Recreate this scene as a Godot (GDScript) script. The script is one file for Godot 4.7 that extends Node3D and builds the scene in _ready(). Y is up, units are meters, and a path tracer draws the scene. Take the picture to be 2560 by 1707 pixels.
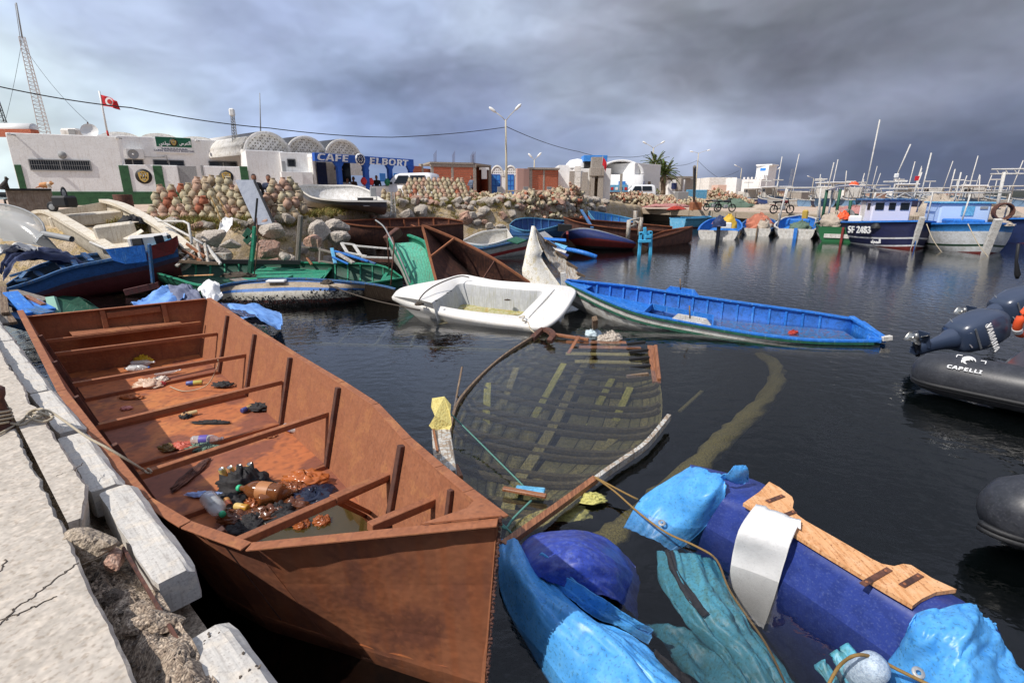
extends Node3D
# A small fishing harbour with wrecked boats at a broken quay. Units are metres, y is up, the sea is at y = 0,
# the quay is 1 m and the made ground of the harbour about 2 m above it. The camera looks along -z.

var M:={}
var N:={}
var names:={}
const SZ:=256
const UP:=Vector3.UP
const BACK:=Vector3.BACK
const RIGHT:=Vector3.RIGHT
const ZERO:=Vector3.ZERO
const ONE:=Vector3.ONE
var rng:=RandomNumberGenerator.new()

func V(x,y,z) -> Vector3:
	return Vector3(x,y,z)

# ---------------------------------------------------------------- naming and grouping
func numbered(called:String) -> String:
	var n:int=names.get(called,0)
	names[called]=n+1
	return called if n==0 else "%s_%03d" % [called,n]

func tag(o:Node,label:String,category := "",group := "",kind := ""):
	if label:o.set_meta("label",label)
	if category:o.set_meta("category",category)
	if group:o.set_meta("group",group)
	if kind:o.set_meta("kind",kind)
	return o

func thing(called:String,label:String,category:String,at:=Vector3.ZERO,turn:=Vector3.ZERO,group := "") -> Node3D:
	var o:=Node3D.new()
	o.name=numbered(called)
	add_child(o)
	o.position=at
	o.rotation=turn
	tag(o,label,category,group)
	return o

func mesh_of(st:SurfaceTool,smooth:=false) -> ArrayMesh:
	if smooth:pass
	st.generate_normals()
	return st.commit()

func part(parent:Node,called:String,st,m:Material) -> MeshInstance3D:
	var o:=MeshInstance3D.new()
	o.name=called
	o.mesh=st if st is Mesh else mesh_of(st)
	o.material_override=m
	parent.add_child(o,true)
	return o

func single(called:String,st,m:Material,label:String,category:String,group := "",kind := "") -> MeshInstance3D:
	var o:=MeshInstance3D.new()
	o.name=numbered(called)
	o.mesh=st if st is Mesh else mesh_of(st)
	o.material_override=m
	add_child(o)
	tag(o,label,category,group,kind)
	return o

func setting(called:String,st,m:Material,label := "") -> MeshInstance3D:
	var o:=single(called,st,m,label,"","","structure")
	return o

# ---------------------------------------------------------------- shapes
func S(smooth:=false) -> SurfaceTool:
	var st:=SurfaceTool.new()
	st.begin(Mesh.PRIMITIVE_TRIANGLES)
	st.set_smooth_group(0 if smooth else -1)
	return st

func tri(st,a,b,c):
	st.add_vertex(a); st.add_vertex(b); st.add_vertex(c)

func quad(st,a,b,c,d):
	tri(st,a,b,c); tri(st,a,c,d)

func cquad(st,a,b,c,d,col):
	st.set_color(col)
	quad(st,a,b,c,d)

# a box with chamfered edges
func cbox(st,x:Transform3D,size:Vector3,bv:=.01):
	var h:=size/2
	bv=minf(bv,minf(h.x,minf(h.y,h.z))*.49)
	var i:=h-Vector3.ONE*bv
	var v:=func(a,b,c):return x*Vector3(a,b,c)
	for s in [-1.0,1.0]:
		var q:=[[v.call(s*h.x,-i.y,-i.z),v.call(s*h.x,i.y,-i.z),v.call(s*h.x,i.y,i.z),v.call(s*h.x,-i.y,i.z)],
			[v.call(-i.x,s*h.y,-i.z),v.call(-i.x,s*h.y,i.z),v.call(i.x,s*h.y,i.z),v.call(i.x,s*h.y,-i.z)],
			[v.call(-i.x,-i.y,s*h.z),v.call(i.x,-i.y,s*h.z),v.call(i.x,i.y,s*h.z),v.call(-i.x,i.y,s*h.z)]]
		for f in q:
			if s<0:quad(st,f[0],f[1],f[2],f[3])
			else:quad(st,f[3],f[2],f[1],f[0])
	if bv<.0005:return
	for s in [-1.0,1.0]:
		for t in [-1.0,1.0]:
			var e:=[[v.call(s*h.x,t*i.y,-i.z),v.call(s*h.x,t*i.y,i.z),v.call(s*i.x,t*h.y,i.z),v.call(s*i.x,t*h.y,-i.z)],
				[v.call(-i.x,s*h.y,t*i.z),v.call(i.x,s*h.y,t*i.z),v.call(i.x,s*i.y,t*h.z),v.call(-i.x,s*i.y,t*h.z)],
				[v.call(s*i.x,-i.y,t*h.z),v.call(s*i.x,i.y,t*h.z),v.call(s*h.x,i.y,t*i.z),v.call(s*h.x,-i.y,t*i.z)]]
			for f in e:
				if s*t>0:quad(st,f[0],f[1],f[2],f[3])
				else:quad(st,f[3],f[2],f[1],f[0])
			for u in [-1.0,1.0]:
				var c:=[v.call(s*h.x,t*i.y,u*i.z),v.call(s*i.x,t*h.y,u*i.z),v.call(s*i.x,t*i.y,u*h.z)]
				if s*t*u>0:tri(st,c[2],c[1],c[0])
				else:tri(st,c[0],c[1],c[2])

func box_at(st,c:Vector3,size:Vector3,yaw:=.0,bv:=.0):
	cbox(st,Transform3D(Basis(Vector3.UP,yaw),c),size,bv)

# a bar from a to b, w wide and h high, its height along `up`
func bar(st,a:Vector3,b:Vector3,w:float,h:float,up:=Vector3.UP,bv:=.0):
	var d:=b-a
	var l:=d.length()
	if l<1e-5:return
	var z:=d/l
	var x:=up.cross(z)
	if x.length()<1e-3:x=Vector3.RIGHT.cross(z)
	x=x.normalized()
	cbox(st,Transform3D(Basis(x,z.cross(x),z),(a+b)/2),Vector3(w,h,l),bv)

func frame_of(d:Vector3) -> Basis:
	var z:=d.normalized()
	var x:=Vector3.UP.cross(z) if absf(z.y)<.95 else Vector3.RIGHT.cross(z)
	x=x.normalized()
	return Basis(x,z.cross(x),z)

func tube(st,pts:Array,r,sides:=8,caps:=true):
	var rings:=[]
	for i in pts.size():
		var d:Vector3=pts[mini(i+1,pts.size()-1)]-pts[maxi(i-1,0)]
		var b:=frame_of(d)
		var rad:float=r[i] if r is Array else r
		var ring:=[]
		for k in sides:
			var a:=TAU*k/sides
			ring.append(pts[i]+b.x*cos(a)*rad+b.y*sin(a)*rad)
		rings.append(ring)
	loft(st,rings,true)
	if caps:
		fan(st,rings[0],true)
		fan(st,rings[-1],false)

func fan(st,ring:Array,flip:=false):
	var c:=Vector3.ZERO
	for p in ring:c+=p
	c /= ring.size()
	for k in ring.size():
		var a=ring[k]
		var b=ring[(k+1) % ring.size()]
		if flip:tri(st,c,a,b)
		else:tri(st,c,b,a)

func loft(st,rings:Array,closed:=false):
	for i in rings.size()-1:
		var a=rings[i]
		var b=rings[i+1]
		var n:int=a.size()
		for k in (n if closed else n-1):
			quad(st,a[k],b[k],b[(k+1) % n],a[(k+1) % n])

# the same grid of points as a sheet with thickness t: two faces and a rim
func shell(st,rings:Array,t:float,colors=null):
	var rows:=rings.size()
	var cols:int=rings[0].size()
	var back:=[]
	for i in rows:
		var r:=[]
		for k in cols:
			var du:Vector3=rings[mini(i+1,rows-1)][k]-rings[maxi(i-1,0)][k]
			var dv:Vector3=rings[i][mini(k+1,cols-1)]-rings[i][maxi(k-1,0)]
			var n:=du.cross(dv)
			if n.length()<1e-9:n=Vector3.UP
			r.append(rings[i][k]+n.normalized()*t)
		back.append(r)
	for i in rows-1:
		for k in cols-1:
			if colors != null:st.set_color(colors[k][0])
			quad(st,rings[i][k],rings[i+1][k],rings[i+1][k+1],rings[i][k+1])
			if colors != null:st.set_color(colors[k][1])
			quad(st,back[i][k+1],back[i+1][k+1],back[i+1][k],back[i][k])
	for i in rows-1:
		for k in [0,cols-1]:
			if colors != null:st.set_color(colors[mini(k,cols-2)][1])
			quad(st,rings[i][k],back[i][k],back[i+1][k],rings[i+1][k])
	for k in cols-1:
		for i in [0,rows-1]:
			if colors != null:st.set_color(colors[k][1])
			quad(st,rings[i][k],rings[i][k+1],back[i][k+1],back[i][k])

# revolve a profile [[r, y], ...] round the axis of x
func lathe(st,prof:Array,x:Transform3D,sides:=12):
	var rings:=[]
	for p in prof:
		var ring:=[]
		for k in sides:
			var a:=TAU*k/sides
			ring.append(x*Vector3(cos(a)*p[0],p[1],sin(a)*p[0]))
		rings.append(ring)
	loft(st,rings,true)

# a flat outline (points in space, about in one plane) made `t` thick along n
func slab(st,outline:Array,n:Vector3,t:float):
	var b:=frame_of(n)
	var flat:=PackedVector2Array()
	for p in outline:flat.append(Vector2(p.dot(b.x),p.dot(b.y)))
	var idx:=Geometry2D.triangulate_polygon(flat)
	var o:=n.normalized()*t
	for i in range(0,idx.size(),3):
		tri(st,outline[idx[i]],outline[idx[i+1]],outline[idx[i+2]])
		tri(st,outline[idx[i+2]]+o,outline[idx[i+1]]+o,outline[idx[i]]+o)
	for i in outline.size():
		var a=outline[i]
		var c=outline[(i+1) % outline.size()]
		quad(st,a,c,c+o,a+o)

# a rough lump of stone: an icosphere-like ball pushed about by noise and cut flat here and there
func rock(st,c:Vector3,size:Vector3,sd:int,detail:=9,cuts:=6):
	var r:=RandomNumberGenerator.new()
	r.seed=sd
	var planes:=[]
	for i in cuts+8:
		planes.append([Vector3(r.randfn(),r.randfn()*.8,r.randfn()).normalized(),r.randf_range(.48,.8)])
	var tw:=Basis(Vector3.UP,r.randf()*TAU)
	var rings:=[]
	for i in detail+1:
		var th:=PI*i/detail
		var ring:=[]
		for k in detail*2:
			var ph:=TAU*k/(detail*2)
			var d:=Vector3(sin(th)*cos(ph),cos(th),sin(th)*sin(ph))
			var l:float=1.0+.12*N.b3.get_noise_3d(d.x*40+sd*7,d.y*40,d.z*40)
			for p in planes:
				var q:float=d.dot(p[0])
				if q>1e-3:l=minf(l,p[1]/q)
			l *= 1.0+.06*N.b3.get_noise_3d(d.x*150+sd,d.y*150,d.z*150)
			ring.append(c+tw*(d*l*size))
		rings.append(ring)
	loft(st,rings,true)

# a board as a mesh of its own, its length along its own z so that the grain follows it
func plank(parent:Node,called:String,a:Vector3,b:Vector3,w:float,h:float,m:Material,up:=Vector3.UP,bv:=.006) -> MeshInstance3D:
	var d:=b-a
	var z:=d.normalized()
	var x:=up.cross(z)
	if x.length()<1e-3:x=Vector3.RIGHT.cross(z)
	x=x.normalized()
	var st:=S()
	cbox(st,Transform3D.IDENTITY,Vector3(w,h,d.length()),bv)
	var o:=part(parent,called,st,m)
	o.transform=Transform3D(Basis(x,z.cross(x),z),(a+b)/2)
	return o

# rope lying in a slack line between points
func rope(st,pts:Array,r:=.012,sag:=.0,seg:=8,sides:=6):
	var out:=[]
	for i in pts.size()-1:
		for k in seg:
			var t:=float(k)/seg
			out.append(pts[i].lerp(pts[i+1],t)-Vector3.UP*sag*4*t*(1-t))
	out.append(pts[-1])
	tube(st,out,r,sides)

func smooth_line(pts:Array,seg:=6) -> Array:
	var c:=Curve3D.new()
	for i in pts.size():
		var t:Vector3=(pts[mini(i+1,pts.size()-1)]-pts[maxi(i-1,0)])/6.0
		c.add_point(pts[i],-t,t)
	var out:=[]
	for i in pts.size()-1:
		for k in seg:out.append(c.sample(i,float(k)/seg))
	out.append(pts[-1])
	return out

func along(line:Array,t:float) -> Vector3:
	var f:=clampf(t,0,1)*(line.size()-1)
	var i:=mini(int(f),line.size()-2)
	return line[i].lerp(line[i+1],f-i)

# a crumpled cloth or plastic sheet over the patch of four edge lines: rows of points, folded by noise
func cloth(st,rows:Array,nu:int,nv:int,fold:float,fs:float,sd:=.0,t:=.004):
	fs *= 4.5
	var lines:=[]
	for r in rows:lines.append(smooth_line(r,8))
	var grid:=[]
	for i in nu+1:
		var col:=[]
		for l in lines:col.append(along(l,float(i)/nu))
		var cs:=smooth_line(col,8) if col.size()>1 else col
		var ring:=[]
		for k in nv+1:ring.append(along(cs,float(k)/nv))
		grid.append(ring)
	for i in nu+1:
		for k in nv+1:
			var p:Vector3=grid[i][k]
			# long folds run along the lines, small creases cross them
			var u:=float(i)/nu
			var v:=float(k)/nv
			var f1:float=N.b3.get_noise_3d(v*150+u*36+sd*7,u*46,sd)
			var f2:float=.5-absf(N.b3.get_noise_3d(v*330-u*120+sd,u*90+40,sd*3))
			var w:float=1.5*f1+.7*f2+.45*N.b3.get_noise_3d(p.x*fs+sd,p.y*fs*.7,p.z*fs)
			grid[i][k]=p+Vector3(.25*w,w,.35*w)*fold
	shell(st,grid,t)
	return grid

# ---------------------------------------------------------------- materials
# noise bytes used by the computed colour textures (seamless)
func noise_bytes(type:int,freq:float,oct:int,sd:int,gain:=.5) -> PackedByteArray:
	var n:=FastNoiseLite.new()
	n.noise_type=type
	n.frequency=freq
	n.seed=sd
	n.fractal_octaves=oct
	n.fractal_gain=gain
	var im:=n.get_seamless_image(SZ,SZ)
	im.convert(Image.FORMAT_L8)
	return im.get_data()

# base colour, then layers [noise name, threshold, softness, colour, strength] painted over it, then grain
func layered(base:Color,layers:Array,grain:=.12,grain_of := "fine",stretch:=Vector2i.ONE) -> ImageTexture:
	var out:=PackedByteArray()
	out.resize(SZ*SZ*3)
	var g:PackedByteArray=N[grain_of]
	var lut:=[]
	var src:=[]
	for l in layers:
		var t:=PackedFloat32Array()
		for i in 256:
			t.append(smoothstep(l[1]-l[2],l[1]+l[2],i/255.0)*l[4])
		lut.append(t)
		src.append(N[l[0]])
	var nl:=layers.size()
	var lr:=PackedFloat32Array(); var lg:=PackedFloat32Array(); var lb:=PackedFloat32Array()
	for l in layers:
		lr.append(l[3].r); lg.append(l[3].g); lb.append(l[3].b)
	var o:=0
	for y in SZ:
		var yy:=(y*stretch.y) % SZ
		for x in SZ:
			var i:=yy*SZ+(x*stretch.x) % SZ
			var r:=base.r
			var gg:=base.g
			var b:=base.b
			for k in nl:
				var f:float=lut[k][src[k][(i+k*70001) % (SZ*SZ)]]
				if f>.0:
					r+=(lr[k]-r)*f
					gg+=(lg[k]-gg)*f
					b+=(lb[k]-b)*f
			var m:=1.0+(g[i]/255.0-.5)*2.0*grain
			out[o]=clampi(int(r*m*255),0,255)
			out[o+1]=clampi(int(gg*m*255),0,255)
			out[o+2]=clampi(int(b*m*255),0,255)
			o+=3
	return ImageTexture.create_from_image(Image.create_from_data(SZ,SZ,false,Image.FORMAT_RGB8,out))

func grey_tex(called:String) -> ImageTexture:
	if not N.has("tex_"+called):
		N["tex_"+called]=ImageTexture.create_from_image(Image.create_from_data(SZ,SZ,false,Image.FORMAT_L8,N[called]))
	return N["tex_"+called]

# a material with a triplanar colour texture `metres` wide and relief `bump` centimetres deep
func mat(called:String,tex,metres:float,rough:=.8,bump:=.0,bump_of := "mid",o:={}) -> StandardMaterial3D:
	var m:=StandardMaterial3D.new()
	m.resource_name=called
	if tex is Color:m.albedo_color=tex
	elif tex != null:m.albedo_texture=tex
	m.roughness=rough
	m.uv1_triplanar=true
	m.uv1_world_triplanar=o.get("world",false)
	m.uv1_triplanar_sharpness=4.0
	var s:Vector3=o.get("stretch",Vector3.ONE)
	m.uv1_scale=s/metres
	if bump != .0:
		m.heightmap_enabled=true
		m.heightmap_texture=grey_tex(bump_of)
		m.heightmap_scale=bump
	m.metallic=o.get("metallic",.0)
	m.metallic_specular=o.get("spec",.5)
	m.vertex_color_use_as_albedo=o.get("vc",false)
	if o.has("tint"):m.albedo_color=o.tint
	if o.has("coat"):
		m.clearcoat_enabled=true
		m.clearcoat=o.coat
		m.clearcoat_roughness=o.get("coat_rough",.15)
	if o.has("backlight"):
		m.backlight_enabled=true
		m.backlight=o.backlight
	M[called]=m
	return m

func c8(r,g,b) -> Color:
	return Color(r/255.0,g/255.0,b/255.0)

func lin(r,g,b) -> Color:
	return c8(r,g,b).srgb_to_linear()

func make_noise():
	N.b3=FastNoiseLite.new()
	N.b3.seed=5
	N.b3.frequency=.02
	N.b3.fractal_octaves=3
	N.fine=noise_bytes(FastNoiseLite.TYPE_VALUE,.35,2,11)
	N.mid=noise_bytes(FastNoiseLite.TYPE_SIMPLEX_SMOOTH,.05,5,12,.6)
	N.coarse=noise_bytes(FastNoiseLite.TYPE_SIMPLEX_SMOOTH,.018,5,13,.55)
	N.coarse2=noise_bytes(FastNoiseLite.TYPE_SIMPLEX_SMOOTH,.014,6,14,.62)
	N.cell=noise_bytes(FastNoiseLite.TYPE_CELLULAR,.1,2,15)
	N.speck=noise_bytes(FastNoiseLite.TYPE_SIMPLEX_SMOOTH,.16,3,16)
	# streaks: a noise drawn out sixteen times along y
	var st:=PackedByteArray()
	st.resize(SZ*SZ)
	var src:=noise_bytes(FastNoiseLite.TYPE_SIMPLEX_SMOOTH,.1,4,17,.6)
	for y in SZ:
		var y0:=y >> 4
		var y1:=(y0+1) % (SZ >> 4)
		var f:=(y & 15)/16.0
		for x in SZ:
			st[y*SZ+x]=int(lerpf(src[y0*SZ+x],src[y1*SZ+x],f))
	N.streak=st

func make_materials():
	var rust_a:=c8(150,88,58)
	mat("rust",layered(c8(152,96,65),[["coarse",.54,.2,c8(142,87,58),.7],["mid",.6,.14,c8(162,107,76),.4],["coarse2",.68,.06,c8(176,120,74),.5],["streak",.72,.05,c8(120,74,54),.35],["speck",.76,.05,c8(104,66,52),.4]],.07),1.6,.85,.25,"speck")
	mat("rust_hull",layered(c8(150,93,62),[["coarse",.52,.18,c8(126,76,54),.8],["streak",.58,.14,c8(150,84,48),.5],["coarse2",.64,.07,c8(104,62,48),.5],["speck",.76,.06,c8(170,108,68),.3]],.07),2.6,.85,.25,"speck")
	mat("rust_floor",layered(c8(176,104,62),[["coarse2",.54,.05,c8(124,74,58),.85],["coarse",.58,.14,c8(200,130,74),.6],["mid",.68,.1,c8(138,80,54),.4],["speck",.72,.06,c8(98,58,46),.35]],.07),4.2,.7,.12,"speck")
	mat("rust_dark",layered(c8(96,62,50),[["coarse",.52,.12,c8(72,46,40),.8],["mid",.6,.14,c8(122,80,60),.5],["streak",.64,.1,c8(58,40,38),.6]],.14),1.8,.85,.25,"speck")
	mat("concrete",layered(c8(190,181,168),[["coarse",.5,.2,c8(176,167,154),.7],["mid",.62,.1,c8(212,200,184),.5],["speck",.72,.05,c8(150,136,120),.55],["cell",.75,.1,c8(214,198,176),.3]],.09),1.3,.95,.22,"mid",{"world":true})
	mat("concrete_old",layered(c8(174,160,140),[["coarse",.5,.15,c8(150,136,118),.8],["mid",.6,.12,c8(198,182,162),.6],["speck",.68,.06,c8(112,98,84),.7]],.2),.6,.95,1.2,"mid",{"world":true})
	mat("rubble",layered(c8(178,162,142),[["mid",.48,.1,c8(132,116,100),.8],["cell",.6,.1,c8(204,186,164),.6],["speck",.62,.06,c8(78,66,58),.7]],.22),.5,.95,1.6,"mid",{"world":true})
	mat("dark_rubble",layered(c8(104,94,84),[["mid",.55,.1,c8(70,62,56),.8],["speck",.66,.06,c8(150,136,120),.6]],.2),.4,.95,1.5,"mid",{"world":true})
	mat("timber",layered(c8(204,200,192),[["streak",.5,.16,c8(196,192,184),.7],["streak",.72,.04,c8(166,160,152),.5],["coarse",.6,.12,c8(214,204,188),.6],["mid",.68,.06,c8(180,174,166),.5],["speck",.78,.04,c8(140,132,124),.5]],.05),.7,.9,.2,"streak")
	mat("old_wood",layered(c8(128,108,88),[["streak",.5,.14,c8(98,80,64),.8],["streak",.68,.06,c8(160,140,116),.7],["speck",.7,.06,c8(70,58,48),.6]],.14),.8,.9,.6,"streak")
	mat("grey_wood",layered(c8(140,132,122),[["streak",.5,.14,c8(110,102,94),.8],["speck",.7,.06,c8(80,72,66),.5]],.14),.8,.9,.5,"streak")
	mat("fresh_pine",layered(c8(226,172,122),[["streak",.55,.12,c8(206,146,94),.75],["streak",.7,.05,c8(172,112,68),.55],["coarse",.64,.1,c8(234,186,142),.6],["speck",.8,.03,c8(120,74,46),.7]],.05),.9,.6,.15,"streak",{"stretch":Vector3(1,1,1)})
	var peel:=func(nm,base,under,under2,amount:=.6,rough:=.65):
		mat(nm,layered(base,[["coarse",.55,.2,base.darkened(.15),.7],["mid",amount,.04,under,.85],["streak",amount+.08,.05,under2,.8],["speck",.74,.05,base.darkened(.4),.4]],.08),1.1,rough,.25,"mid")
	peel.call("paint_blue",c8(42,124,216),c8(34,104,190),c8(120,170,220),.64,.5)
	peel.call("paint_blue_old",c8(52,104,160),c8(84,122,158),c8(120,100,84),.6)
	peel.call("paint_navy",c8(36,52,104),c8(48,66,118),c8(110,104,100),.64)
	peel.call("paint_sky",c8(104,178,216),c8(84,156,198),c8(190,214,224),.62)
	peel.call("paint_green",c8(44,150,116),c8(34,124,96),c8(120,150,128),.62)
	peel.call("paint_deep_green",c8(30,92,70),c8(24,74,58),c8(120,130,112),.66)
	peel.call("paint_white",c8(214,212,206),c8(196,190,178),c8(150,132,108),.66)
	peel.call("paint_old_white",c8(196,194,186),c8(160,140,118),c8(120,104,88),.55)
	peel.call("paint_red",c8(136,44,42),c8(116,40,40),c8(90,60,54),.6)
	peel.call("paint_oxide",c8(92,44,44),c8(74,40,42),c8(60,46,44),.56)
	mat("paint_any",layered(c8(245,245,245),[["coarse",.55,.18,c8(214,212,208),.7],["mid",.66,.06,c8(196,188,178),.6],["speck",.74,.05,c8(150,140,130),.4]],.06),1.4,.6,.12,"mid",{"vc":true})
	mat("gelcoat",layered(c8(226,224,219),[["coarse",.56,.16,c8(228,224,214),.7],["streak",.74,.06,c8(204,194,172),.35],["speck",.78,.04,c8(170,160,144),.4]],.02),1.2,.45,.0,"mid",{"coat":.25})
	mat("gelcoat_cream",layered(c8(226,218,200),[["coarse",.54,.16,c8(208,196,174),.7],["streak",.66,.08,c8(180,160,132),.5],["speck",.75,.05,c8(140,124,106),.5]],.04),1.4,.55,.1,"mid")
	mat("algae_floor",layered(c8(176,170,124),[["coarse2",.5,.1,c8(150,146,80),.8],["mid",.62,.1,c8(200,196,168),.6],["coarse",.62,.08,c8(176,142,76),.6]],.06),.9,.5,.0)
	mat("white_wall",layered(c8(242,242,240),[["coarse",.52,.2,c8(236,235,232),.8],["streak",.7,.08,c8(206,200,190),.35],["speck",.76,.05,c8(200,194,186),.4]],.03),3.0,.9,.3,"mid",{"world":true})
	mat("dirty_white_wall",layered(c8(234,231,225),[["coarse",.54,.14,c8(220,216,206),.8],["streak",.66,.1,c8(190,184,172),.4],["mid",.7,.06,c8(170,163,150),.4]],.05),3.0,.9,.4,"mid",{"world":true})
	mat("green_band",layered(c8(52,96,62),[["coarse",.55,.14,c8(44,82,54),.8],["speck",.74,.05,c8(110,130,108),.4]],.05),2.0,.85)
	mat("cafe_blue",layered(c8(34,92,186),[["coarse",.55,.14,c8(28,80,168),.8],["speck",.76,.05,c8(90,130,196),.4]],.04),2.0,.7)
	mat("door_blue",layered(c8(62,140,218),[["coarse",.55,.14,c8(52,126,204),.8]],.04),1.5,.6)
	mat("brick",layered(c8(186,104,76),[["cell",.55,.12,c8(164,86,64),.7],["mid",.6,.1,c8(200,124,94),.6],["speck",.7,.05,c8(150,120,104),.5]],.12),1.6,.95,.4,"mid")
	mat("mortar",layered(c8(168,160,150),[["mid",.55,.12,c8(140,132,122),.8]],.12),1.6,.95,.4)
	mat("ground",layered(c8(188,170,144),[["coarse",.5,.14,c8(170,150,116),.8],["mid",.6,.1,c8(204,188,166),.6],["coarse2",.6,.08,c8(168,144,88),.7],["speck",.66,.06,c8(112,98,82),.7]],.2),2.4,1.0,1.5,"mid",{"world":true})
	mat("yard",layered(c8(196,174,154),[["coarse",.5,.14,c8(180,158,140),.8],["mid",.62,.1,c8(206,188,170),.5],["speck",.7,.06,c8(150,134,120),.5]],.1),5.0,1.0,.8,"mid",{"world":true})
	mat("stone",layered(c8(192,182,168),[["coarse",.5,.12,c8(164,153,140),.8],["mid",.58,.1,c8(214,204,190),.7],["speck",.66,.06,c8(100,90,82),.7]],.16),.9,.95,1.5,"mid")
	mat("pink_stone",layered(c8(188,150,130),[["coarse",.5,.12,c8(164,124,104),.8],["mid",.6,.1,c8(206,180,160),.7],["speck",.68,.06,c8(110,86,76),.7]],.14),.9,.95,1.2,"mid")
	mat("seabed",layered(c8(54,58,44),[["coarse",.5,.14,c8(36,40,32),.8],["mid",.64,.1,c8(78,80,58),.6]],.15),1.6,1.0,1.0,"mid",{"world":true})
	mat("weed_wood",layered(c8(146,136,84),[["streak",.5,.14,c8(110,104,62),.8],["mid",.6,.1,c8(170,156,90),.7],["speck",.7,.06,c8(54,50,34),.6]],.18),.8,.9,.6,"streak")
	mat("weed_wood_green",layered(c8(168,164,76),[["streak",.5,.14,c8(134,132,60),.8],["mid",.62,.1,c8(190,178,96),.7]],.14),.8,.9,.5,"streak")
	mat("weed_plank",layered(c8(122,116,72),[["coarse",.5,.14,c8(98,94,58),.8],["mid",.6,.1,c8(146,136,82),.6],["speck",.7,.06,c8(74,70,48),.6]],.16),.8,.9,.6,"streak")
	mat("tarp_blue",layered(c8(84,164,230),[["coarse",.56,.16,c8(66,148,218),.8],["mid",.66,.08,c8(108,180,230),.4],["speck",.74,.05,c8(56,96,120),.5]],.03),.9,.4,.1,"coarse")
	mat("tarp_deep",layered(c8(52,74,168),[["coarse",.52,.12,c8(44,62,148),.8],["mid",.6,.06,c8(96,110,172),.5],["speck",.72,.05,c8(40,50,96),.5]],.04),.8,.4,.15,"coarse")
	mat("tarp_weed",layered(c8(84,166,190),[["coarse",.5,.16,c8(78,150,170),.8],["mid",.64,.08,c8(84,138,138),.6],["speck",.7,.05,c8(54,92,84),.5]],.04),.9,.45,.1,"coarse")
	mat("tarp_navy",layered(c8(44,58,98),[["coarse",.52,.12,c8(34,44,78),.8],["speck",.72,.05,c8(90,98,120),.4]],.06),.8,.6,.2,"coarse")
	mat("tarp_pale",layered(c8(116,164,228),[["coarse",.52,.12,c8(98,146,212),.8],["speck",.72,.05,c8(150,180,220),.4]],.03),.8,.5,.2,"coarse")
	mat("tarp_grey",layered(c8(112,118,140),[["coarse",.52,.12,c8(94,98,122),.8]],.05),.8,.7,.2,"coarse")
	mat("tarp_white",layered(c8(236,236,234),[["coarse",.56,.16,c8(228,228,226),.8],["speck",.78,.04,c8(190,190,188),.4]],.02),.8,.5,.15,"coarse")
	mat("hull_blue",layered(c8(48,66,140),[["coarse",.52,.12,c8(42,58,124),.8],["mid",.66,.06,c8(66,84,150),.4],["speck",.74,.05,c8(110,120,160),.4]],.03),.8,.35,.05)
	mat("rib_rubber",layered(c8(46,48,54),[["coarse",.54,.14,c8(58,60,66),.7],["speck",.72,.06,c8(96,98,100),.35],["mid",.7,.06,c8(34,36,40),.5]],.06),.9,.42,.06,"speck")
	mat("black_rubber",layered(c8(28,29,32),[["speck",.68,.06,c8(70,70,70),.4]],.08),.6,.6,.1,"speck")
	mat("engine_navy",c8(50,62,84),1.0,.32,.0,"mid",{"coat":.7,"coat_rough":.12})
	mat("engine_black",c8(26,30,40),1.0,.35,.0,"mid",{"coat":.6,"coat_rough":.15})
	mat("steel",layered(c8(180,180,176),[["mid",.6,.1,c8(140,138,132),.6]],.06),.5,.35,.0,"mid",{"metallic":.9})
	mat("galvanised",layered(c8(168,170,170),[["mid",.6,.1,c8(140,140,138),.7],["speck",.74,.05,c8(124,96,76),.5]],.06),1.0,.55,.0,"mid",{"metallic":.4})
	mat("orange",c8(236,92,48),1.0,.5)
	mat("white_plastic",c8(232,232,228),1.0,.45)
	mat("grey_plastic",c8(150,152,152),1.0,.6)
	mat("dark",c8(26,26,28),1.0,.7)
	mat("black_cloth",layered(c8(32,31,33),[["coarse",.55,.14,c8(46,44,46),.7]],.1),.5,.75,.4,"mid")
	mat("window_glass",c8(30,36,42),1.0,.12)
	mat("red_cloth",c8(202,32,44),1.0,.8)
	mat("print_white",c8(240,240,238),1.0,.6)
	mat("print_navy",c8(30,40,84),1.0,.6)
	mat("print_black",c8(30,28,26),1.0,.6)
	mat("print_gold",c8(208,176,96),1.0,.6)
	mat("print_red",c8(196,44,40),1.0,.6)
	mat("sign_green",c8(24,100,70),1.0,.5)
	mat("rope_pale",layered(c8(196,184,160),[["speck",.6,.1,c8(150,138,116),.7]],.12),.15,.95,.2,"fine")
	mat("rope_dark",layered(c8(70,62,54),[["speck",.6,.1,c8(104,92,78),.7]],.12),.15,.95,.2,"fine")
	mat("rope_ochre",layered(c8(150,120,70),[["speck",.6,.1,c8(112,88,52),.7]],.12),.15,.95,.2,"fine")
	mat("rope_green",c8(88,138,126),1.0,.9)
	mat("net_pink",layered(c8(196,140,136),[["mid",.5,.08,c8(160,104,100),.8],["speck",.6,.06,c8(216,170,164),.6]],.2),.5,1.0,3.0,"mid")
	mat("net_pale",layered(c8(196,184,168),[["mid",.5,.08,c8(164,148,132),.8],["speck",.6,.06,c8(214,206,190),.6]],.2),.5,1.0,3.0,"mid")
	mat("net_green",layered(c8(116,138,120),[["mid",.5,.08,c8(86,106,94),.8]],.2),.5,1.0,3.0,"mid")
	mat("net_red",layered(c8(196,74,62),[["mid",.5,.08,c8(160,56,48),.8]],.2),.5,1.0,3.0,"mid")
	mat("clay",layered(c8(250,250,250),[["coarse",.5,.12,c8(226,214,204),.8],["mid",.6,.1,c8(206,196,180),.6],["speck",.68,.06,c8(168,154,140),.6]],.1),.5,.95,.3,"mid",{"vc":true,"world":true})
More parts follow.
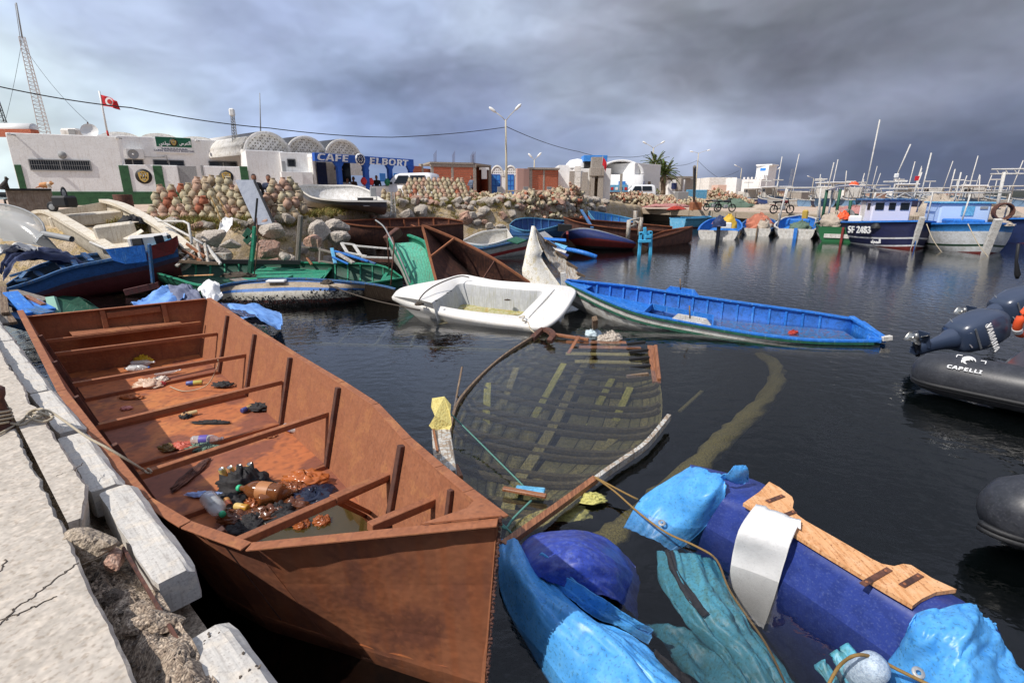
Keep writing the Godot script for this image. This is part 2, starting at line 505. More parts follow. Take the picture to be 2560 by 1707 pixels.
	mat("plant",c8(255,255,255),1.0,.9,.0,"mid",{"vc":true,"backlight":Color(.25,.3,.1)})
	mat("skin",c8(150,104,82),1.0,.7)
	mat("any",c8(255,255,255),1.0,.75,.0,"mid",{"vc":true})
	mat("any_shiny",c8(255,255,255),1.0,.3,.0,"mid",{"vc":true,"coat":.4})
	var bottle:=StandardMaterial3D.new()
	bottle.resource_name = "clear_plastic"
	bottle.transparency=BaseMaterial3D.TRANSPARENCY_ALPHA
	bottle.albedo_color=Color(.86,.88,.88,.42)
	bottle.roughness=.12
	M.bottle=bottle
	var brown:=bottle.duplicate()
	brown.resource_name = "stained_plastic"
	brown.albedo_color=Color(.5,.3,.16,.7)
	M.brown_bottle=brown
	var screen:=bottle.duplicate()
	screen.resource_name = "scratched_windscreen"
	screen.albedo_color=Color(.8,.8,.78,.45)
	M.screen=screen

# ---------------------------------------------------------------- sky
func make_sky() -> ImageTexture:
	# sky colours at [bearing, height] in degrees; bearing 0 is ahead, + to the right
	var seen:=[[-45,17,199,216,244],[-45,9,227,244,252],[-44,4,236,250,252],[-34,14,204,220,251],[-34,5,220,237,252],[-24,15,174,189,224],[-24,6,183,201,236],
		[-12,16,180,196,229],[-14,8,146,163,200],[-12,4,136,153,190],[-2,16,192,206,231],[-4,10,148,160,192],[-4,6,122,136,173],[0,3,160,175,207],
		[8,15,174,182,202],[7,10,180,192,214],[7,5,136,148,178],[12,3,176,189,217],[15,17,141,146,158],[18,11,129,134,148],[17,6,206,218,241],[16,3,185,196,222],
		[26,17,132,136,148],[27,11,113,117,131],[27,8,148,156,178],[27,5,160,170,195],[26,2,92,103,131],[34,12,115,120,134],[34,7,146,153,175],[35,3,92,103,131],
		[43,16,127,132,143],[44,10,129,134,151],[44,6,115,124,148],[44,2,88,98,126],[60,8,116,121,137],[60,18,125,127,139],[90,12,125,131,149],[-60,10,190,203,228],[-80,14,154,164,186],[-80,5,168,178,200],
		[-130,14,129,138,158],[130,14,127,134,153],[179,14,127,135,156],[-179,14,127,135,156],[-100,15,132,140,160],[100,15,125,131,149],[150,15,127,134,153],[-155,15,127,135,156],
		[-60,40,221,234,248],[0,32,183,190,213],[60,45,176,181,203],[180,50,201,213,241],[-180,50,201,213,241],[0,70,196,203,226],[120,70,196,204,228],[-120,70,209,221,248]]  # out of view the tones are invented: dark low band, bright overhead fill
	var cw:=180
	var chh:=60
	var base:=Image.create(cw+8,chh,false,Image.FORMAT_RGB8)
	for y in chh:
		var el:=90.0-(y+.5)*90.0/chh
		for x in cw+8:
			var az:=wrapf((x-4+.5)*360.0/cw,-180.0,180.0)
			var sum:=Vector3.ZERO
			var w:=.0
			for s in seen:
				var da:float=absf(az-s[0])
				da=minf(da,360-da)*cos(deg_to_rad(el))*.6
				var k:=1.0/pow(da*da+(el-s[1])*(el-s[1])*1.4+3.0,1.6)
				sum+=Vector3(s[2],s[3],s[4])*k
				w+=k
			sum /= w
			base.set_pixel(x,y,c8(sum.x,sum.y,sum.z))
	base.resize(2048+91,512,Image.INTERPOLATE_CUBIC)
	base=base.get_region(Rect2i(45,0,2048,512))
	var d:=base.get_data()
	var n:=FastNoiseLite.new()
	n.seed=3
	n.noise_type=FastNoiseLite.TYPE_SIMPLEX_SMOOTH
	n.frequency=1.0
	n.fractal_octaves=6
	n.fractal_gain=.55
	n.domain_warp_enabled=true
	n.domain_warp_amplitude=.35
	n.domain_warp_frequency=.8
	n.domain_warp_fractal_octaves=2
	var out:=PackedByteArray()
	out.resize(2048*1024*3)
	out.fill(92)
	for y in 512:
		var el:=(.5-(y+.5)/1024.0)*PI
		var r:=cos(el)/(sin(el)+.16)
		for x in 2048:
			var az:=(x+.5)/2048.0*TAU
			var v:float=1.0+.13*n.get_noise_2d(sin(az)*r*.45+7.0,-cos(az)*r*.6)
			v+=.2*n.get_noise_3d(sin(az)*3.2,el*7.0+.5*az*.0,cos(az)*3.2)
			var i:=(y*2048+x)*3
			for k in 3:out[i+k]=clampi(int(d[i+k]*v),0,255)
	return ImageTexture.create_from_image(Image.create_from_data(2048,1024,false,Image.FORMAT_RGB8,out))

func set_air():
	var cam:=Camera3D.new()
	cam.name = "camera"
	cam.position=Vector3(0,2.5,0)
	cam.rotation_degrees=Vector3(-15.99,0,0)
	cam.fov=67.38
	cam.near=.05
	cam.far=3000
	add_child(cam)
	cam.current=true
	var sky:=Sky.new()
	var pm:=PanoramaSkyMaterial.new()
	pm.panorama=make_sky()
	sky.sky_material=pm
	var env:=Environment.new()
	env.background_mode=Environment.BG_SKY
	env.sky=sky
	env.background_energy_multiplier=1.0
	env.tonemap_mode=Environment.TONE_MAPPER_LINEAR
	env.tonemap_exposure=1.0
	env.sdfgi_enabled=true
	env.ssao_enabled=true
	env.ssil_enabled=true
	env.volumetric_fog_enabled=true
	env.volumetric_fog_density=.0
	var we:=WorldEnvironment.new()
	we.name = "world_environment"
	we.environment=env
	add_child(we)
	var sun:=DirectionalLight3D.new()
	sun.name = "sun"
	sun.light_energy=1.3
	sun.light_color=Color(1.0,.972,.94)
	sun.light_angular_distance=.6
	sun.shadow_enabled=true
	add_child(sun)
	sun.look_at_from_position(Vector3(-.68,.95,.46),Vector3.ZERO,Vector3.UP)

func _ready():
	rng.seed=42
	make_noise()
	set_air()
	make_materials()
	build_water()
	build_land()
	build_quay()
	build_buildings()
	build_rust_boat()
	build_near_water()
	build_wrecks()
	build_shore()
	build_moored()
	print("built")


# ---------------------------------------------------------------- water and land
func build_water():
	var st=S()
	# one sheet to the horizon, finer near the quay
	var xs=[-1500.0,-300.0,-60.0,-20.0,.0,20.0,60.0,300.0,1500.0]
	var zs=[20.0,.0,-20.0,-60.0,-300.0,-1500.0]
	for i in xs.size()-1:
		for k in zs.size()-1:
			quad(st,V(xs[i],0,zs[k]),V(xs[i],0,zs[k+1]),V(xs[i+1],0,zs[k+1]),V(xs[i+1],0,zs[k]))
	var m=StandardMaterial3D.new()
	m.resource_name = "water"
	m.transparency=BaseMaterial3D.TRANSPARENCY_ALPHA
	m.albedo_color=Color(.035,.045,.05,.12)
	m.roughness=.03
	m.uv1_triplanar=true
	m.uv1_world_triplanar=true
	m.uv1_scale=V(.38,.38,.62)
	m.normal_enabled=true
	m.normal_scale=.2
	var nt=NoiseTexture2D.new()
	nt.width=512
	nt.height=512
	nt.seamless=true
	nt.as_normal_map=true
	nt.bump_strength=6.0
	var fn=FastNoiseLite.new()
	fn.seed=21
	fn.frequency=.014
	fn.fractal_octaves=4
	fn.fractal_gain=.5
	nt.noise=fn
	m.normal_texture=nt
	setting("water",st,m,"dark harbour water")
	var fog=FogVolume.new()
	fog.name = "murky_water"
	fog.shape=RenderingServer.FOG_VOLUME_SHAPE_BOX
	fog.size=V(90,2.6,70)
	fog.position=V(10,-1.31,-30)
	var fm=FogMaterial.new()
	fm.density=1.3
	fm.albedo=Color(.055,.1,.095)
	fog.material=fm
	add_child(fog)
	tag(fog,"murk under the water surface","","","structure")
	var bed=S()
	quad(bed,V(-1500,-2.7,30),V(-1500,-2.7,-1500),V(1500,-2.7,-1500),V(1500,-2.7,30))
	setting("seabed",bed,M.seabed,"dark seabed under the harbour")

func line_at(xs,ys,x):
	if x <= xs[0]:return ys[0]
	for i in xs.size()-1:
		if x <= xs[i+1]:return lerpf(ys[i],ys[i+1],(x-xs[i])/(xs[i+1]-xs[i]))
	return ys[-1]

# foot of the bank, as z for every x
func shore(x):
	return line_at([-30,-12,-9,-7.5,-6.95,-5,0,4,8,13.0,13.4,21.0,26,80],[-15.0,-15.2,-15.8,-17.3,-23.5,-25.8,-28,-33,-41,-51.5,-52.5,-34.9,-33.6,-33],x)

func ground(x,z):
	var d=shore(x)-z
	var top=lerpf(1.5+clampf((-z-17)*.055,0,.56),1.2+clampf((-z-45)*.01,0,.4),smoothstep(7.0,15.0,x))
	var n=N.b3.get_noise_2d(x*22,z*22)
	if x>13.2:
		return top+.02*n if d>0 else -1.5
	var k=smoothstep(-.6,1.5,d)
	return lerpf(-.9,top,k)+n*.22*smoothstep(4.5,1.0,absf(d-.5))+.02*n

func build_land():
	var st=S(true)
	var xs=[]
	var x=-46.0
	while x<13.0:
		xs.append(x)
		x+=(.1 if x>-7.8 and x<-5.8 else .45) if x>-16 else 1.5
	xs.append(13.0)
	var rings=[]
	for xx in xs:
		var s=shore(xx)
		var ring=[]
		for k in 22:ring.append(V(xx,ground(xx,s+1.2-k*.35),s+1.2-k*.35))
		for dz in [8.0,10.5,14.0,20.0,30.0,45.0,70.0,110.0,160.0]:ring.append(V(xx,ground(xx,s-dz),s-dz))
		rings.append(ring)
	loft(st,rings)
	setting("ground",st,M.ground,"sandy bank with dry grass along the shore")
	# the firmer yard in front of the buildings
	var yard=S(true)
	rings=[]
	for i in 25:
		var xx=-46.0+i*2.4
		var ring=[]
		for k in 12:
			var z=minf(-21.5,shore(xx)-7.0)-k*k*.75
			ring.append(V(xx,ground(xx,z)+.03,z))
		rings.append(ring)
	loft(yard,rings)
	setting("yard_ground",yard,M.yard,"pale dusty yard before the buildings")
	# land behind the pier
	var far=S()
	quad(far,V(13,1.21,-50.5),V(13,1.5,-240),V(120,1.5,-240),V(24,1.21,-34.6))
	tri(far,V(24,1.21,-34.6),V(120,1.5,-240),V(160,1.21,-33.2))
	setting("far_quay_ground",far,M.yard,"dusty ground of the far quay")
	# low coast on the horizon
	var hill=S(true)
	rings=[]
	for i in 60:
		var a=deg_to_rad(-60+i*2.2)
		var r=900.0
		var hh=7.0+4.0*N.b3.get_noise_2d(i*9.0,3.0)
		rings.append([V(sin(a)*r,-1,-cos(a)*r),V(sin(a)*r,hh*.8,-cos(a)*r),V(sin(a)*(r+60),hh,-cos(a)*(r+60))])
	loft(hill,rings)
	setting("far_coast",hill,mat("coast",c8(58,62,60),1.0,1.0),"dark low coast on the horizon")

# ---------------------------------------------------------------- the quay
const QD:=Vector3(-.754,0,-.657)
const QN:=Vector3(.657,0,-.754)

func q(t,n,y):
	return QD*t+QN*n+V(0,y,0)

# a slab between two lines of n, with an edge worn by noise
func worn_slab(st,t0,t1,n0,n1,y,thick,step:=.05):
	var ts=[]
	var t=t0
	while t<t1:
		ts.append(t)
		t+=step if t<9 else .6
	ts.append(t1)
	var rings=[]
	for tt in ts:
		var e=n1.call(tt)
		var ring=[q(tt,n0,y)]
		for f in [.35,.7,.9]:ring.append(q(tt,lerpf(n0,e,f),y+.004*N.b3.get_noise_2d(tt*90,f*50)))
		ring.append(q(tt,e-.012,y-.002))
		ring.append(q(tt,e,y-.016-.008*N.b3.get_noise_2d(tt*300,9)))
		ring.append(q(tt,e-.02+.02*N.b3.get_noise_2d(tt*200,5),y-thick*.5))
		ring.append(q(tt,e-.03,y-thick))
		rings.append(ring)
	loft(st,rings)
	for r in [rings[0],rings[-1]]:
		for k in r.size()-2:tri(st,q(ts[0] if r==rings[0] else ts[-1],n0,y-thick),r[k],r[k+1])

func build_quay():
	var st=S()
	# the body of the quay under the slabs
	for p in [[-3.0,24.0,-9.0,.14,.78],[2.9,24.0,.14,.3,.8],[-3.0,24.0,.14,.5,.62]]:
		var a=[q(p[0],p[2],p[4]),q(p[1],p[2],p[4]),q(p[1],p[3],p[4]),q(p[0],p[3],p[4])]
		slab(st,a,Vector3.DOWN,2.6)
	var quay=setting("quay",st,M.concrete_old,"old concrete quay")
	var edge=func(t):return .178+.012*N.b3.get_noise_2d(t*120,0)+.012*N.b3.get_noise_2d(t*600,4)-.03*maxf(0,N.b3.get_noise_2d(t*60,31))*(1.0 if t<2.8 else .25)
	var s1=S()
	worn_slab(s1,-2.5,24.0,-9.0,edge,1.0,.24)
	part(quay,"slab",s1,M.concrete)
	var s2=S()
	var e2=func(t):return .335-.05*maxf(0,N.b3.get_noise_2d(t*55,71))+.01*N.b3.get_noise_2d(t*500,8)-.09*smoothstep(3.35,2.9,t)
	worn_slab(s2,2.98,24.0,.196,e2,1.0,.22)
	part(quay,"kerb_slab",s2,M.concrete)
	var s3=S()
	# the broken corner piece that has slipped forward
	rock(s3,q(2.83,.225,.93),V(.19,.085,.1),31,12,7)
	part(quay,"broken_piece",s3,M.concrete_old)
	# hairline cracks in the slab, their groove shade laid on as dark strips
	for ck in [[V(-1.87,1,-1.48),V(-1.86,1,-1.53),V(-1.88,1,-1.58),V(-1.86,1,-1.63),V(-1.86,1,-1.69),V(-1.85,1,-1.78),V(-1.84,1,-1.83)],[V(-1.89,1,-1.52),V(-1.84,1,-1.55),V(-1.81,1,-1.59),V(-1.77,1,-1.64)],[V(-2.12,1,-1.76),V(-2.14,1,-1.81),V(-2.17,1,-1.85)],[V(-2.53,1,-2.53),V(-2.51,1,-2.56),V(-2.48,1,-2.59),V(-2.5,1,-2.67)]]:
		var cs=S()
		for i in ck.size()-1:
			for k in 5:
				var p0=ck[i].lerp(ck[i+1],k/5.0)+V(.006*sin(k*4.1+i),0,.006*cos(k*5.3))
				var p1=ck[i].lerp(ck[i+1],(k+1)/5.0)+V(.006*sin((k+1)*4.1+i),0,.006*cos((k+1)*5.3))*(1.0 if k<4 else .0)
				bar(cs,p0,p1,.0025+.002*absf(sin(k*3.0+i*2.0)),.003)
		part(quay,"crack_shade_strip",cs,M.dark_rubble)
	# fender timbers along the edge
	var tt=[[.35,1.98,.0,.86,.2],[2.36,3.42,.02,.895,.17],[3.46,4.46,.0,.9,.17],[4.55,5.69,.01,.9,.17],[5.72,6.82,.0,.9,.17],[6.84,8.06,.0,.9,.17],[8.1,9.3,.0,.9,.17],[9.33,10.6,.0,.9,.17]]
	for i in tt.size():
		var b=tt[i]
		var g=S()
		var rings=[]
		var l=b[1]-b[0]
		for k in 25:
			var z=-l/2+l*k/24.0
			var w=b[4]/2
			var h=.09
			var en=.012 if (k==0 or k==24) else .0
			var j=func(a):return .011*N.b3.get_noise_3d(z*130+i*40,a*70,i*11.0)
			rings.append([V(-w+en+j.call(0),h-en,z),V(-w*.4,h+j.call(1)-en,z),V(w*.45,h+j.call(2)-en,z),V(w-.03-en+j.call(3),h-.004-en,z),V(w-en+j.call(4),h-.035,z),V(w-en+j.call(5),-h,z),V(-w+en,-h,z)])
		loft(g,rings,true)
		fan(g,rings[0],true)
		fan(g,rings[-1])
		var o=part(quay,"fender_timber",g,M.timber)
		var c=q((b[0]+b[1])/2,.437+b[2]-(b[4]-.17)/2,b[3]-.09)
		o.transform=Transform3D(Basis(QD.cross(UP),UP,-QD).orthonormalized(),c)
		o.rotate_object_local(UP,.012*sin(i*2.3))
		if i==1:o.rotate_object_local(UP,-.02)
	# rubble in the broken trench
	var tr=S(true)
	var rr=[]
	for i in 90:
		var t=-1.0+i*.045
		var ring=[]
		for k in 15:
			var n=.12+k*.018
			var h=.80+.05*N.b3.get_noise_2d(t*200,n*300)+.035*N.b3.get_noise_2d(t*700,n*900)+.09*smoothstep(.16,.28,n)*smoothstep(2.6,2.2,t)-.03*smoothstep(.3,.37,n)
			ring.append(q(t,n,h))
		rr.append(ring)
	loft(tr,rr)
	part(quay,"broken_fill",tr,M.rubble)
	var grit=MultiMesh.new()
	grit.transform_format=MultiMesh.TRANSFORM_3D
	var gs=S()
	rock(gs,ZERO,ONE,4,5,6)
	grit.mesh=mesh_of(gs)
	grit.instance_count=900
	for i in 900:
		var t=rng.randf_range(-.4,2.75)
		var n=.17+absf(rng.randfn())*.06
		if i % 3==0:n=rng.randf_range(.18,.36)
		var h=.80+.05*N.b3.get_noise_2d(t*200,n*300)+.09*smoothstep(.16,.28,n)*smoothstep(2.6,2.2,t)-.03*smoothstep(.3,.37,n)
		var r=.004+.012*pow(rng.randf(),3)
		if i >= 840:
			# crumbs on the nearest timber
			t=rng.randf_range(.4,1.95); n=rng.randf_range(.36,.5); h=.86; r=rng.randf_range(.003,.009)
		grit.set_instance_transform(i,Transform3D(Basis.from_euler(V(rng.randf()*6,rng.randf()*6,0)).scaled(V(r,r*.6,r*1.2)),q(t,n,h)))
	var gi=MultiMeshInstance3D.new()
	gi.name = "broken_grit"
	gi.multimesh=grit
	gi.material_override=M.dark_rubble
	quay.add_child(gi,true)
	gi.set_meta("kind","stuff")
	for p in [[2.72,.30,.87,.10,.06,.05,3,"pink_stone"],[2.5,.24,.83,.07,.04,.05,8,"dark_rubble"],[2.2,.2,.8,.06,.04,.05,9,"dark_rubble"],[1.72,.27,.85,.11,.05,.08,10,"rubble"],[1.3,.3,.86,.13,.05,.07,14,"rubble"],[2.15,.29,.87,.13,.05,.08,17,"rubble"],[1.1,.22,.83,.05,.03,.04,23,"dark_rubble"],[1.5,.2,.82,.04,.03,.04,26,"dark_rubble"]]:
		var g=S()
		rock(g,ZERO,V(p[3],p[4],p[5]),p[6],12,8)
		var o=part(quay,"broken_stone",g,M[p[7]])
		o.position=q(p[0],p[1],p[2])
	# the iron bar left in the joint behind the timbers
	var ib=S()
	bar(ib,q(2.75,.345,.885),q(1.5,.335,.86),.012,.02)
	part(quay,"iron_strip",ib,M.rust_dark)
	# rusty mooring post and its rope
	var post=thing("mooring_post","rusty iron mooring post on the concrete slab","mooring post",V(-3.43,1,-3.12))
	var ps=S(true)
	lathe(ps,[[.001,.0],[.1,.0],[.09,.015],[.075,.02],[.072,.2],[.085,.23],[.09,.27],[.07,.29],[.001,.295]],Transform3D.IDENTITY,20)
	part(post,"post",ps,M.rust_dark)
	var rp=S(true)
	var base=V(-3.43,1,-3.12)
	var pts=[]
	for i in 40:
		var a=i*.55
		pts.append(base+V(cos(a)*.085,.05+.0022*i+.01*sin(a*2),sin(a)*.085))
	for p in [V(-3.33,1.01,-3.16),V(-3.28,1.03,-3.21),V(-3.23,1.04,-3.28),V(-3.35,1.05,-3.33),V(-3.36,1.03,-3.26),V(-3.19,1.02,-3.19),V(-3.16,1.03,-3.24),V(-3.26,1.06,-3.26),V(-3.25,1.05,-3.31),V(-3.07,1,-3.23),V(-2.83,.95,-3.1),V(-2.63,.88,-3.04),V(-2.5,.7,-3.1)]:pts.append(p)
	tube(rp,smooth_line(pts,3),.0085,6)
	single("mooring_rope",rp,M.rope_pale,"pale rope from the rusty mooring post to the rusty steel boat","rope")
	var rp2=S(true)
	tube(rp2,smooth_line([V(-3.32,1.01,-2.94),V(-3.33,1.01,-3.06),V(-3.36,1.01,-3.21),V(-3.36,1.03,-3.31),V(-3.21,1.03,-3.26),V(-3.32,1.05,-3.34),V(-3.39,1.02,-3.32),V(-3.24,1.01,-3.25),V(-3.24,1.01,-3.34)],6),.008,6)
	single("rope_coil",rp2,M.rope_pale,"loose loops of pale rope lying on the concrete beside the mooring post","rope")

# ---------------------------------------------------------------- the rusty steel boat at the quay
const BA:=Vector3(.7317,0,.6816)
const BN:=Vector3(.6816,0,-.7317)

func at_s(line,s):
	for i in line.size()-1:
		var a=line[i].dot(BA)
		var b=line[i+1].dot(BA)
		if s <= b or i==line.size()-2:return line[i].lerp(line[i+1],(s-a)/(b-a))
	return line[-1]

func sheet(st,a,b,t:=.012):
	# a plate between two lines of points
	var rows=[]
	for i in a.size():rows.append([a[i],a[i].lerp(b[i],.33),a[i].lerp(b[i],.66),b[i]])
	shell(st,rows,t)

func build_rust_boat():
	var boat=thing("rusty_steel_boat","open rusty steel boat with cross bars moored at the concrete quay","boat")
	var gl=[V(-6.54,1.02,-6.68),V(-3.86,.88,-4.13),V(-2.92,.84,-3.31),V(-2.08,.82,-2.58),V(-1.72,.82,-2.36),V(-1.3,.83,-2.17),V(-.06,1.05,-2.06)]
	var gr=[V(-4.84,.92,-8),V(-3.43,.85,-6.46),V(-2.32,.82,-5.25),V(-1.6,.82,-4.46),V(-1.15,.83,-3.92),V(-.75,.86,-3.24),V(-.46,.91,-2.77),V(-.25,.97,-2.41),V(-.06,1.05,-2.06)]
	var tip=gl[-1]
	gr[-1]=tip
	var stem=V(tip.x-.09,-.12,tip.z-.06)
	# chines: below and inside the gunwales
	var cl=[]
	var cr=[]
	for i in gl.size()-1:cl.append(V(gl[i].x,-.12,gl[i].z)+BN*[.3,.28,.27,.27,.3,.36][i])
	cl.append(stem)
	for i in gr.size()-1:cr.append(V(gr[i].x,-.12,gr[i].z)-BN*[.3,.27,.25,.25,.26,.27,.25,.18][i])
	cr.append(stem)
	var fl=.05
	var inner=func(g,c,y) -> Vector3:return c.lerp(g,(y-c.y)/(g.y-c.y))
	# side plates, butted at the kinks of the gunwale
	var plates=[[gl,cl,[[0,3],[3,5],[5,6]],"rust_hull",.01],[gr,cr,[[0,3],[3,6],[6,8]],"rust",-.01]]
	for p in plates:
		for r in p[2]:
			var a=[]
			var b=[]
			for i in range(r[0],r[1]):
				for k in 4:
					a.append(p[0][i].lerp(p[0][i+1],k/4.0+(.003 if i==r[0] and k==0 else .0)))
					b.append(p[1][i].lerp(p[1][i+1],k/4.0+(.003 if i==r[0] and k==0 else .0)))
			a.append(p[0][r[1]])
			b.append(p[1][r[1]])
			var st=S()
			sheet(st,a,b,p[4])
			part(boat,"side_plate",st,M[p[3]])
	# transom
	var st=S()
	sheet(st,[gl[0]-V(0,.1,0),gr[0]-V(0,.01,0)],[cl[0],cr[0]],.012)
	part(boat,"transom",st,M.rust)
	# floor, three plates
	var ss=[cl[0].dot(BA)+.02,-6.6,-4.6,-3.3,-2.75]
	for i in ss.size()-1:
		var rows=[]
		for k in 5:
			var s=lerpf(ss[i],ss[i+1]-.004,k/4.0)
			var l=at_s(cl,s)
			var r=at_s(cr,s)
			var a=inner.call(at_s(gl,s),l,fl+.002*i)
			var b=inner.call(at_s(gr,s),r,fl+.002*i)
			rows.append([a,a.lerp(b,.33),a.lerp(b,.66),b])
		var f=S()
		shell(f,rows,-.01)
		part(boat,"floor_plate",f,M.rust_floor)
	var f3=S()
	var a0=inner.call(at_s(gl,-2.76),at_s(cl,-2.76),fl)
	var b0=inner.call(at_s(gr,-2.76),at_s(cr,-2.76),fl)
	slab(f3,[a0,inner.call(gl[5],cl[5],fl),inner.call(tip,stem,fl),b0],Vector3.DOWN,.01)
	part(boat,"floor_plate",f3,M.rust_floor)
	# outer bottom, so that the boat is closed
	var ob=S()
	var pl=[]
	for p in cl:pl.append(p)
	for i in range(cr.size()-2,-1,-1):pl.append(cr[i])
	slab(ob,pl,UP,.008)
	part(boat,"bottom_plate",ob,M.rust_hull)
	# gunwale flats, one piece per stretch
	for g in [[gl,1.0],[gr,-1.0]]:
		for i in g[0].size()-1:
			var c=S()
			var a=g[0][i]
			var b=g[0][i+1]
			var d=(b-a).normalized()*.004
			var inn=UP.cross((b-a).normalized()).normalized()*-g[1]
			bar(c,a+d-inn*-.022,b-d-inn*-.022,.062,.01,UP,.002)
			bar(c,a+d-inn*.008-V(0,.016,0),b-d-inn*.008-V(0,.016,0),.006,.034)
			part(boat,"gunwale",c,M.rust)
	var tc=S()
	bar(tc,gl[0]+BA*.03+BN*.02-V(0,.09,0),gr[0]+BA*.03-BN*.04,.065,.012,UP,.002)
	part(boat,"transom_cap",tc,M.rust)
	# plate over the bow
	var bp=S()
	slab(bp,[tip+V(.01,.014,0),tip.lerp(gr[-2],.62)+V(0,.016,0),tip.lerp(gr[-2],.55).lerp(tip.lerp(gl[5],.2),.4)+V(0,.014,0),tip.lerp(gl[5],.2)+V(0,.014,-.05),tip.lerp(gl[5],.3)+V(0,.012,0)],UP,.008)
	part(boat,"bow_plate",bp,M.rust)
	# a ragged torch-cut weld down the stem
	var wl=S()
	for i in 46:
		var p=tip.lerp(stem,i/45.0)
		cbox(wl,Transform3D(Basis.from_euler(V(i*1.7,i*.9,i*2.3)),p+V(.006,0,.004)),V(.012,.022,.012)*rng.randf_range(.6,1.3),.002)
	part(boat,"weld",wl,M.rust_dark)
	# frames: stanchions, floor bars, cross bars with brackets
	var tops=[V(-3.99,.87,-7.08),V(-3.18,.84,-6.21),V(-2.37,.82,-5.33),V(-1.58,.82,-4.41),V(-.73,.87,-3.22),V(-.32,.95,-2.52)]
	for i in tops.size():
		var s=tops[i].dot(BA)
		var sl=s-.1+(.12 if i==4 else .0)
		var l=at_s(gl,sl)
		var r=at_s(gr,s)
		var lb=inner.call(l,at_s(cl,sl),fl+.02)
		var rb=inner.call(r,at_s(cr,s),fl+.02)
		var w=.045
		if i<5:
			for e in [[l+BN*.035,lb+BN*.03],[r-BN*.035,rb-BN*.03]]:
				var c=S()
				bar(c,e[0]-V(0,.02,0),e[1],w,.05,BN,.004)
				part(boat,"stanchion",c,M.rust_dark)
			var c=S()
			bar(c,lb+BN*.02,rb-BN*.02,.035,.05,UP,.003)
			part(boat,"floor_bar",c,M.rust_hull)
		else:
			var c=S()
			bar(c,r-BN*.035-V(0,.02,0),rb-BN*.03,.03,.03,BN,.003)
			part(boat,"stanchion",c,M.rust_dark)
	var bars=[[V(-5.56,.62,-6),V(-4.37,.53,-7.27)],[V(-4.63,.56,-5.12),V(-3.47,.5,-6.32)],[V(-3.62,.54,-4.14),V(-2.58,.5,-5.33)],[V(-2.74,.52,-3.32),V(-1.77,.5,-4.47)],[V(-1.41,.74,-2.33),V(-.89,.52,-3.34)],[V(-.73,.78,-2.4),V(-.38,.72,-2.79)]]
	for e in bars:
		var c=S()
		bar(c,e[0]-(e[1]-e[0]).normalized()*.05,e[1]+(e[1]-e[0]).normalized()*.02,.055,.05,UP,.003)
		part(boat,"cross_bar",c,M.rust)
	var jt=S()
	bar(jt,bars[4][0].lerp(bars[4][1],.52)+V(0,.012,0),bars[4][0].lerp(bars[4][1],.97)+V(0,.012,0),.07,.04,UP,.003)
	part(boat,"splice_plate",jt,M.rust)
	# two uprights under the bow bar
	for p in [V(-1.16,.06,-3.51),V(-1.1,.06,-3.53)]:
		var c=S()
		var k=bars[4][0].lerp(bars[4][1],.56)
		bar(c,p,V(k.x,k.y-.02,k.z)+(p-V(-1.13,.06,-3.51))*.8,.03,.02,BA,.002)
		part(boat,"upright",c,M.rust_hull)
	# stern bench: front bar, two seat plates, rails on the transom
	var b1=V(-6.13,.64,-6.51)
	var b2=V(-4.86,.58,-7.76)
	var c=S()
	bar(c,b1-(b2-b1).normalized()*.1,b2,.05,.045,UP,.003)
	part(boat,"cross_bar",c,M.rust)
	var back=-BA*.36+V(0,.01,0)
	for e in [[.14,.5],[.505,.86]]:
		var sp=S()
		slab(sp,[b1.lerp(b2,e[0])+V(0,.025,0),b1.lerp(b2,e[1])+V(0,.025,0),b1.lerp(b2,e[1])+back+V(0,.02,0),b1.lerp(b2,e[0])+back+V(0,.02,0)],UP,.006)
		part(boat,"seat_plate",sp,M.rust)
	for e in [.38,.72]:
		var u=S()
		var k=gl[0].lerp(gr[0],e)+BA*.035-V(0,.07-.05*e,0)
		bar(u,k,k-V(0,.36,0)+BA*.05,.06,.03,BA,.003)
		part(boat,"transom_post",u,M.rust)
	var tr=S()
	bar(tr,gl[0].lerp(gr[0],.4)+BA*.04-V(0,.15,0),gl[0].lerp(gr[0],.7)+BA*.04-V(0,.11,0),.03,.08,UP,.003)
	part(boat,"transom_rail",tr,M.rust)
	# bilge water in the bow
	var w=S()
	var wy=.105
	var wp=[inner.call(at_s(gl,-3.7),at_s(cl,-3.7),wy)+BN*.45,inner.call(at_s(gl,-3.1),at_s(cl,-3.1),wy)+BN*.02,inner.call(gl[5],cl[5],wy),inner.call(tip,stem,wy),inner.call(at_s(gr,-3.0),at_s(cr,-3.0),wy),inner.call(at_s(gr,-3.75),at_s(cr,-3.75),wy)-BN*.1,inner.call(at_s(gr,-4.0),at_s(cr,-4.0),wy)-BN*.7]
	var wc=ZERO
	for p in wp:wc+=p/wp.size()
	for i in wp.size():wp[i]=wp[i].lerp(wc,.07)
	slab(w,wp,Vector3.DOWN,.02)
	var wm=StandardMaterial3D.new()
	wm.resource_name = "bilge_water"
	wm.transparency=BaseMaterial3D.TRANSPARENCY_ALPHA
	wm.albedo_color=Color(.3,.26,.13,.62)
	wm.roughness=.03
	single("bilge_water",w,wm,"brown bilge water lying in the bow of the rusty boat","water","","stuff")
	build_litter(fl)

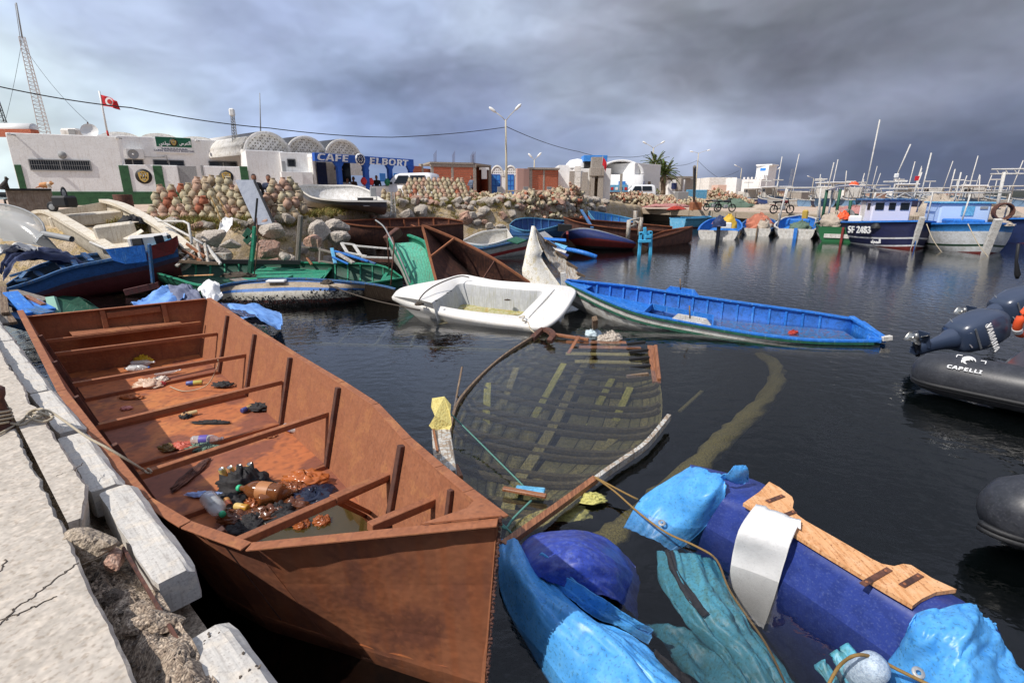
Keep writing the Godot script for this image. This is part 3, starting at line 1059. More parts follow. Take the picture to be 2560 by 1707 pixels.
func bottle(called,label,at,yaw,l,r,m:Material,cap,band=null,squash:=1.0):
	var o=thing(called,label,"bottle",at,V(0,yaw,0))
	var st=S(true)
	var prof=[[.001,.0],[r*.8,.0],[r,.012]]
	for k in 9:
		var y=l*(.1+.055*k)
		prof.append([r*(.95 if k % 2 else 1.0),y])
	for e in [[r,.6],[r*.92,.68],[r*.6,.78],[r*.32,.85],[r*.3,.93]]:prof.append([e[0],l*e[1]])
	var x=Transform3D(Basis(BACK,-PI/2).scaled(V(1,squash,1)),V(-l/2,r*squash,0))
	lathe(st,prof,x,14)
	part(o,"body",st,m)
	var cp=S(true)
	lathe(cp,[[.001,l*1.0],[r*.36,l*1.0],[r*.38,l*.93],[.001,l*.93]],x,10)
	part(o,"cap",cp,tinted(cap))
	if band != null:
		var bd=S(true)
		lathe(bd,[[r*1.02,l*.25],[r*1.03,l*.26],[r*1.03,l*.5],[r*1.02,l*.51]],x,14)
		part(o,"label_band",bd,tinted(band))
	return o

func tinted(c,rough:=.5) -> StandardMaterial3D:
	var k = "tint_%s_%.2f" % [c.to_html(),rough]
	if not M.has(k):
		var m=StandardMaterial3D.new()
		m.resource_name=k
		m.albedo_color=c
		m.roughness=rough
		M[k]=m
	return M[k]

func rag(called,label,category,at,size,m:Material,sd,group := ""):
	# a crumpled lump of cloth or film, flat underneath
	var st=S(true)
	var rings=[]
	for i in 13:
		var v=i/12.0
		var ring=[]
		for k in 26:
			var a=TAU*k/26
			var n=N.b3.get_noise_3d(cos(a)*90+sd*31,v*120,sin(a)*90)*.6+absf(N.b3.get_noise_3d(cos(a)*300+sd,v*300,sin(a)*300))*.7
			var rr=sin(v*PI*.5) if v<1 else 1.0
			var y=cos(v*PI*.5)*(.7+n*.9)
			ring.append(at+V(cos(a)*size.x*rr*(1+n*.7),maxf(.0,y)*size.y+.003,sin(a)*size.z*rr*(1+n*.7)))
		rings.append(ring)
	loft(st,rings,true)
	return single(called,st,m,label,category,group)

func can(label,at,yaw,c,c2,upright:=false,l:=.12,r:=.028):
	var o=thing("drink_can",label,"can",at,V(0,yaw,0))
	var x=Transform3D(Basis(BACK,-PI/2),V(-l/2,r,0))
	if upright:x=Transform3D(Basis.from_euler(V(.25,0,.15)),ZERO)
	var st=S(true)
	lathe(st,[[.001,.006],[r*.8,.0],[r,.01],[r,l*.45]],x,14)
	part(o,"body",st,tinted(c,.35))
	var s2=S(true)
	lathe(s2,[[r,l*.45],[r,l-.012],[r*.86,l]],x,14)
	part(o,"print",s2,tinted(c2,.35))
	var s3=S(true)
	lathe(s3,[[r*.86,l],[r*.8,l-.004],[.001,l-.004]],x,14)
	part(o,"lid",s3,M.steel)

func build_litter(fl):
	var y=fl+.01
	var w=.1
	bottle("water_bottle","clear plastic bottle lying on its side beside the yellow scrap in the rusty boat",V(-5.42,.08,-7.14),.3,.3,.045,M.bottle,c8(220,220,220))
	bottle("water_bottle","small milky bottle lying beside the clear bottles in the stern",V(-5.47,.07,-6.94),2.9,.22,.032,M.white_plastic,c8(230,220,210))
	bottle("water_bottle","squashed clear bottle under the second cross bar",V(-4.86,.07,-6.83),.5,.32,.045,M.bottle,c8(220,220,220),null,.7)
	bottle("water_bottle","clear bottle lying across the heap of bottles in the stern",V(-5.3,.1,-6.89),.1,.28,.04,M.bottle,c8(60,110,190))
	bottle("water_bottle","clear bottle with violet label on the netting in the boat",V(-3.09,.07,-4.72),.15,.3,.045,M.bottle,c8(210,210,214),c8(96,84,170))
	bottle("water_bottle","clear bottle with violet label near the side plate",V(-2.33,.07,-4.97),-.5,.26,.04,M.bottle,c8(90,60,44),c8(150,140,196))
	bottle("big_bottle","large silvery plastic bottle with green cap in the bow litter",V(-2.32,.1,-3.49),-.75,.34,.065,M.bottle,c8(60,190,140))
	bottle("big_bottle","large brown stained bottle with green cap wrapped in tape",V(-2.06,.1,-3.69),2.95,.42,.075,M.brown_bottle,c8(70,200,150),c8(176,120,76))
	bottle("big_bottle","dark stained bottle floating beside the brown taped bottle",V(-1.9,.1,-3.66),.5,.3,.05,M.brown_bottle,c8(80,50,30))
	can("spray can with blue and yellow print lying in the boat",V(-4.24,.06,-6.41),.3,c8(70,84,150),c8(190,180,90),false,.19,.03)
	can("yellow green can standing first in the row of four",V(-2.56,.06,-4.07),.2,c8(176,160,70),c8(200,190,120),true)
	can("red and gold can standing second in the row of four",V(-2.51,.06,-4.1),.5,c8(190,110,70),c8(206,170,110),true)
	can("green gold can standing third in the row of four",V(-2.45,.06,-4.12),.8,c8(150,150,60),c8(196,180,100),true)
	can("tan can leaning at the end of the row of four",V(-2.38,.06,-4.15),1.1,c8(170,120,70),c8(200,170,110),true)
	can("yellow can lying between the big bottles",V(-2.12,.12,-3.5),2.9,c8(190,140,50),c8(210,180,110))
	can("tan can lying beside the silvery bottle",V(-2.27,.11,-3.57),-.9,c8(180,130,70),c8(150,80,50))
	can("tan carton tube beside the black rag amidships",V(-3.7,.06,-5.41),.7,c8(190,150,100),c8(200,180,130),false,.16,.028)
	can("blue and gold can near the frame foot",V(-3.11,.06,-5.55),1.2,c8(60,70,130),c8(190,160,100),false,.15,.03)
	rag("plastic_scrap","bright yellow plastic scrap in the stern litter","scrap",V(-5.55,.08,-7.31),V(.13,.1,.05),tinted(c8(214,178,40)),3)
	rag("plastic_bag","crumpled milky plastic bag with red knot in the boat","bag",V(-4.83,.06,-6.37),V(.17,.09,.1),tinted(c8(206,176,152),.4),5)
	rag("plastic_bag","clear crumpled film beside the milky bag","bag",V(-4.83,.06,-6.61),V(.1,.05,.06),tinted(c8(214,200,186),.35),6)
	rag("red_scrap","small red scrap tied to the milky bag","scrap",V(-4.67,.06,-6.41),V(.04,.05,.03),tinted(c8(190,60,60)),7)
	rag("brown_scrap","stained orange brown film on the boat floor","scrap",V(-4.76,.06,-5.95),V(.14,.04,.04),tinted(c8(170,96,48),.4),8)
	rag("pink_scrap","pink scrap lying by the floor bar","scrap",V(-4.58,.06,-5.62),V(.06,.03,.04),tinted(c8(214,140,130)),9)
	rag("black_rag","black rag at the foot of the stern stanchion","rag",V(-5.33,.06,-7.78),V(.12,.05,.05),M.black_cloth,10)
	rag("black_rag","black rag against the second floor bar","rag",V(-3.82,.08,-6.34),V(.12,.05,.06),M.black_cloth,11)
	rag("black_rag","grey black rag at the foot of the third stanchion","rag",V(-2.98,.08,-5.58),V(.13,.06,.07),M.black_cloth,12)
	rag("black_strap","twisted black strap lying across the floor amidships","strap",V(-3.34,.06,-5.22),V(.2,.035,.03),M.black_cloth,13)
	rag("black_rag","small black ring of cloth beside the tan tube","rag",V(-3.73,.06,-5.39),V(.06,.05,.06),M.black_cloth,14)
	rag("striped_scrap","red and yellow wrapper beside the violet labelled bottle","scrap",V(-3.31,.07,-4.64),V(.12,.05,.05),tinted(c8(190,90,70)),15)
	rag("striped_scrap","black and gold wrapper at the floor bar end","scrap",V(-3.43,.07,-4.6),V(.08,.05,.05),tinted(c8(120,96,50)),16)
	rag("net_scrap","knot of pale green netting under the violet labelled bottle","net",V(-3.11,.06,-4.63),V(.16,.04,.07),M.net_green,17)
	rag("brown_scrap","small tan scrap near the side plate","scrap",V(-2.55,.06,-4.9),V(.06,.03,.04),tinted(c8(190,130,90)),18)
	rag("blue_slip","pale blue plastic slip lying before the black bag","scrap",V(-2.59,.07,-3.79),V(.15,.02,.035),tinted(c8(150,176,226)),19)
	rag("black_bag","black plastic bag heaped in front of the four cans","bag",V(-2.31,.07,-3.91),V(.19,.17,.13),M.black_cloth,20)
	rag("brown_net","strip of brown netting draped down the floor","net",V(-2.91,.06,-4.13),V(.05,.03,.26),M.rust_dark,21)
	rag("wet_bag","wet orange brown bag floating in the bow water","bag",V(-1.81,.1,-3.97),V(.18,.08,.1),tinted(c8(176,100,52),.2),22)
	rag("wet_bag","wet brown bag beside the dark cloth","bag",V(-1.85,.1,-3.8),V(.12,.07,.08),tinted(c8(130,74,40),.2),23)
	rag("wet_cloth","wet navy cloth floating in the bow water","cloth",V(-1.63,.1,-3.71),V(.18,.07,.13),mat("wet_navy",c8(30,36,56),1.0,.2),24)
	for i in 9:
		var p=[V(-2.14,.1,-3.42),V(-1.99,.1,-3.4),V(-2,.1,-3.29),V(-1.91,.1,-3.45),V(-1.83,.1,-3.49),V(-2.34,.09,-3.67),V(-1.74,.1,-3.6),V(-1.72,.1,-3.4),V(-2.15,.08,-3.88)][i]
		rag("wet_rag","wet black rag in the heap of litter in the bow","rag",p,V(rng.randf_range(.08,.15),rng.randf_range(.04,.08),rng.randf_range(.06,.1)),M.black_cloth if i % 3 else tinted(c8(96,56,34),.25),30+i,"wet rags in the bow")
	for i in 7:
		var p=[V(-2.08,.1,-3.82),V(-1.95,.1,-3.85),V(-1.78,.1,-3.78),V(-2.09,.1,-3.6),V(-1.45,.1,-3.37),V(-1.59,.1,-3.33),V(-1.95,.1,-3.75)][i]
		rag("brown_scrap","small wet brown scrap in the heap of litter in the bow","scrap",p,V(.06,.05,.05),tinted(c8(150,84,44),.2),50+i,"brown scraps in the bow")
	var tw=S(true)
	tube(tw,smooth_line([V(-2.73,.56,-3.37),V(-2.67,.54,-3.34),V(-2.64,.55,-3.34),V(-2.67,.57,-3.35),V(-2.69,.5,-3.39),V(-2.74,.45,-3.48)],4),.008,6)
	single("rope_knot",tw,M.rope_pale,"knot of pale rope round the cross bar of the rusty boat","rope")
	var tw2=S(true)
	tube(tw2,smooth_line([V(-3.6,.56,-5.96),V(-3.62,.5,-5.99),V(-3.69,.4,-6.03),V(-3.85,.2,-6.1),V(-4.07,.08,-6.21),V(-4.24,.07,-6.16),V(-4.51,.07,-6.32)],4),.006,6)
	single("thin_string",tw2,M.rope_pale,"thin pale string hanging from the cross bar to the boat floor","string")


# ---------------------------------------------------------------- bodies: tapered bones joined smoothly and meshed as surface nets
func body_mesh(bones,cell,k:=.03):
	var lo=Vector3.INF
	var hi=-Vector3.INF
	for b in bones:
		var r=maxf(b[2],b[3])+cell*2
		for p in [b[0],b[1]]:
			lo=lo.min(p-ONE*r)
			hi=hi.max(p+ONE*r)
	var n=Vector3i(((hi-lo)/cell).ceil())+Vector3i.ONE
	var f=PackedFloat32Array()
	f.resize(n.x*n.y*n.z)
	f.fill(1.0)
	for b in bones:
		var r=maxf(b[2],b[3])+cell*2+k
		var l=b[0].min(b[1])-ONE*r
		var h=b[0].max(b[1])+ONE*r
		var i0=Vector3i(((l-lo)/cell).floor()).clamp(Vector3i.ZERO,n-Vector3i.ONE)
		var i1=Vector3i(((h-lo)/cell).ceil()).clamp(Vector3i.ZERO,n-Vector3i.ONE)
		var ab=b[1]-b[0]
		var ll=maxf(ab.length_squared(),1e-9)
		for z in range(i0.z,i1.z+1):
			for y in range(i0.y,i1.y+1):
				for x in range(i0.x,i1.x+1):
					var p=lo+V(x,y,z)*cell
					var t=clampf((p-b[0]).dot(ab)/ll,0,1)
					var d=(p-b[0]-ab*t).length()-lerpf(b[2],b[3],t)
					var i=(z*n.y+y)*n.x+x
					var o=f[i]
					var hh=clampf(.5+.5*(o-d)/k,0,1)
					f[i]=lerpf(o,d,hh)-k*hh*(1-hh)
	var idx={}
	var vs=PackedVector3Array()
	var cs=PackedColorArray()
	for z in n.z-1:
		for y in n.y-1:
			for x in n.x-1:
				var s=ZERO
				var c=0
				var i=(z*n.y+y)*n.x+x
				var any=false
				var v0=f[i]<0
				for q8 in range(1,8):
					if (f[i+(q8 & 1)+((q8 >> 1) & 1)*n.x+(q8 >> 2)*n.x*n.y]<0) != v0:
						any=true
						break
				if not any:continue
				for e in [[0,1],[2,3],[4,5],[6,7],[0,2],[1,3],[4,6],[5,7],[0,4],[1,5],[2,6],[3,7]]:
					var a=e[0]
					var b=e[1]
					var fa=f[i+(a & 1)+((a >> 1) & 1)*n.x+(a >> 2)*n.x*n.y]
					var fb=f[i+(b & 1)+((b >> 1) & 1)*n.x+(b >> 2)*n.x*n.y]
					if (fa<0) != (fb<0):
						s+=V(a & 1,(a >> 1) & 1,a >> 2).lerp(V(b & 1,(b >> 1) & 1,b >> 2),fa/(fa-fb))
						c+=1
				var p=lo+(V(x,y,z)+s/c)*cell
				idx[i]=vs.size()
				vs.append(p)
				var best=INF
				var col=Color.WHITE
				for b in bones:
					var ab=b[1]-b[0]
					var t=clampf((p-b[0]).dot(ab)/maxf(ab.length_squared(),1e-9),0,1)
					var d=(p-b[0]-ab*t).length()-lerpf(b[2],b[3],t)
					if d<best:
						best=d
						col=b[4]
				cs.append(col)
	var st=SurfaceTool.new()
	st.begin(Mesh.PRIMITIVE_TRIANGLES)
	st.set_smooth_group(0)
	var step=[1,n.x,n.x*n.y]
	for i in idx:
		for a in 3:
			var b=(a+1) % 3
			var c=(a+2) % 3
			if i-step[b]<0 or i-step[c]<0:continue
			if (f[i]<0)==(f[i+step[a]]<0):continue
			if not (idx.has(i-step[b]) and idx.has(i-step[c]) and idx.has(i-step[b]-step[c])):continue
			var qd=[idx[i],idx[i-step[b]],idx[i-step[b]-step[c]],idx[i-step[c]]]
			if f[i]>0:qd.reverse()
			for o in [0,2,1,0,3,2]:
				st.set_color(cs[qd[o]])
				st.add_vertex(vs[qd[o]])
	st.generate_normals()
	return st.commit()

# ---------------------------------------------------------------- buildings
func out_of(a,b):
	var n=V(-(b-a).z,0,(b-a).x).normalized()
	return n if n.dot(V(0,0,1)-a*.02)>0 else -n

# a plain block behind the line a-b (feet of the front wall), from y0 to y1
func block(parent,called,a,b,depth,y0,y1,m,bv:=.02):
	var n=out_of(a,b)
	var c=(a+b)/2-n*depth/2
	var st=S()
	var x=(b-a)
	x.y=0
	cbox(st,Transform3D(Basis(x.normalized(),UP,x.normalized().cross(UP)),V(c.x,(y0+y1)/2,c.z)),V(x.length(),y1-y0,depth),bv)
	return part(parent,called,st,m)

# a flat rectangle standing proud of a wall, given by two opposite corners on it
func panel(parent,called,p,r,out,thick,m):
	var e=V(r.x-p.x,0,r.z-p.z)
	var n=out_of(p,r)
	var st=S()
	var c=(p+r)/2+n*(out-thick/2)
	cbox(st,Transform3D(Basis(e.normalized(),UP,e.normalized().cross(UP)),c),V(e.length(),absf(r.y-p.y),thick),minf(.01,thick*.3))
	return part(parent,called,st,m)

# a window: dark pane set in, frame and bars before it
func barred_window(parent,p,r,bars,split:=1,m_bar=null):
	var w=panel(parent,"window",p,r,.015,.03,M.window_glass)
	var e=V(r.x-p.x,0,r.z-p.z)
	var n=out_of(p,r)
	var st=S()
	var m=m_bar if m_bar else M.grey_plastic
	for i in bars+1:
		var a=p+e*(float(i)/bars)+n*.05
		bar(st,V(a.x,p.y,a.z),V(a.x,r.y,a.z),.012,.012,n)
	for y in [p.y,r.y,(p.y+r.y)/2]:
		bar(st,V(p.x,y,p.z)+n*.05,V(r.x,y,r.z)+n*.05,.014,.014)
	part(w,"bars",st,m)
	var fr=S()
	for i in split+1:
		var a=p+e*(float(i)/split)+n*.03
		bar(fr,V(a.x,p.y,a.z),V(a.x,r.y,a.z),.05,.03,n)
	for y in [p.y,r.y]:bar(fr,V(p.x,y,p.z)+n*.03,V(r.x,y,r.z)+n*.03,.05,.03,n)
	part(w,"frame",fr,M.grey_plastic)
	return w

# strokes of a word drawn on a wall: each a line of [x, y] in letter units
func strokes(parent,called,o,ex,size,w,n,words,m):
	var st=S()
	for s in words:
		for i in s.size()-1:
			var a=o+ex*s[i][0]*size+UP*s[i][1]*size
			var b=o+ex*s[i+1][0]*size+UP*s[i+1][1]*size
			var d=(b-a).normalized()*w*.35
			bar(st,a-d+n*.004,b+d+n*.004,w,.006+.0004*(i % 3),n)
	return part(parent,called,st,m)

func text(parent,called,s,at,ex,size,m,slant:=.0,stretch:=1.0,depth:=.04,bold:=true):
	var t=TextMesh.new()
	t.text=s
	var f=SystemFont.new()
	f.font_names=PackedStringArray(["Droid Sans"])
	f.font_weight=700 if bold else 400
	t.font=f
	t.font_size=64
	t.pixel_size=size/46.0
	t.depth=depth
	t.curve_step=2.0
	var o=part(parent,called,t,m)
	var x=ex.normalized()
	o.transform=Transform3D(Basis(x*stretch,UP+x*slant,x.cross(UP)),at)
	return o

const GUARD:=[[[5.0,0],[5.0,1.4]],[[4.6,1.4],[4.6,.1],[4.4,0],[3.9,0]],[[4.1,.62],[3.7,.62],[3.4,.0],[3.9,0]],[[3.4,.0],[3.15,.0],[3.1,.3],[3.02,-.1],[2.7,-.45]],[[2.35,.4],[2.3,.05],[2.05,.05],[2.02,.35],[1.98,.05],[1.75,.05],[1.7,.35],[1.65,-.1],[1.45,-.5],[1.0,-.5],[.85,-.1]]]
const NATIONAL:=[[[5.0,0],[5.0,1.4]],[[4.6,1.4],[4.6,.1],[4.4,0],[4.05,.0]],[[4.05,.0],[4.05,.4],[3.75,.42],[3.72,.1],[4.05,.0]],[[3.75,.1],[3.7,-.3],[3.35,-.5]],[[2.95,1.3],[2.95,.05],[3.25,.4],[3.4,.15],[3.0,.0],[2.2,.0],[2.2,.4]],[[2.2,.72],[2.12,.72]],[[2.2,0],[1.75,.0],[1.6,.3],[1.3,.25],[1.6,-.2],[1.3,-.5],[.7,-.4],[.6,.0]],[[1.3,-.75],[1.15,-.75]]]

func emblem(parent,c,r,n):
	var x=UP.cross(n).normalized()
	var disc=func(rad,off,m,called,p):
		var st=S(true)
		lathe(st,[[.001,off],[rad,off],[rad,off-.01]],Transform3D(Basis(x,n,x.cross(n)),c),28)
		return part(p,called,st,m)
	var d=disc.call(r,.02,M.print_black,"emblem",parent)
	var sh=S()
	var out=[]
	for p in [[-.62,.5],[-.3,.62],[0,.75],[.3,.62],[.62,.5],[.6,.0],[.5,-.4],[.25,-.66],[0,-.78],[-.25,-.66],[-.5,-.4],[-.6,.0]]:
		out.append(c+x*p[0]*r+UP*p[1]*r+n*.022)
	slab(sh,out,n,.006)
	part(d,"shield",sh,M.print_gold)
	var mk=S()
	for p in [[-.28,.35,.16,.3],[.28,.35,.16,.3],[0,.05,.22,.5],[-.3,-.15,.14,.3],[.3,-.15,.14,.3],[0,-.45,.3,.14],[0,.5,.2,.1]]:
		bar(mk,c+x*p[0]*r+UP*(p[1]-p[3]/2)*r+n*.03,c+x*p[0]*r+UP*(p[1]+p[3]/2)*r+n*.03,p[2]*r,.006,n)
	part(d,"figures",mk,M.print_black)
	var wm=S()
	for p in [[-.28,.3,.07,.2],[.28,.3,.07,.2],[0,.1,.08,.3],[0,-.45,.2,.05]]:
		wm=S()
		bar(wm,c+x*p[0]*r+UP*(p[1]-p[3]/2)*r+n*.036,c+x*p[0]*r+UP*(p[1]+p[3]/2)*r+n*.036,p[2]*r,.006,n)
		part(d,"crest_mark",wm,M.print_white)

# a barrel vault whose round end faces out at c; axis runs back along -n
func vault(parent,called,c,ex,n,half,rise,length,wall,m,filled:=true):
	var st=S(true)
	var rings=[]
	for z in [.0,-length]:
		var ring=[]
		for k in 25:
			var a=PI*k/24
			ring.append(c+ex*cos(a)*half+UP*sin(a)*rise+n*z)
		rings.append(ring)
	loft(st,rings)
	# rim: a band of wall thickness round the end, slightly proud
	var r2=[]
	for s in [[1.0,.0],[1.0,.06],[1.0-wall/half,.06],[1.0-wall/half,-.5]]:
		var ring=[]
		for k in 25:
			var a=PI*k/24
			ring.append(c+ex*cos(a)*half*s[0]+UP*sin(a)*rise*s[0]+n*s[1])
		r2.append(ring)
	loft(st,r2)
	return part(parent,called,st,m)

# pierced blocks filling a round end: rows of small openings in a grid of bars
func pierced_screen(parent,c,ex,n,half,rise,pitch,m):
	var st=S()
	var k=0
	var y=.0
	var w=pitch*.42
	while y<rise:
		var hw=half*sqrt(maxf(.0,1.0-pow(y/rise,2)))
		if hw>pitch:bar(st,c-ex*hw+UP*y-n*.12,c+ex*hw+UP*y-n*.12,.07,w)
		y+=pitch
		k+=1
	var x=-half+pitch*.5
	while x<half:
		var hh=rise*sqrt(maxf(.0,1.0-pow(x/half,2)))
		if hh>pitch*.5:bar(st,c+ex*x-n*.115,c+ex*x+UP*hh-n*.115,w,.06,n)
		x+=pitch
	# every other opening half closed, as in pinwheel blocks
	y=pitch*.5
	k=0
	while y<rise:
		x=-half+pitch
		while x<half:
			if pow(x/half,2)+pow(y/rise,2)<.93 and (k % 3==0):
				box_at(st,c+ex*x+UP*y-n*.11,V(pitch,pitch,.05)*.98,atan2(-ex.z,ex.x))
			x+=pitch
			k+=1
		y+=pitch
		k+=1
	part(parent,"pierced_screen",st,m)

func brick_wall(parent,a,b,y0,y1,thick,courses):
	# courses of hollow brick, a mortar joint behind each
	var n=out_of(a,b)
	var w=block(parent,"brick_wall",a,b,thick,y0,y1,M.mortar,.0)
	var h=(y1-y0)/courses
	var l=(b-a).length()
	var e=(b-a)/l
	e.y=0
	for c in courses:
		var st=S()
		var x=-.15*(c % 2)
		while x<l:
			var x0=maxf(x,.0)+.006
			var x1=minf(x+.3,l)-.006
			if x1-x0>.03 and rng.randf()>.006:
				var p=a+e*(x0+x1)/2+n*(.012+rng.randf()*.012-.03)
				box_at(st,V(p.x,y0+h*(c+.5),p.z),V(x1-x0,h-.02,.06),atan2(-e.z,e.x))
			x+=.3
		part(w,"brick_course",st,M.brick)
	return w

func build_buildings():
	build_station()
	build_cafe()
	build_brick()
	build_port_houses()
	build_poles()

func build_station():
	var g=2.0
	var o=thing("guard_station","long white guard station with green base band and painted emblems","building",V(-23.33,2,-25.26))
	o.position=ZERO
	var a=V(-23.33,2,-25.26)
	var b=V(-19.38,2,-26.9)
	var n=out_of(a,b)
	var ex=(b-a).normalized()
	block(o,"front_block",a,b,.5,g-.6,5.25,M.white_wall)
	# green base and corner stripes
	var e2=V(-14.398,2.659,-28.968)
	e2.y=2.0
	panel(o,"base_band",V(a.x,g-.5,a.z),V(b.x,V(-19.603,2.647,-26.807).y,b.z)+ex*.05,.03,.06,M.green_band)
	panel(o,"corner_stripe",V(-23.294,3.849,-25.275)-V(0,0,0),V(V(-23.058,3.855,-25.373).x,g,V(-23.058,3.855,-25.373).z),.035,.07,M.green_band)
	barred_window(o,V(-22.744,3.628,-25.503),V(-20.591,4.09,-26.397),26,2)
	var lamp=S(true)
	lathe(lamp,[[.001,.1],[.12,.08],[.17,.02],[.17,.0]],Transform3D(Basis(ex,n,ex.cross(n)),V(-21.538,4.322,-26.004)),16)
	part(o,"wall_lamp",lamp,M.grey_plastic)
	# courtyard wall on from the block
	var wy=V(-16.983,3.947,-27.895).y
	var g0=V(-17.242,2.87,-27.787)
	var g1=V(-16.182,2.876,-28.228)
	block(o,"yard_wall",V(b.x,g,b.z)+ex*.01,V(g0.x,g,g0.z),.25,g-.5,wy,M.white_wall)
	block(o,"yard_wall",V(g1.x,g,g1.z),e2,.25,g-.5,wy,M.white_wall)
	var b0=V(b.x,g-.5,b.z)+ex*.06
	panel(o,"base_band",b0,V(g0.x,V(-18.407,2.65,-27.304).y,g0.z),.03,.06,M.green_band)
	panel(o,"base_band",V(g1.x,g-.5,g1.z),V(e2.x,V(-15.296,2.747,-28.596).y,e2.z),.03,.06,M.green_band)
	for s in [[V(-19.55,2.668,-26.83),V(-19.182,3.92,-26.982)],[V(-18.223,2.715,-27.381),V(-17.864,3.949,-27.529)],[V(-14.586,2.884,-28.89),V(-14.242,3.984,-29.033)]]:
		panel(o,"green_stripe",V(s[0].x,g,s[0].z),s[1]-V(0,.02,0),.034,.06,M.green_band)
	emblem(o,V(-18.648,3.389,-27.204),.36,n)
	emblem(o,V(-15.222,3.414,-28.626),.34,n)
	# open steel gate leaf and what stands in the gap
	var gate=S()
	bar(gate,V(g0.x,g,g0.z)+ex*.02,V(g0.x,g,g0.z)+ex*.02+UP*(wy-g),1.0,.05,ex,.01)
	panel(o,"gate_leaf",V(g0.x,g+.05,g0.z),V(-16.48,3.936,-28.104),-.1,.05,M.galvanised)
	panel(o,"gate_post",V(g1.x,g,g1.z)-ex*.1,V(g1.x,wy+.05,g1.z),.02,.1,M.galvanised)
	# main wall and its vaulted roof behind the yard
	var a2=V(-22.84,2,-31.82)
	var b2=V(-18.3,2,-34.81)
	var n2=out_of(a2,b2)
	var ex2=(b2-a2).normalized()
	block(o,"main_wall",a2-ex2*2.0,b2+ex2*1.0,7.0,g-.5,5.8,M.white_wall)
	panel(o,"far_band",V(g0.x,g,g0.z)-n*2.4,V(g1.x,2.9,g1.z)-n*2.4,.0,.06,M.green_band)
	for i in 5:
		var st=S(true)
		var c=a2-ex2*1.0+ex2*(i+.5)*2.0-n2*1.2+V(0,3.75,0)
		var rings=[]
		for z in [.0,-4.5]:
			var ring=[]
			for k in 13:
				var t=PI*k/12
				ring.append(c+ex2*cos(t)*1.0+UP*sin(t)*(.36+.05*sin(i*2.0))+n2*z)
			rings.append(ring)
		loft(st,rings)
		fan(st,rings[0])
		part(o,"roof_vault",st,M.dirty_white_wall)
	for s in [[V(-22.9,4.173,-31.78),V(-22.048,4.497,-32.342)],[V(-21.618,4.217,-32.625),V(-20.31,4.517,-33.486)],[V(-19.181,4.301,-34.23),V(-17.86,4.534,-35.1)]]:
		barred_window(o,s[0]-V(0,.9,0),s[1],9,2,M.dark)
	# name board, air conditioner, wall boxes: things of their own on the wall
	var sign=thing("station_sign","green and white name board with crest on the guard station wall","sign")
	var sb=panel(sign,"board",V(-21.393,4.945,-32.773),V(-19.839,5.829,-33.796),.1,.08,M.print_white)
	panel(sign,"green_field",V(-21.365,5.29,-32.791),V(-19.846,5.841,-33.792),.112,.02,M.sign_green)
	var ss=.142
	strokes(sign,"arabic_lettering",V(-20.397,5.458,-33.295),ex2,ss*.95,.04,n2,GUARD,M.print_white)
	strokes(sign,"arabic_lettering",V(-21.242,5.408,-32.738),ex2,ss*.95,.04,n2,NATIONAL,M.print_white)
	var small=[]
	for i in 26:
		var x=i*.6
		small.append([[x,.1*sin(i*2.1)],[x+.42,.12*cos(i*1.3)]])
		if i % 3==0:small.append([[x+.2,.0],[x+.2,.7]])
	strokes(sign,"arabic_small_line",V(-21.109,5.159,-32.84),ex2,.085,.03,n2,small,M.print_navy)
	text(sign,"lettering","GARDE NATIONALE MARITIME",V(-20.585,5.063,-33.186),ex2,.1,M.print_navy,.0,1.05,.012)
	emblem(sign,V(-20.56,5.548,-33.202),.22,n2)
	var ac=thing("air_conditioner","white air conditioner unit on the guard station wall","air conditioner")
	panel(ac,"case",V(-22.661,4.521,-31.938),V(-21.968,5.087,-32.395),.45,.42,M.white_plastic)
	var fanc=V(-22.132,4.772,-31.736)
	var fs=S(true)
	lathe(fs,[[.001,.0],[.24,.0],[.26,.02],[.27,.0]],Transform3D(Basis(ex2,n2,ex2.cross(n2)),fanc),20)
	part(ac,"fan_grille",fs,M.grey_plastic)
	var hub=S(true)
	lathe(hub,[[.001,.02],[.05,.02],[.05,.0]],Transform3D(Basis(ex2,n2,ex2.cross(n2)),fanc),10)
	part(ac,"fan_hub",hub,M.white_plastic)
	var pipe=S(true)
	tube(pipe,[V(-21.873,4.652,-32.097),V(-21.585,4.66,-32.587),V(-21.122,4.705,-32.891),V(-20.983,4.786,-32.983),V(-21.001,4.361,-32.971)],.02,6)
	part(ac,"pipe",pipe,M.grey_plastic)
	# roof clutter
	var tk=thing("roof_water_tank","white roof water tank on red feet behind the parapet","tank")
	var ts=S(true)
	tube(ts,[V(-28.13,5.86,-29.5),V(-25.62,5.84,-29.5)],.33,14)
	part(tk,"cylinder",ts,M.white_plastic)
	var tf=S()
	bar(tf,V(-28.09,5.68,-29.4),V(-25.53,5.66,-29.4),.5,.36)
	part(tk,"cradle",tf,M.brick)
	for s in [[158,305,26],[186,305,20],[203,302,24]]:
		pass
	var rb=thing("roof_box","pale rounded roof boxes behind the station parapet","roof box")
	var rs=S()
	bar(rs,V(-24.91,5.71,-30.5),V(-23.94,5.71,-30.5),.6,.62,UP,.1)
	part(rb,"case",rs,M.dirty_white_wall)
	var rg=S()
	bar(rg,V(-24.3,5.75,-30.1),V(-23.94,5.75,-30.1),.03,.4,UP)
	part(rb,"grille",rg,M.grey_plastic)
	var dish=thing("satellite_dish","white satellite dish on the station roof","dish")
	var ds=S(true)
	lathe(ds,[[.001,.0],[.2,.03],[.34,.1],[.4,.15]],Transform3D(Basis(RIGHT,1.2).rotated(UP,.5),V(-23.04,5.79,-30)),18)
	part(dish,"bowl",ds,M.white_plastic)
	var dp=S()
	bar(dp,V(-23.23,5.65,-30.2),V(-23.22,6.32,-30.2),.05,.05)
	part(dish,"post",dp,M.rust_dark)
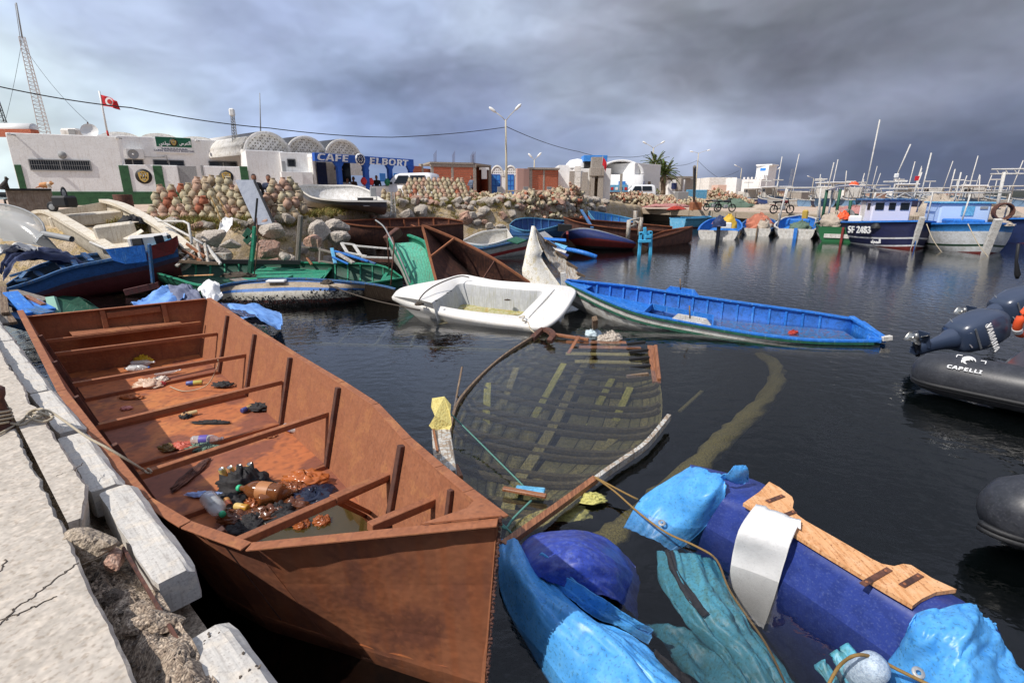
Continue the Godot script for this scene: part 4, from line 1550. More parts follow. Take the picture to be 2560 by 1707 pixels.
	for c in [[V(-23.013,5.148,-25.175),"white security camera at the corner of the guard station front"],[V(-19.241,5.154,-26.741),"white security camera at the edge of the station front block"],[V(-19.463,5.704,-33.805),"white floodlight at the top of the station main wall"]]:
		var k=thing("security_camera",c[1],"camera",c[0])
		var cs=S()
		box_at(cs,V(0,0,.08),V(.14,.14,.3),.6,.03)
		part(k,"case",cs,M.white_plastic)
		var cb=S()
		bar(cb,V(0,0,-.25),V(0,0,0),.05,.05)
		part(k,"bracket",cb,M.grey_plastic)

func build_cafe():
	var g=2.0
	var o=thing("cafe","white and blue cafe with open veranda and vaulted roofs","building")
	var a4=V(-14.26,2,-29.08)
	var b4=V(-12.82,2,-29.93)
	block(o,"side_block",a4,b4+(b4-a4).normalized()*.2,4.2,g-.5,4.8,M.white_wall)
	var ax=V(-12.7,2,-29.7)
	var bx=V(-11.11,2,-30.51)
	block(o,"annex",ax,bx,3.0,g-.5,4.74,M.white_wall)
	barred_window(o,V(-12.389,4.003,-29.859),V(-12.034,4.378,-30.039),4,1,M.dark)
	panel(o,"low_wall",V(-12.785,3.01,-29.657)-V(0,.8,0),V(-11.838,3.694,-30.139),.9,.8,M.white_wall)
	panel(o,"low_wall",V(-11.891,3.018,-30.112)-V(0,.8,0),V(-11.368,3.692,-30.378),.8,.8,M.white_wall)
	panel(o,"drain_pipe",V(-12.661,3.655,-29.72),V(-12.5,4.273,-29.802),.08,.1,M.grey_plastic)
	# veranda: fascia, posts, parapet, roof, back walls
	var a=V(-10.87,2,-29.9)
	var b=V(-6.48,2,-35.67)
	var n=out_of(a,b)
	var ex=(b-a).normalized()
	var fb=V(-10.894,4.299,-29.869).y
	panel(o,"fascia",V(a.x,fb,a.z),V(b.x,4.73,b.z),.0,.25,M.cafe_blue)
	for p in [[V(-10.013,3.634,-31.026),V(-9.854,3.642,-31.236)],[V(-8.887,3.688,-32.506),V(-8.692,3.697,-32.762)],[V(-7.754,3.742,-33.995),V(-7.584,3.751,-34.219)],[V(-6.697,3.793,-35.384),V(-6.536,3.801,-35.596)]]:
		panel(o,"post",V(p[0].x,g,p[0].z),V(p[1].x,fb-.002,p[1].z),-.004,.24,M.cafe_blue)
		for s in [-1,1]:
			var br=S()
			var c=(p[0]+p[1])/2+ex*s*.1
			slab(br,[V(c.x,fb-.003,c.z)-n*.02,V(c.x,fb-.003,c.z)+ex*s*.22-n*.02,V(c.x,fb-.3,c.z)+ex*s*.02-n*.02],-n,.2)
			part(o,"post_bracket",br,M.cafe_blue)
	panel(o,"parapet",V(V(-9.873,3.061,-31.21).x,g-.4,V(-9.873,3.061,-31.21).z),V(-7.728,3.006,-34.03),-.02,.18,M.white_wall)
	var rs=S()
	slab(rs,[a+V(0,2.66,0)-n*.26,b+V(0,2.66,0)-n*.26,b+V(0,2.66,0)-n*2.6,a+V(0,2.66,0)-n*2.6],Vector3.DOWN,.15)
	part(o,"veranda_roof",rs,M.white_wall)
	block(o,"back_wall",a-n*2.7,a-n*2.7+(b-a)*.56,.2,g-.3,4.5,M.dirty_white_wall)
	block(o,"end_wall",a-n*.3,a-n*.3+ex*.15,2.4,g-.3,4.5,M.dirty_white_wall)
	panel(o,"door",V(-11.891,3.065,-32.852),V(-11.488,4.409,-33.382),.02,.05,M.paint_navy)
	panel(o,"window",V(-10.862,3.274,-34.205),V(-10.427,4.516,-34.776),.02,.05,M.window_glass)
	# farther wall with two blue windows seen through the veranda
	block(o,"far_wall",V(-8.45,4.4,-34.13)*V(1,0,1)-n*6+V(0,2,0),V(-7.3,4.4,-36.1)*V(1,0,1)-n*6+V(0,2,0),.3,1.8,4.2,M.white_wall)
	for p in [[V(-10.051,3.454,-40.72),V(-9.717,4.068,-41.159)],[V(-9.231,3.479,-41.798),V(-8.829,4.112,-42.326)],[V(-10.919,3.519,-39.579),V(-10.749,4.016,-39.803)]]:
		panel(o,"blue_shutter",p[0],p[1],.05,.05,M.door_blue)
	# three barrel vaults on the roof with pierced ends
	var vs=[[609.5,344,46.5,43,6.0],[700.5,342,43.5,31,6.0],[785,350,39,31,6.0]]
	var tops=[V(-14.73,6.15,-32.86),V(-13.32,6.15,-35.33),V(-11.6,6.15,-37.33)]
	var bl=[V(-13.62,4.7,-27.81),V(-12.36,4.95,-29.84),V(-10.74,4.95,-31.27)]
	for i in 3:
		var c=tops[i]
		var half=1.55
		var rise=1.42
		c.y=6.15-rise
		vault(o,"roof_vault",c,ex,n,half,rise,9.0,.2,M.dirty_white_wall)
		pierced_screen(o,c+V(0,.32,0),ex,n,half*.84,rise*.66,.155,M.dirty_white_wall)
		var dk=S()
		var pl=[]
		for k in 13:
			var t=PI*k/12
			pl.append(c+ex*cos(t)*half*.9+UP*sin(t)*rise*.97-n*8.8)
		slab(dk,pl,-n,.02)
		part(o,"vault_end_wall",dk,M.dirty_white_wall)
		panel(o,"vault_sill",c-ex*half-V(0,.9,0),c+ex*half+V(0,.3,0),.05,.3,M.dirty_white_wall)
	# painted name and wheel emblem on the fascia
	var sign=thing("cafe_sign","white raised lettering CAFE ELBORT with wheel emblem on blue fascia","sign")
	text(sign,"lettering","CAFE",V(-10.18,4.531,-30.808)-V(0,.02,0)+n*.03,ex,.36,M.print_white,.25,1.75)
	text(sign,"lettering","ELBORT",V(-7.738,4.484,-34.017)-V(0,.02,0)+n*.03,ex,.38,M.print_white,.25,1.6)
	var ec=V(-9.018,4.527,-32.236)
	var es=S(true)
	lathe(es,[[.001,.0],[.34,.0],[.34,-.05]],Transform3D(Basis(ex,n,ex.cross(n)).scaled(ONE),ec),24)
	part(sign,"emblem_disc",es,M.print_white)
	var er=S(true)
	var ring=[]
	for k in 25:ring.append(ec+(ex*cos(TAU*k/24)+UP*sin(TAU*k/24))*.23+n*.01)
	tube(er,ring,.035,6,false)
	for k in 8:
		var d=ex*cos(TAU*k/8)+UP*sin(TAU*k/8)
		bar(er,ec+d*.08+n*.01,ec+d*.31+n*.01,.03,.02,n)
	lathe(er,[[.001,.02],[.09,.02],[.09,.0]],Transform3D(Basis(ex,n,ex.cross(n)),ec),12)
	part(sign,"wheel",er,M.print_navy)
	# wicker lamps
	for p in [V(-10.445,4.232,-32.44),V(-9.257,4.238,-34.002)]:
		var l=thing("wicker_lamp","brown wicker pendant lamp under the veranda roof","lamp",p,ZERO,"wicker lamps of the cafe veranda")
		var ls=S(true)
		lathe(ls,[[.06,.32],[.08,.25],[.26,-.28],[.25,-.3]],Transform3D.IDENTITY,12)
		part(l,"shade",ls,M.old_wood)
		var lc=S()
		bar(lc,V(0,.3,0),V(0,4.5-p.y,0),.02,.02)
		part(l,"cord",lc,M.dark)
	# red and green jars on the parapet
	for j in [[V(-8.995,3.085,-32.53),c8(196,40,44),"red glazed jar on the cafe parapet beside the wheel post"],[V(-8.682,3.067,-32.942),c8(206,50,48),"red glazed jar on the cafe parapet right of the middle post"],[V(-7.903,3.058,-33.965),c8(40,130,90),"green glazed jar on the cafe parapet"]]:
		var label=j[2].replace("right of","next to")
		var st=S(true)
		lathe(st,[[.001,.0],[.1,.0],[.19,.16],[.18,.28],[.1,.38],[.12,.42]],Transform3D(Basis.IDENTITY,j[0]),14)
		single("glazed_jar",st,tinted(j[1],.3),label,"jar")

func build_brick():
	var g=2.05
	var o=thing("brick_house","unfinished red brick house with grey concrete posts and open room","building")
	var a=V(-6.59,2.05,-45.24)
	var b=V(-3.36,2.05,-46.44)
	var c=V(-1.95,2.05,-50.35)
	var ex=(b-a).normalized()
	var n=out_of(a,b)
	brick_wall(o,a,a.lerp(b,.44),g-.2,4.75,.2,14)
	brick_wall(o,a.lerp(b,.5),b,g-.2,4.75,.2,14)
	block(o,"concrete_post",a-ex*.2+n*.02,a+ex*.03+n*.02,.25,g-.2,4.99,M.mortar)
	block(o,"concrete_post",a.lerp(b,.44)+n*.03,a.lerp(b,.5)+n*.03,.25,g-.2,4.76,M.mortar)
	block(o,"concrete_post",b+n*.03,b+ex*.28+n*.03,.3,g-.2,4.99,M.mortar)
	block(o,"ring_beam",a-ex*.25+n*.05,b+ex*.3+n*.05,.3,4.76,4.98,M.mortar)
	var st=S()
	slab(st,[a+V(0,2.95,0)-ex*.3+n*.1,b+V(0,2.95,0)+n*.1,c+V(0,2.95,0)+n*.1,c+V(0,2.95,0)-n*4.0,a+V(0,2.95,0)-n*4.0-ex*.3],UP,.14)
	part(o,"roof_slab",st,M.mortar)
	# the open room: back and side walls of brick, posts at the corners
	brick_wall(o,b-n*3.0+ex*.3,c-n*3.0,g-.1,4.98,.2,14)
	block(o,"side_wall",c-ex*.25-n*.2,c-ex*.05-n*.2,3.4,g-.2,4.98,M.brick)
	block(o,"concrete_post",c-ex*.28+n*.05,c+n*.05,.25,g-.2,4.98,M.mortar)
	for p in [.02,.48,.95,1.0]:
		var rb=S()
		for k in 4:bar(rb,a.lerp(b,p)+V(k*.06,2.9,-.1*(k % 2)),a.lerp(b,p)+V(k*.07,3.7+.1*k,-.1*(k % 2)),.02,.02)
		part(o,"reinforcing_bar",rb,M.rust_dark)
	# a shirt hung in the open room
	var sh=S()
	var sp=V(-2.505,4.419,-48.423)
	slab(sh,[sp+ex*-.45+UP*.45,sp+ex*.45+UP*.45,sp+ex*.47+UP*.22,sp+ex*.25+UP*.25,sp+ex*.25-UP*.55,sp-ex*.25-UP*.55,sp-ex*.25+UP*.25,sp-ex*.47+UP*.22],n,.03)
	single("hanging_shirt",sh,M.print_white,"white shirt hung at the open room of the brick house","shirt")
	var w=thing("brick_fence","short brick fence wall with concrete posts between cafe and brick house","wall")
	var c1=V(-7.83,2.05,-44.01)
	var c2=V(-6.69,2.05,-45.89)
	brick_wall(w,c1-(c2-c1)*.3,c1+(c2-c1)*.3,g-.2,4.75,.2,14)
	brick_wall(w,c1+(c2-c1)*.42,c2-ex*.25,g-.2,4.6,.2,14)
	block(w,"concrete_post",c1+(c2-c1)*.3,c1+(c2-c1)*.42,.3,g-.2,4.95,M.mortar)
	var e=thing("brick_kiosk","small roofed red brick kiosk with concrete frame","building")
	var ea=V(1.64,2,-49.7)
	var eb=V(4.36,2,-50.52)
	brick_wall(e,ea+ex*.25,ea.lerp(eb,.46),1.9,4.7,.2,14)
	brick_wall(e,ea.lerp(eb,.52),eb-ex*.1,1.9,4.7,.2,14)
	block(e,"side_wall",eb-ex*.1,eb,3.0,1.9,4.72,M.brick)
	block(e,"side_wall",ea,ea+ex*.2,3.0,1.9,4.72,M.mortar)
	block(e,"concrete_post",ea-ex*.1+n*.04,ea+ex*.25+n*.04,.25,1.8,4.74,M.mortar)
	block(e,"concrete_post",ea.lerp(eb,.46)+n*.04,ea.lerp(eb,.52)+n*.04,.25,1.8,4.74,M.mortar)
	var es=S()
	slab(es,[ea+V(-.2,2.75,.2),eb+V(.1,2.75,.2),eb+V(.1,2.75,-3.2),ea+V(-.2,2.75,-3.2)],UP,.16)
	part(e,"roof_slab",es,M.mortar)

func build_port_houses():
	# house with two blue doors and pierced arches
	var g=2.05
	var o=thing("blue_door_house","white house with two blue panelled doors under pierced arches","building")
	var a=V(-2.02,2.05,-52.25)
	var b=V(.5,2.05,-52.25)
	var ex=(b-a).normalized()
	var n=out_of(a,b)
	block(o,"front_wall",a,b,5.0,g-.2,4.75,M.white_wall)
	for i in 2:
		var c=[V(-1.434,4.771,-52.25),V(-.127,4.771,-52.25)][i]
		c.y=4.2
		vault(o,"roof_vault",c-n*.02,ex,n,.68,1.05,5.0,.16,M.dirty_white_wall)
		var back=S()
		var pl=[]
		for k in 13:
			var t=PI*k/12
			pl.append(c+ex*cos(t)*.62+UP*sin(t)*.98+n*.02)
		slab(back,pl,-n,.3)
		part(o,"arch_wall",back,M.white_wall)
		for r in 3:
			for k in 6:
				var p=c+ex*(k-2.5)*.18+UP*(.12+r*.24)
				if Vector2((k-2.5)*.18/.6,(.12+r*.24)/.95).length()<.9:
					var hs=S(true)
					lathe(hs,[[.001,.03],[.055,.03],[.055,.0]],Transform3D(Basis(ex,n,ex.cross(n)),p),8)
					part(o,"pierced_shade_disc",hs,M.mortar)  # solid grey discs stand for the shade inside the pierced openings
	for i in 2:
		var d=[[V(-1.966,2.336,-52.25),V(-1.163,4.369,-52.25)],[V(-.492,2.336,-52.25),V(.169,4.369,-52.25)]][i] as Array
		var dr=panel(o,"door",d[0],d[1],.06,.1,M.door_blue)
		var st=S()
		for k in 5:
			var y=lerpf(d[0].y,d[1].y,k/4.0)
			bar(st,V(d[0].x,y,d[0].z)+n*.07,V(d[1].x,y,d[1].z)+n*.07,.05,.03,n)
		for k in 3:
			var p=d[0].lerp(d[1],k/2.0)
			bar(st,V(p.x,d[0].y,p.z)+n*.07,V(p.x,d[1].y,p.z)+n*.07,.06,.035,n)
		part(dr,"door_rails",st,M.cafe_blue)
	block(o,"pink_side_wall",V(.47,5,-48.92)*V(1,0,1)+V(0,2,0),V(1.59,4.95,-49.42)*V(1,0,1)+V(0,2,0),.3,1.9,4.8,mat("pink_plaster",c8(196,160,148),1.0,.9))
	block(o,"brick_pier",V(.51,3.6,-52.16)*V(1,0,1)+V(0,2,0),V(.89,3.6,-52.16)*V(1,0,1)+V(0,2,0),.3,1.9,3.7,M.brick)
	# fishery office with grey portal
	var f=thing("fishery_office","white office with grey stone portal and blue roof tank","building")
	var fa=V(4.58,2.1,-53.2)
	var fb=V(7.35,2.1,-53.98)
	fb.z=fa.z
	block(f,"wing",fa,fa+V(2.5,0,0),6.0,1.9,5.3,M.white_wall)
	for p in [[V(5.43,2.87,-52),V(5.92,4.64,-52)],[V(6.57,2.86,-51.6),V(7.13,4.54,-51.6)],[V(10.14,2.86,-51.6),V(10.39,4.39,-51.6)]]:
		panel(f,"recess",p[0],p[1],1.2,.05,M.mortar)
	var ww=V(4.41,5.19,-51.2)
	block(f,"front_wall",V(5.98,2.38,-51.5)*V(1,0,1)+V(0,2.1,0),V(9.48,2.38,-51.5)*V(1,0,1)+V(0,2.1,0),5.0,1.9,4.9,M.white_wall)
	for k in 6:
		var y=2.0+k*.52
		panel(f,"pillar_block",V(5.87,2.38,-50.9)*V(1,0,1)+V(.05*k*.3,y,0),V(6.5,2.38,-50.9)*V(1,0,1)+V(0,y+.49,0),.1,.5,M.dirty_white_wall)
	block(f,"portal",V(7.45,2.38,-50.6)*V(1,0,1)+V(0,2,0),V(7.82,2.38,-50.6)*V(1,0,1)+V(0,2,0),1.2,1.9,4.8,M.mortar)
	block(f,"portal",V(8.15,2.38,-50.6)*V(1,0,1)+V(0,2,0),V(8.65,2.38,-50.6)*V(1,0,1)+V(0,2,0),1.2,1.9,4.8,M.mortar)
	block(f,"portal_beam",V(7.39,2.38,-50.5)*V(1,0,1)+V(0,2,0),V(8.67,2.38,-50.5)*V(1,0,1)+V(0,2,0),1.3,4.2,4.95,M.mortar)
	panel(f,"doorway",V(7.94,2.42,-51.4),V(8.21,3.98,-51.4),.08,.02,M.old_wood)
	block(f,"roof_box",V(7.61,4.98,-51.6)*V(1,0,1),V(8.74,4.98,-51.6)*V(1,0,1),1.5,4.9,5.95,M.mortar)
	block(f,"blue_tank",V(6.92,5.6,-52.2)*V(1,0,1),V(9.19,5.6,-52.2)*V(1,0,1),2.0,5.6,6.15,M.door_blue)
	block(f,"tank_support",V(7.04,5.3,-52.4)*V(1,0,1),V(7.68,5.3,-52.4)*V(1,0,1),1.2,4.9,5.6,M.dark)
	var dm=S(true)
	lathe(dm,[[1.2,.0],[1.1,.4],[.75,.75],[.001,.9]],Transform3D(Basis.IDENTITY,V(6.53,5.05,-54)),18)
	part(f,"dome",dm,M.white_wall)
	for p in [[1372,388],[1388,394]]:pass
	for fl in [V(10.44,4.76,-53),V(14.97,5.49,-56)]:
		pass
	# arched net store
	var s=thing("arched_store","white vaulted store with deep open arch and blue window","building")
	var c=V(12.58,4.86,-62)
	var half=2.65
	vault(s,"vault",c,RIGHT,BACK,half,1.5,9.0,.35,M.white_wall)
	var sw=S()
	for sx in [-1,1]:box_at(sw,c+V(sx*(half-.2),-1.6,-4.2),V(.4,3.2,8.4))
	part(s,"side_wall",sw,M.white_wall)
	block(s,"back_wall",c+V(-half,0,-8.6),c+V(half,0,-8.6),.3,1.9,c.y+1.4,M.mortar)
	var lw=S(true)
	var rings=[]
	for k in 13:
		var t=PI*k/12
		var hx=cos(t)*half*.98
		rings.append([V(c.x+hx,1.9,c.z+.7*sin(t)),V(c.x+hx,c.y-.15,c.z+.7*sin(t)),V(c.x+hx,c.y-.15,c.z-.5)])
	loft(lw,rings)
	part(s,"round_front",lw,M.white_wall)
	panel(s,"window",V(12.18,3.03,-61.2),V(12.97,3.98,-61.2),.05,.08,M.door_blue)
	var ga=V(14,2.84,-61.5)
	var gb=V(18.21,2.86,-66)
	block(s,"long_wall",V(ga.x,2,ga.z),V(gb.x,2,gb.z),4.0,1.8,6.0,M.white_wall)
	panel(s,"window",V(14.9,3.52,-62.3)+V(0,0,.3),V(15.35,4.01,-62.6)+V(0,0,.3),.05,.08,M.cafe_blue)
	panel(s,"doorway",V(15.99,2.85,-63.2)+V(0,0,.3),V(16.37,3.99,-63.6)+V(0,0,.3),.05,.08,M.old_wood)
	# low houses beyond the palms
	var h1=thing("low_white_house","low white house with blue door and flat concrete roof beyond the palm","building")
	block(h1,"wall",V(21.91,2.91,-75)*V(1,0,1),V(24.24,2.91,-75)*V(1,0,1),5.0,1.6,4.5,M.white_wall)
	block(h1,"grey_wall",V(23.53,2.91,-74.5)*V(1,0,1),V(26.61,2.93,-78)*V(1,0,1),4.0,1.6,4.7,M.mortar)
	block(h1,"roof_slab",V(21.42,4.54,-74.6)*V(1,0,1),V(25.89,4.57,-76)*V(1,0,1),6.0,4.71,5.0,M.mortar)
	panel(h1,"door",V(22.34,3.26,-74.9),V(23.06,4.08,-74.9),.06,.08,M.paint_navy)
	var h2=thing("long_low_house","long pale low house before the castle style house","building")
	block(h2,"wall",V(36.81,3.05,-100)*V(1,0,1),V(41.95,3.05,-100)*V(1,0,1),8.0,1.2,5.6,M.dirty_white_wall)
	block(h2,"pink_shed",V(36.98,3.03,-96)*V(1,0,1),V(38.55,3.03,-96)*V(1,0,1),3.0,1.2,4.2,mat("pink_paint",c8(214,182,164),1.0,.9))
	block(h2,"crenellated_wall",V(41.53,3.04,-99)*V(1,0,1),V(45.85,3.08,-106)*V(1,0,1),3.0,1.2,5.4,M.white_wall)
	var h3=thing("castle_house","white house with battlements and square lookout tower","building")
	var ha=V(41.21,3.03,-96)*V(1,0,1)
	var hb=V(43.73,3.02,-94)*V(1,0,1)
	var hc=V(50.25,3.07,-104)*V(1,0,1)
	block(h3,"wall",ha,hb,8.0,1.2,5.1,M.white_wall)
	block(h3,"garage_door",ha.lerp(hb,.35)+V(0,0,.1),ha.lerp(hb,.8)+V(0,0,.1),.2,1.2,3.4,M.mortar)
	for k in 7:
		var p=hb.lerp(hc,(k+.2)/7.0)
		block(h3,"battlement",p+V(.3,0,.1),p+(hc-hb)/12.0+V(.3,0,.1),.4,5.1,5.9,M.white_wall)
	for k in 5:
		var p=ha.lerp(hb,(k+.2)/5.0)
		block(h3,"battlement",p+V(0,0,.05),p+(hb-ha)/12.0+V(0,0,.05),.4,5.1,5.5,M.white_wall)
	var ta=V(45.34,5.23,-100)*V(1,0,1)
	var tb=V(46.66,5.17,-98)*V(1,0,1)
	block(h3,"tower",ta,tb,2.6,3.0,7.6,M.white_wall)
	block(h3,"tower_roof",ta+V(-.3,0,.3),tb+V(.4,0,.3),3.4,7.6,7.85,M.white_wall)
	block(h3,"tower_window",ta.lerp(tb,.3)+V(0,0,.06),ta.lerp(tb,.75)+V(0,0,.06),.2,6.7,7.2,M.door_blue)

# ---------------------------------------------------------------- posts, cables, flag, palms
func street_lamp(base,top,arms,label,lean:=.0):
	var o=thing("street_lamp",label,"street lamp",base,V(0,0,lean))
	var h=top-base.y
	var st=S(true)
	tube(st,[V(0,0,0),V(0,h*.5,0),V(0,h,0)],[.13,.1,.07],10)
	part(o,"pole",st,mat("lamp_pole",c8(190,182,160),1.0,.7) if not M.has("lamp_pole") else M.lamp_pole)
	for a in arms:
		var s2=S(true)
		var e=V(0,h,0)+a
		tube(s2,[V(0,h-.1,0),V(0,h,0)+a*.4,e],.035,6)
		var arm=part(o,"arm",s2,M.lamp_pole)
		var s3=S(true)
		var d=a.normalized()
		tube(s3,[e-d*.05,e+d*.15,e+d*.5,e+d*.7],[.05,.12,.13,.05],8)
		part(arm,"lamp_head",s3,M.white_plastic)
	return o

func frond(st,o,dir,l,droop,w):
	# a palm frond: rachis and leaflets both sides
	var pts=[]
	for i in 9:
		var t=i/8.0
		pts.append(o+dir*l*t+UP*(.35*l*t-droop*l*t*t))
	var side=dir.cross(UP).normalized()
	for i in range(1,8):
		for k in 3:
			var p=pts[i].lerp(pts[i+1],k/3.0) if i<8 else pts[i]
			var t=(i+k/3.0)/8.0
			var lw=w*(.4+.6*sin(PI*minf(1.0,t*1.05)))
			for s in [-1,1]:
				var tip=p+side*s*lw*.8+dir*lw*.7-UP*lw*(.25+rng.randf()*.3)
				st.set_color(lin(70+rng.randi() % 40,84+rng.randi() % 34,44+rng.randi() % 20))
				tri(st,p-dir*.05,p+dir*.06,tip)
	tube(st,pts,.03,4,false)

func palm(base,h,r,label,n:=44):
	var o=thing("palm_tree",label,"palm tree",base)
	var tr=S(true)
	var pts=[]
	var rad=[]
	for i in 13:
		pts.append(V(.05*sin(i*.7),h*i/12.0,.04*cos(i)))
		rad.append(.28+(.05 if i % 2 else .0)+(.08 if i==0 else .0))
	tube(tr,pts,rad,10)
	part(o,"trunk",tr,M.old_wood)
	var st=S()
	st.set_color(lin(80,96,50))
	for i in n:
		var a=i*2.39996
		var up=1.0-2.0*(i+.5)/n*.62
		var d=V(cos(a)*sqrt(1-up*up*.8),up*.9,sin(a)*sqrt(1-up*up*.8)).normalized()
		frond(st,V(0,h,0),d,r*rng.randf_range(.85,1.1),.35+.4*(1-up),.42)
	part(o,"crown",st,M.plant)
	var dd=S()
	dd.set_color(lin(140,116,80))
	for i in 18:
		var a=i*2.1
		frond(dd,V(0,h-.15,0),V(cos(a),-.5,sin(a)).normalized(),r*.55,.5,.3)
	part(o,"dry_fronds",dd,M.old_wood)

func cable(called,label,pts,r:=.02,sag:=.5):
	var st=S(true)
	rope(st,pts,r,sag,14,5)
	single(called,st,M.dark,label,"cable")

func lattice_mast(label,base,top,w,n,m):
	var o=thing("lattice_mast",label,"mast",base)
	var d=top-base
	var legs=[V(w,0,0),V(-w*.5,0,w*.87),V(-w*.5,0,-w*.87)]
	for l in legs:
		var st=S()
		bar(st,l,d+l*.5,.035,.035)
		part(o,"mast_leg",st,m)
	var br=S()
	for i in n:
		for k in 3:
			var t0=float(i)/n
			var t1=(i+1.0)/n
			bar(br,d*t0+legs[k]*(1-t0*.5),d*t1+legs[(k+1) % 3]*(1-t1*.5),.018,.018)
			bar(br,d*t1+legs[k]*(1-t1*.5),d*t1+legs[(k+1) % 3]*(1-t1*.5),.018,.018)
	part(o,"bracing",br,m)
	return o

func build_poles():
	street_lamp(V(-.47,1.93,-48),V(-.6,8.75,-48).y,[V(-.85,.62,0),V(.85,.78,0)],"tall twin armed street lamp before the blue door house",.012)
	street_lamp(V(21.9,2.57,-84),V(21.92,9.46,-84).y,[V(-1.1,.6,0),V(1.1,.6,0)],"twin armed street lamp beside the vaulted store",.015)
	street_lamp(V(35.78,2.58,-104),V(35.53,10.18,-104).y,[V(-1.0,.2,0),V(1.6,.4,0)],"twin armed street lamp beyond the palm trees",.012)
	street_lamp(V(53.24,2.5,-125),V(52.82,8.41,-125).y,[V(-1.2,.5,0)],"single armed street lamp before the crenellated wall")
	street_lamp(V(58.07,2.5,-120),V(58.02,7.07,-120).y,[V(1.1,.9,0)],"single armed street lamp beside the castle style house")
	street_lamp(V(2.89,5.06,-70)-V(0,1.2,0),V(2.81,6.82,-70).y,[V(-.3,.3,0),V(.4,.4,0)],"small twin lamp on the roof behind the kiosk")
	var far=[[1866,447,409,-150],[1893,447,416,-180],[1908,447,420,-205],[1916,447,423,-235],[1928,447,427,-270]]
	var pts=[[V(84.36,2.5,-150),V(84.01,6.94,-150)],[V(105.2,2.5,-180),V(104.91,6.85,-180)],[V(122.5,2.5,-205),V(122.09,6.82,-205)],[V(141.96,2.5,-235),V(141.61,6.73,-235)],[V(165.75,2.5,-270),V(165.49,6.51,-270)]]
	for p in pts:street_lamp(p[0],p[1].y,[V(-1.3,.4,0)],"distant street lamp in the row along the far quay").set_meta("group","far row of street lamps")
	lattice_mast("grey lattice power pylon behind the motorcycles",V(72.9,2.5,-140),V(72.85,8.91,-140),.6,8,M.galvanised)
	var wp=S(true)
	tube(wp,[V(20.71,-.5,-59.74),V(12.01,4.26,-35.5)],.11,8)
	single("mooring_pile",wp,M.grey_wood,"tall thin wooden pile standing in the water before the far quay","pile")
	# radio masts and flag
	lattice_mast("tall red and white lattice radio mast behind the station",V(-37.38,6.77,-44),V(-37.45,14.07,-44),.42,26,mat("mast_paint",c8(190,176,168),1.0,.7))
	var an=S(true)
	tube(an,[V(-37.46,14.01,-44),V(-37.3,16.37,-44)],.05,6)
	tube(an,[V(-37.66,13.63,-44),V(-37.41,16.31,-44)],.02,5)
	single("mast_antenna",an,M.grey_plastic,"thin whip antenna on the tall lattice mast","antenna")
	lattice_mast("dark lattice mast at the edge of the station roof",V(-33.2,6.58,-36),V(-33.23,8.3,-36),.3,6,M.dark)
	var lm=lattice_mast("short lattice mast with white radar head beside the vaults",V(-16.74,5.09,-33),V(-16.65,7.3,-33),.18,14,M.galvanised)
	var hd=S()
	box_at(hd,V(-16.66,7.2,-33)-V(-16.74,5.09,-33),V(.3,.45,.3),.3,.08)
	part(lm,"radar_head",hd,M.white_plastic)
	var wa=S(true)
	tube(wa,[V(-15.68,5.16,-34),V(-15.31,8.44,-34)],[.05,.02],6)
	single("whip_antenna",wa,M.grey_plastic,"tall thin whip antenna beside the first pierced vault","antenna")
	var fp=thing("flag_pole","leaning white flag pole with red foot on the station roof","flag pole")
	var f1=S(true)
	tube(f1,[V(-22.09,5.59,-30),V(-22.1,5.85,-30)],.05,8)
	part(fp,"foot",f1,M.print_red)
	var f2=S(true)
	tube(f2,[V(-22.1,5.85,-30),V(-22.09,7.83,-30)],.045,8)
	part(fp,"pole",f2,M.white_plastic)
	var flag=thing("red_flag","red flag with white disc flying from the station flag pole","flag")
	var fg=S(true)
	var a=V(-22.06,7.66,-30)
	var b=V(-22.06,7.1,-30)
	var c=V(-21.2,7.29,-30)
	var rings=[]
	for i in 15:
		var t=i/14.0
		var ring=[]
		for k in 7:
			var v=k/6.0
			var p=a.lerp(b,v).lerp(c+V(0,.08-v*.42,0),t)
			ring.append(p+V(0,.05*sin(t*5.0)*t,.14*sin(t*9.0+v)*t))
		rings.append(ring)
	shell(fg,rings,.004)
	part(flag,"cloth",fg,M.red_cloth)
	var fd=S()
	lathe(fd,[[.001,.02],[.2,.02],[.2,.0]],Transform3D(Basis(RIGHT,BACK,UP),V(-21.52,7.28,-29.8)),18)
	part(flag,"disc",fd,M.print_white)
	var fc=S()
	lathe(fc,[[.001,.02],[.12,.02],[.12,.0]],Transform3D(Basis(RIGHT,BACK,UP),V(-21.47,7.27,-29.76)),18)
	part(flag,"crescent_mark",fc,M.print_red)
	for k in 2:
		var f=S(true)
		var p=[V(8.37,5.25,-50),V(18.57,5.81,-70)][k]
		tube(f,[p-V(.1,1.2,0),p+V(0,.7,0)],.03,5)
		var o=thing("small_flag",["limp red and white flag at the grey portal","small red flag at the vaulted store"][k],"flag")
		part(o,"pole",f,M.grey_plastic)
		var fl=S(true)
		cloth(fl,[[p+V(0,.5,0),p+V(.25,.3,0),p+V(.4,.0,0)],[p+V(0,-.1,0),p+V(.2,-.5,.1),p+V(.3,-.9,0)]],8,8,.08,60.0)
		part(o,"cloth",fl,M.red_cloth)
	# cables
	cable("overhead_cable","black overhead cable from the station to the tall twin lamp",[V(-24.43,7.46,-26),V(-19.87,6.86,-29),V(-14.94,6.45,-34),V(-8.98,6.63,-41),V(-.61,8.15,-48)],.028,.12)
	cable("overhead_cable","black overhead cable from the tall twin lamp to the store lamp",[V(-.53,8.22,-48),V(7.88,7.37,-64),V(14.67,7.53,-75),V(21.85,8.64,-84)],.03,.25)
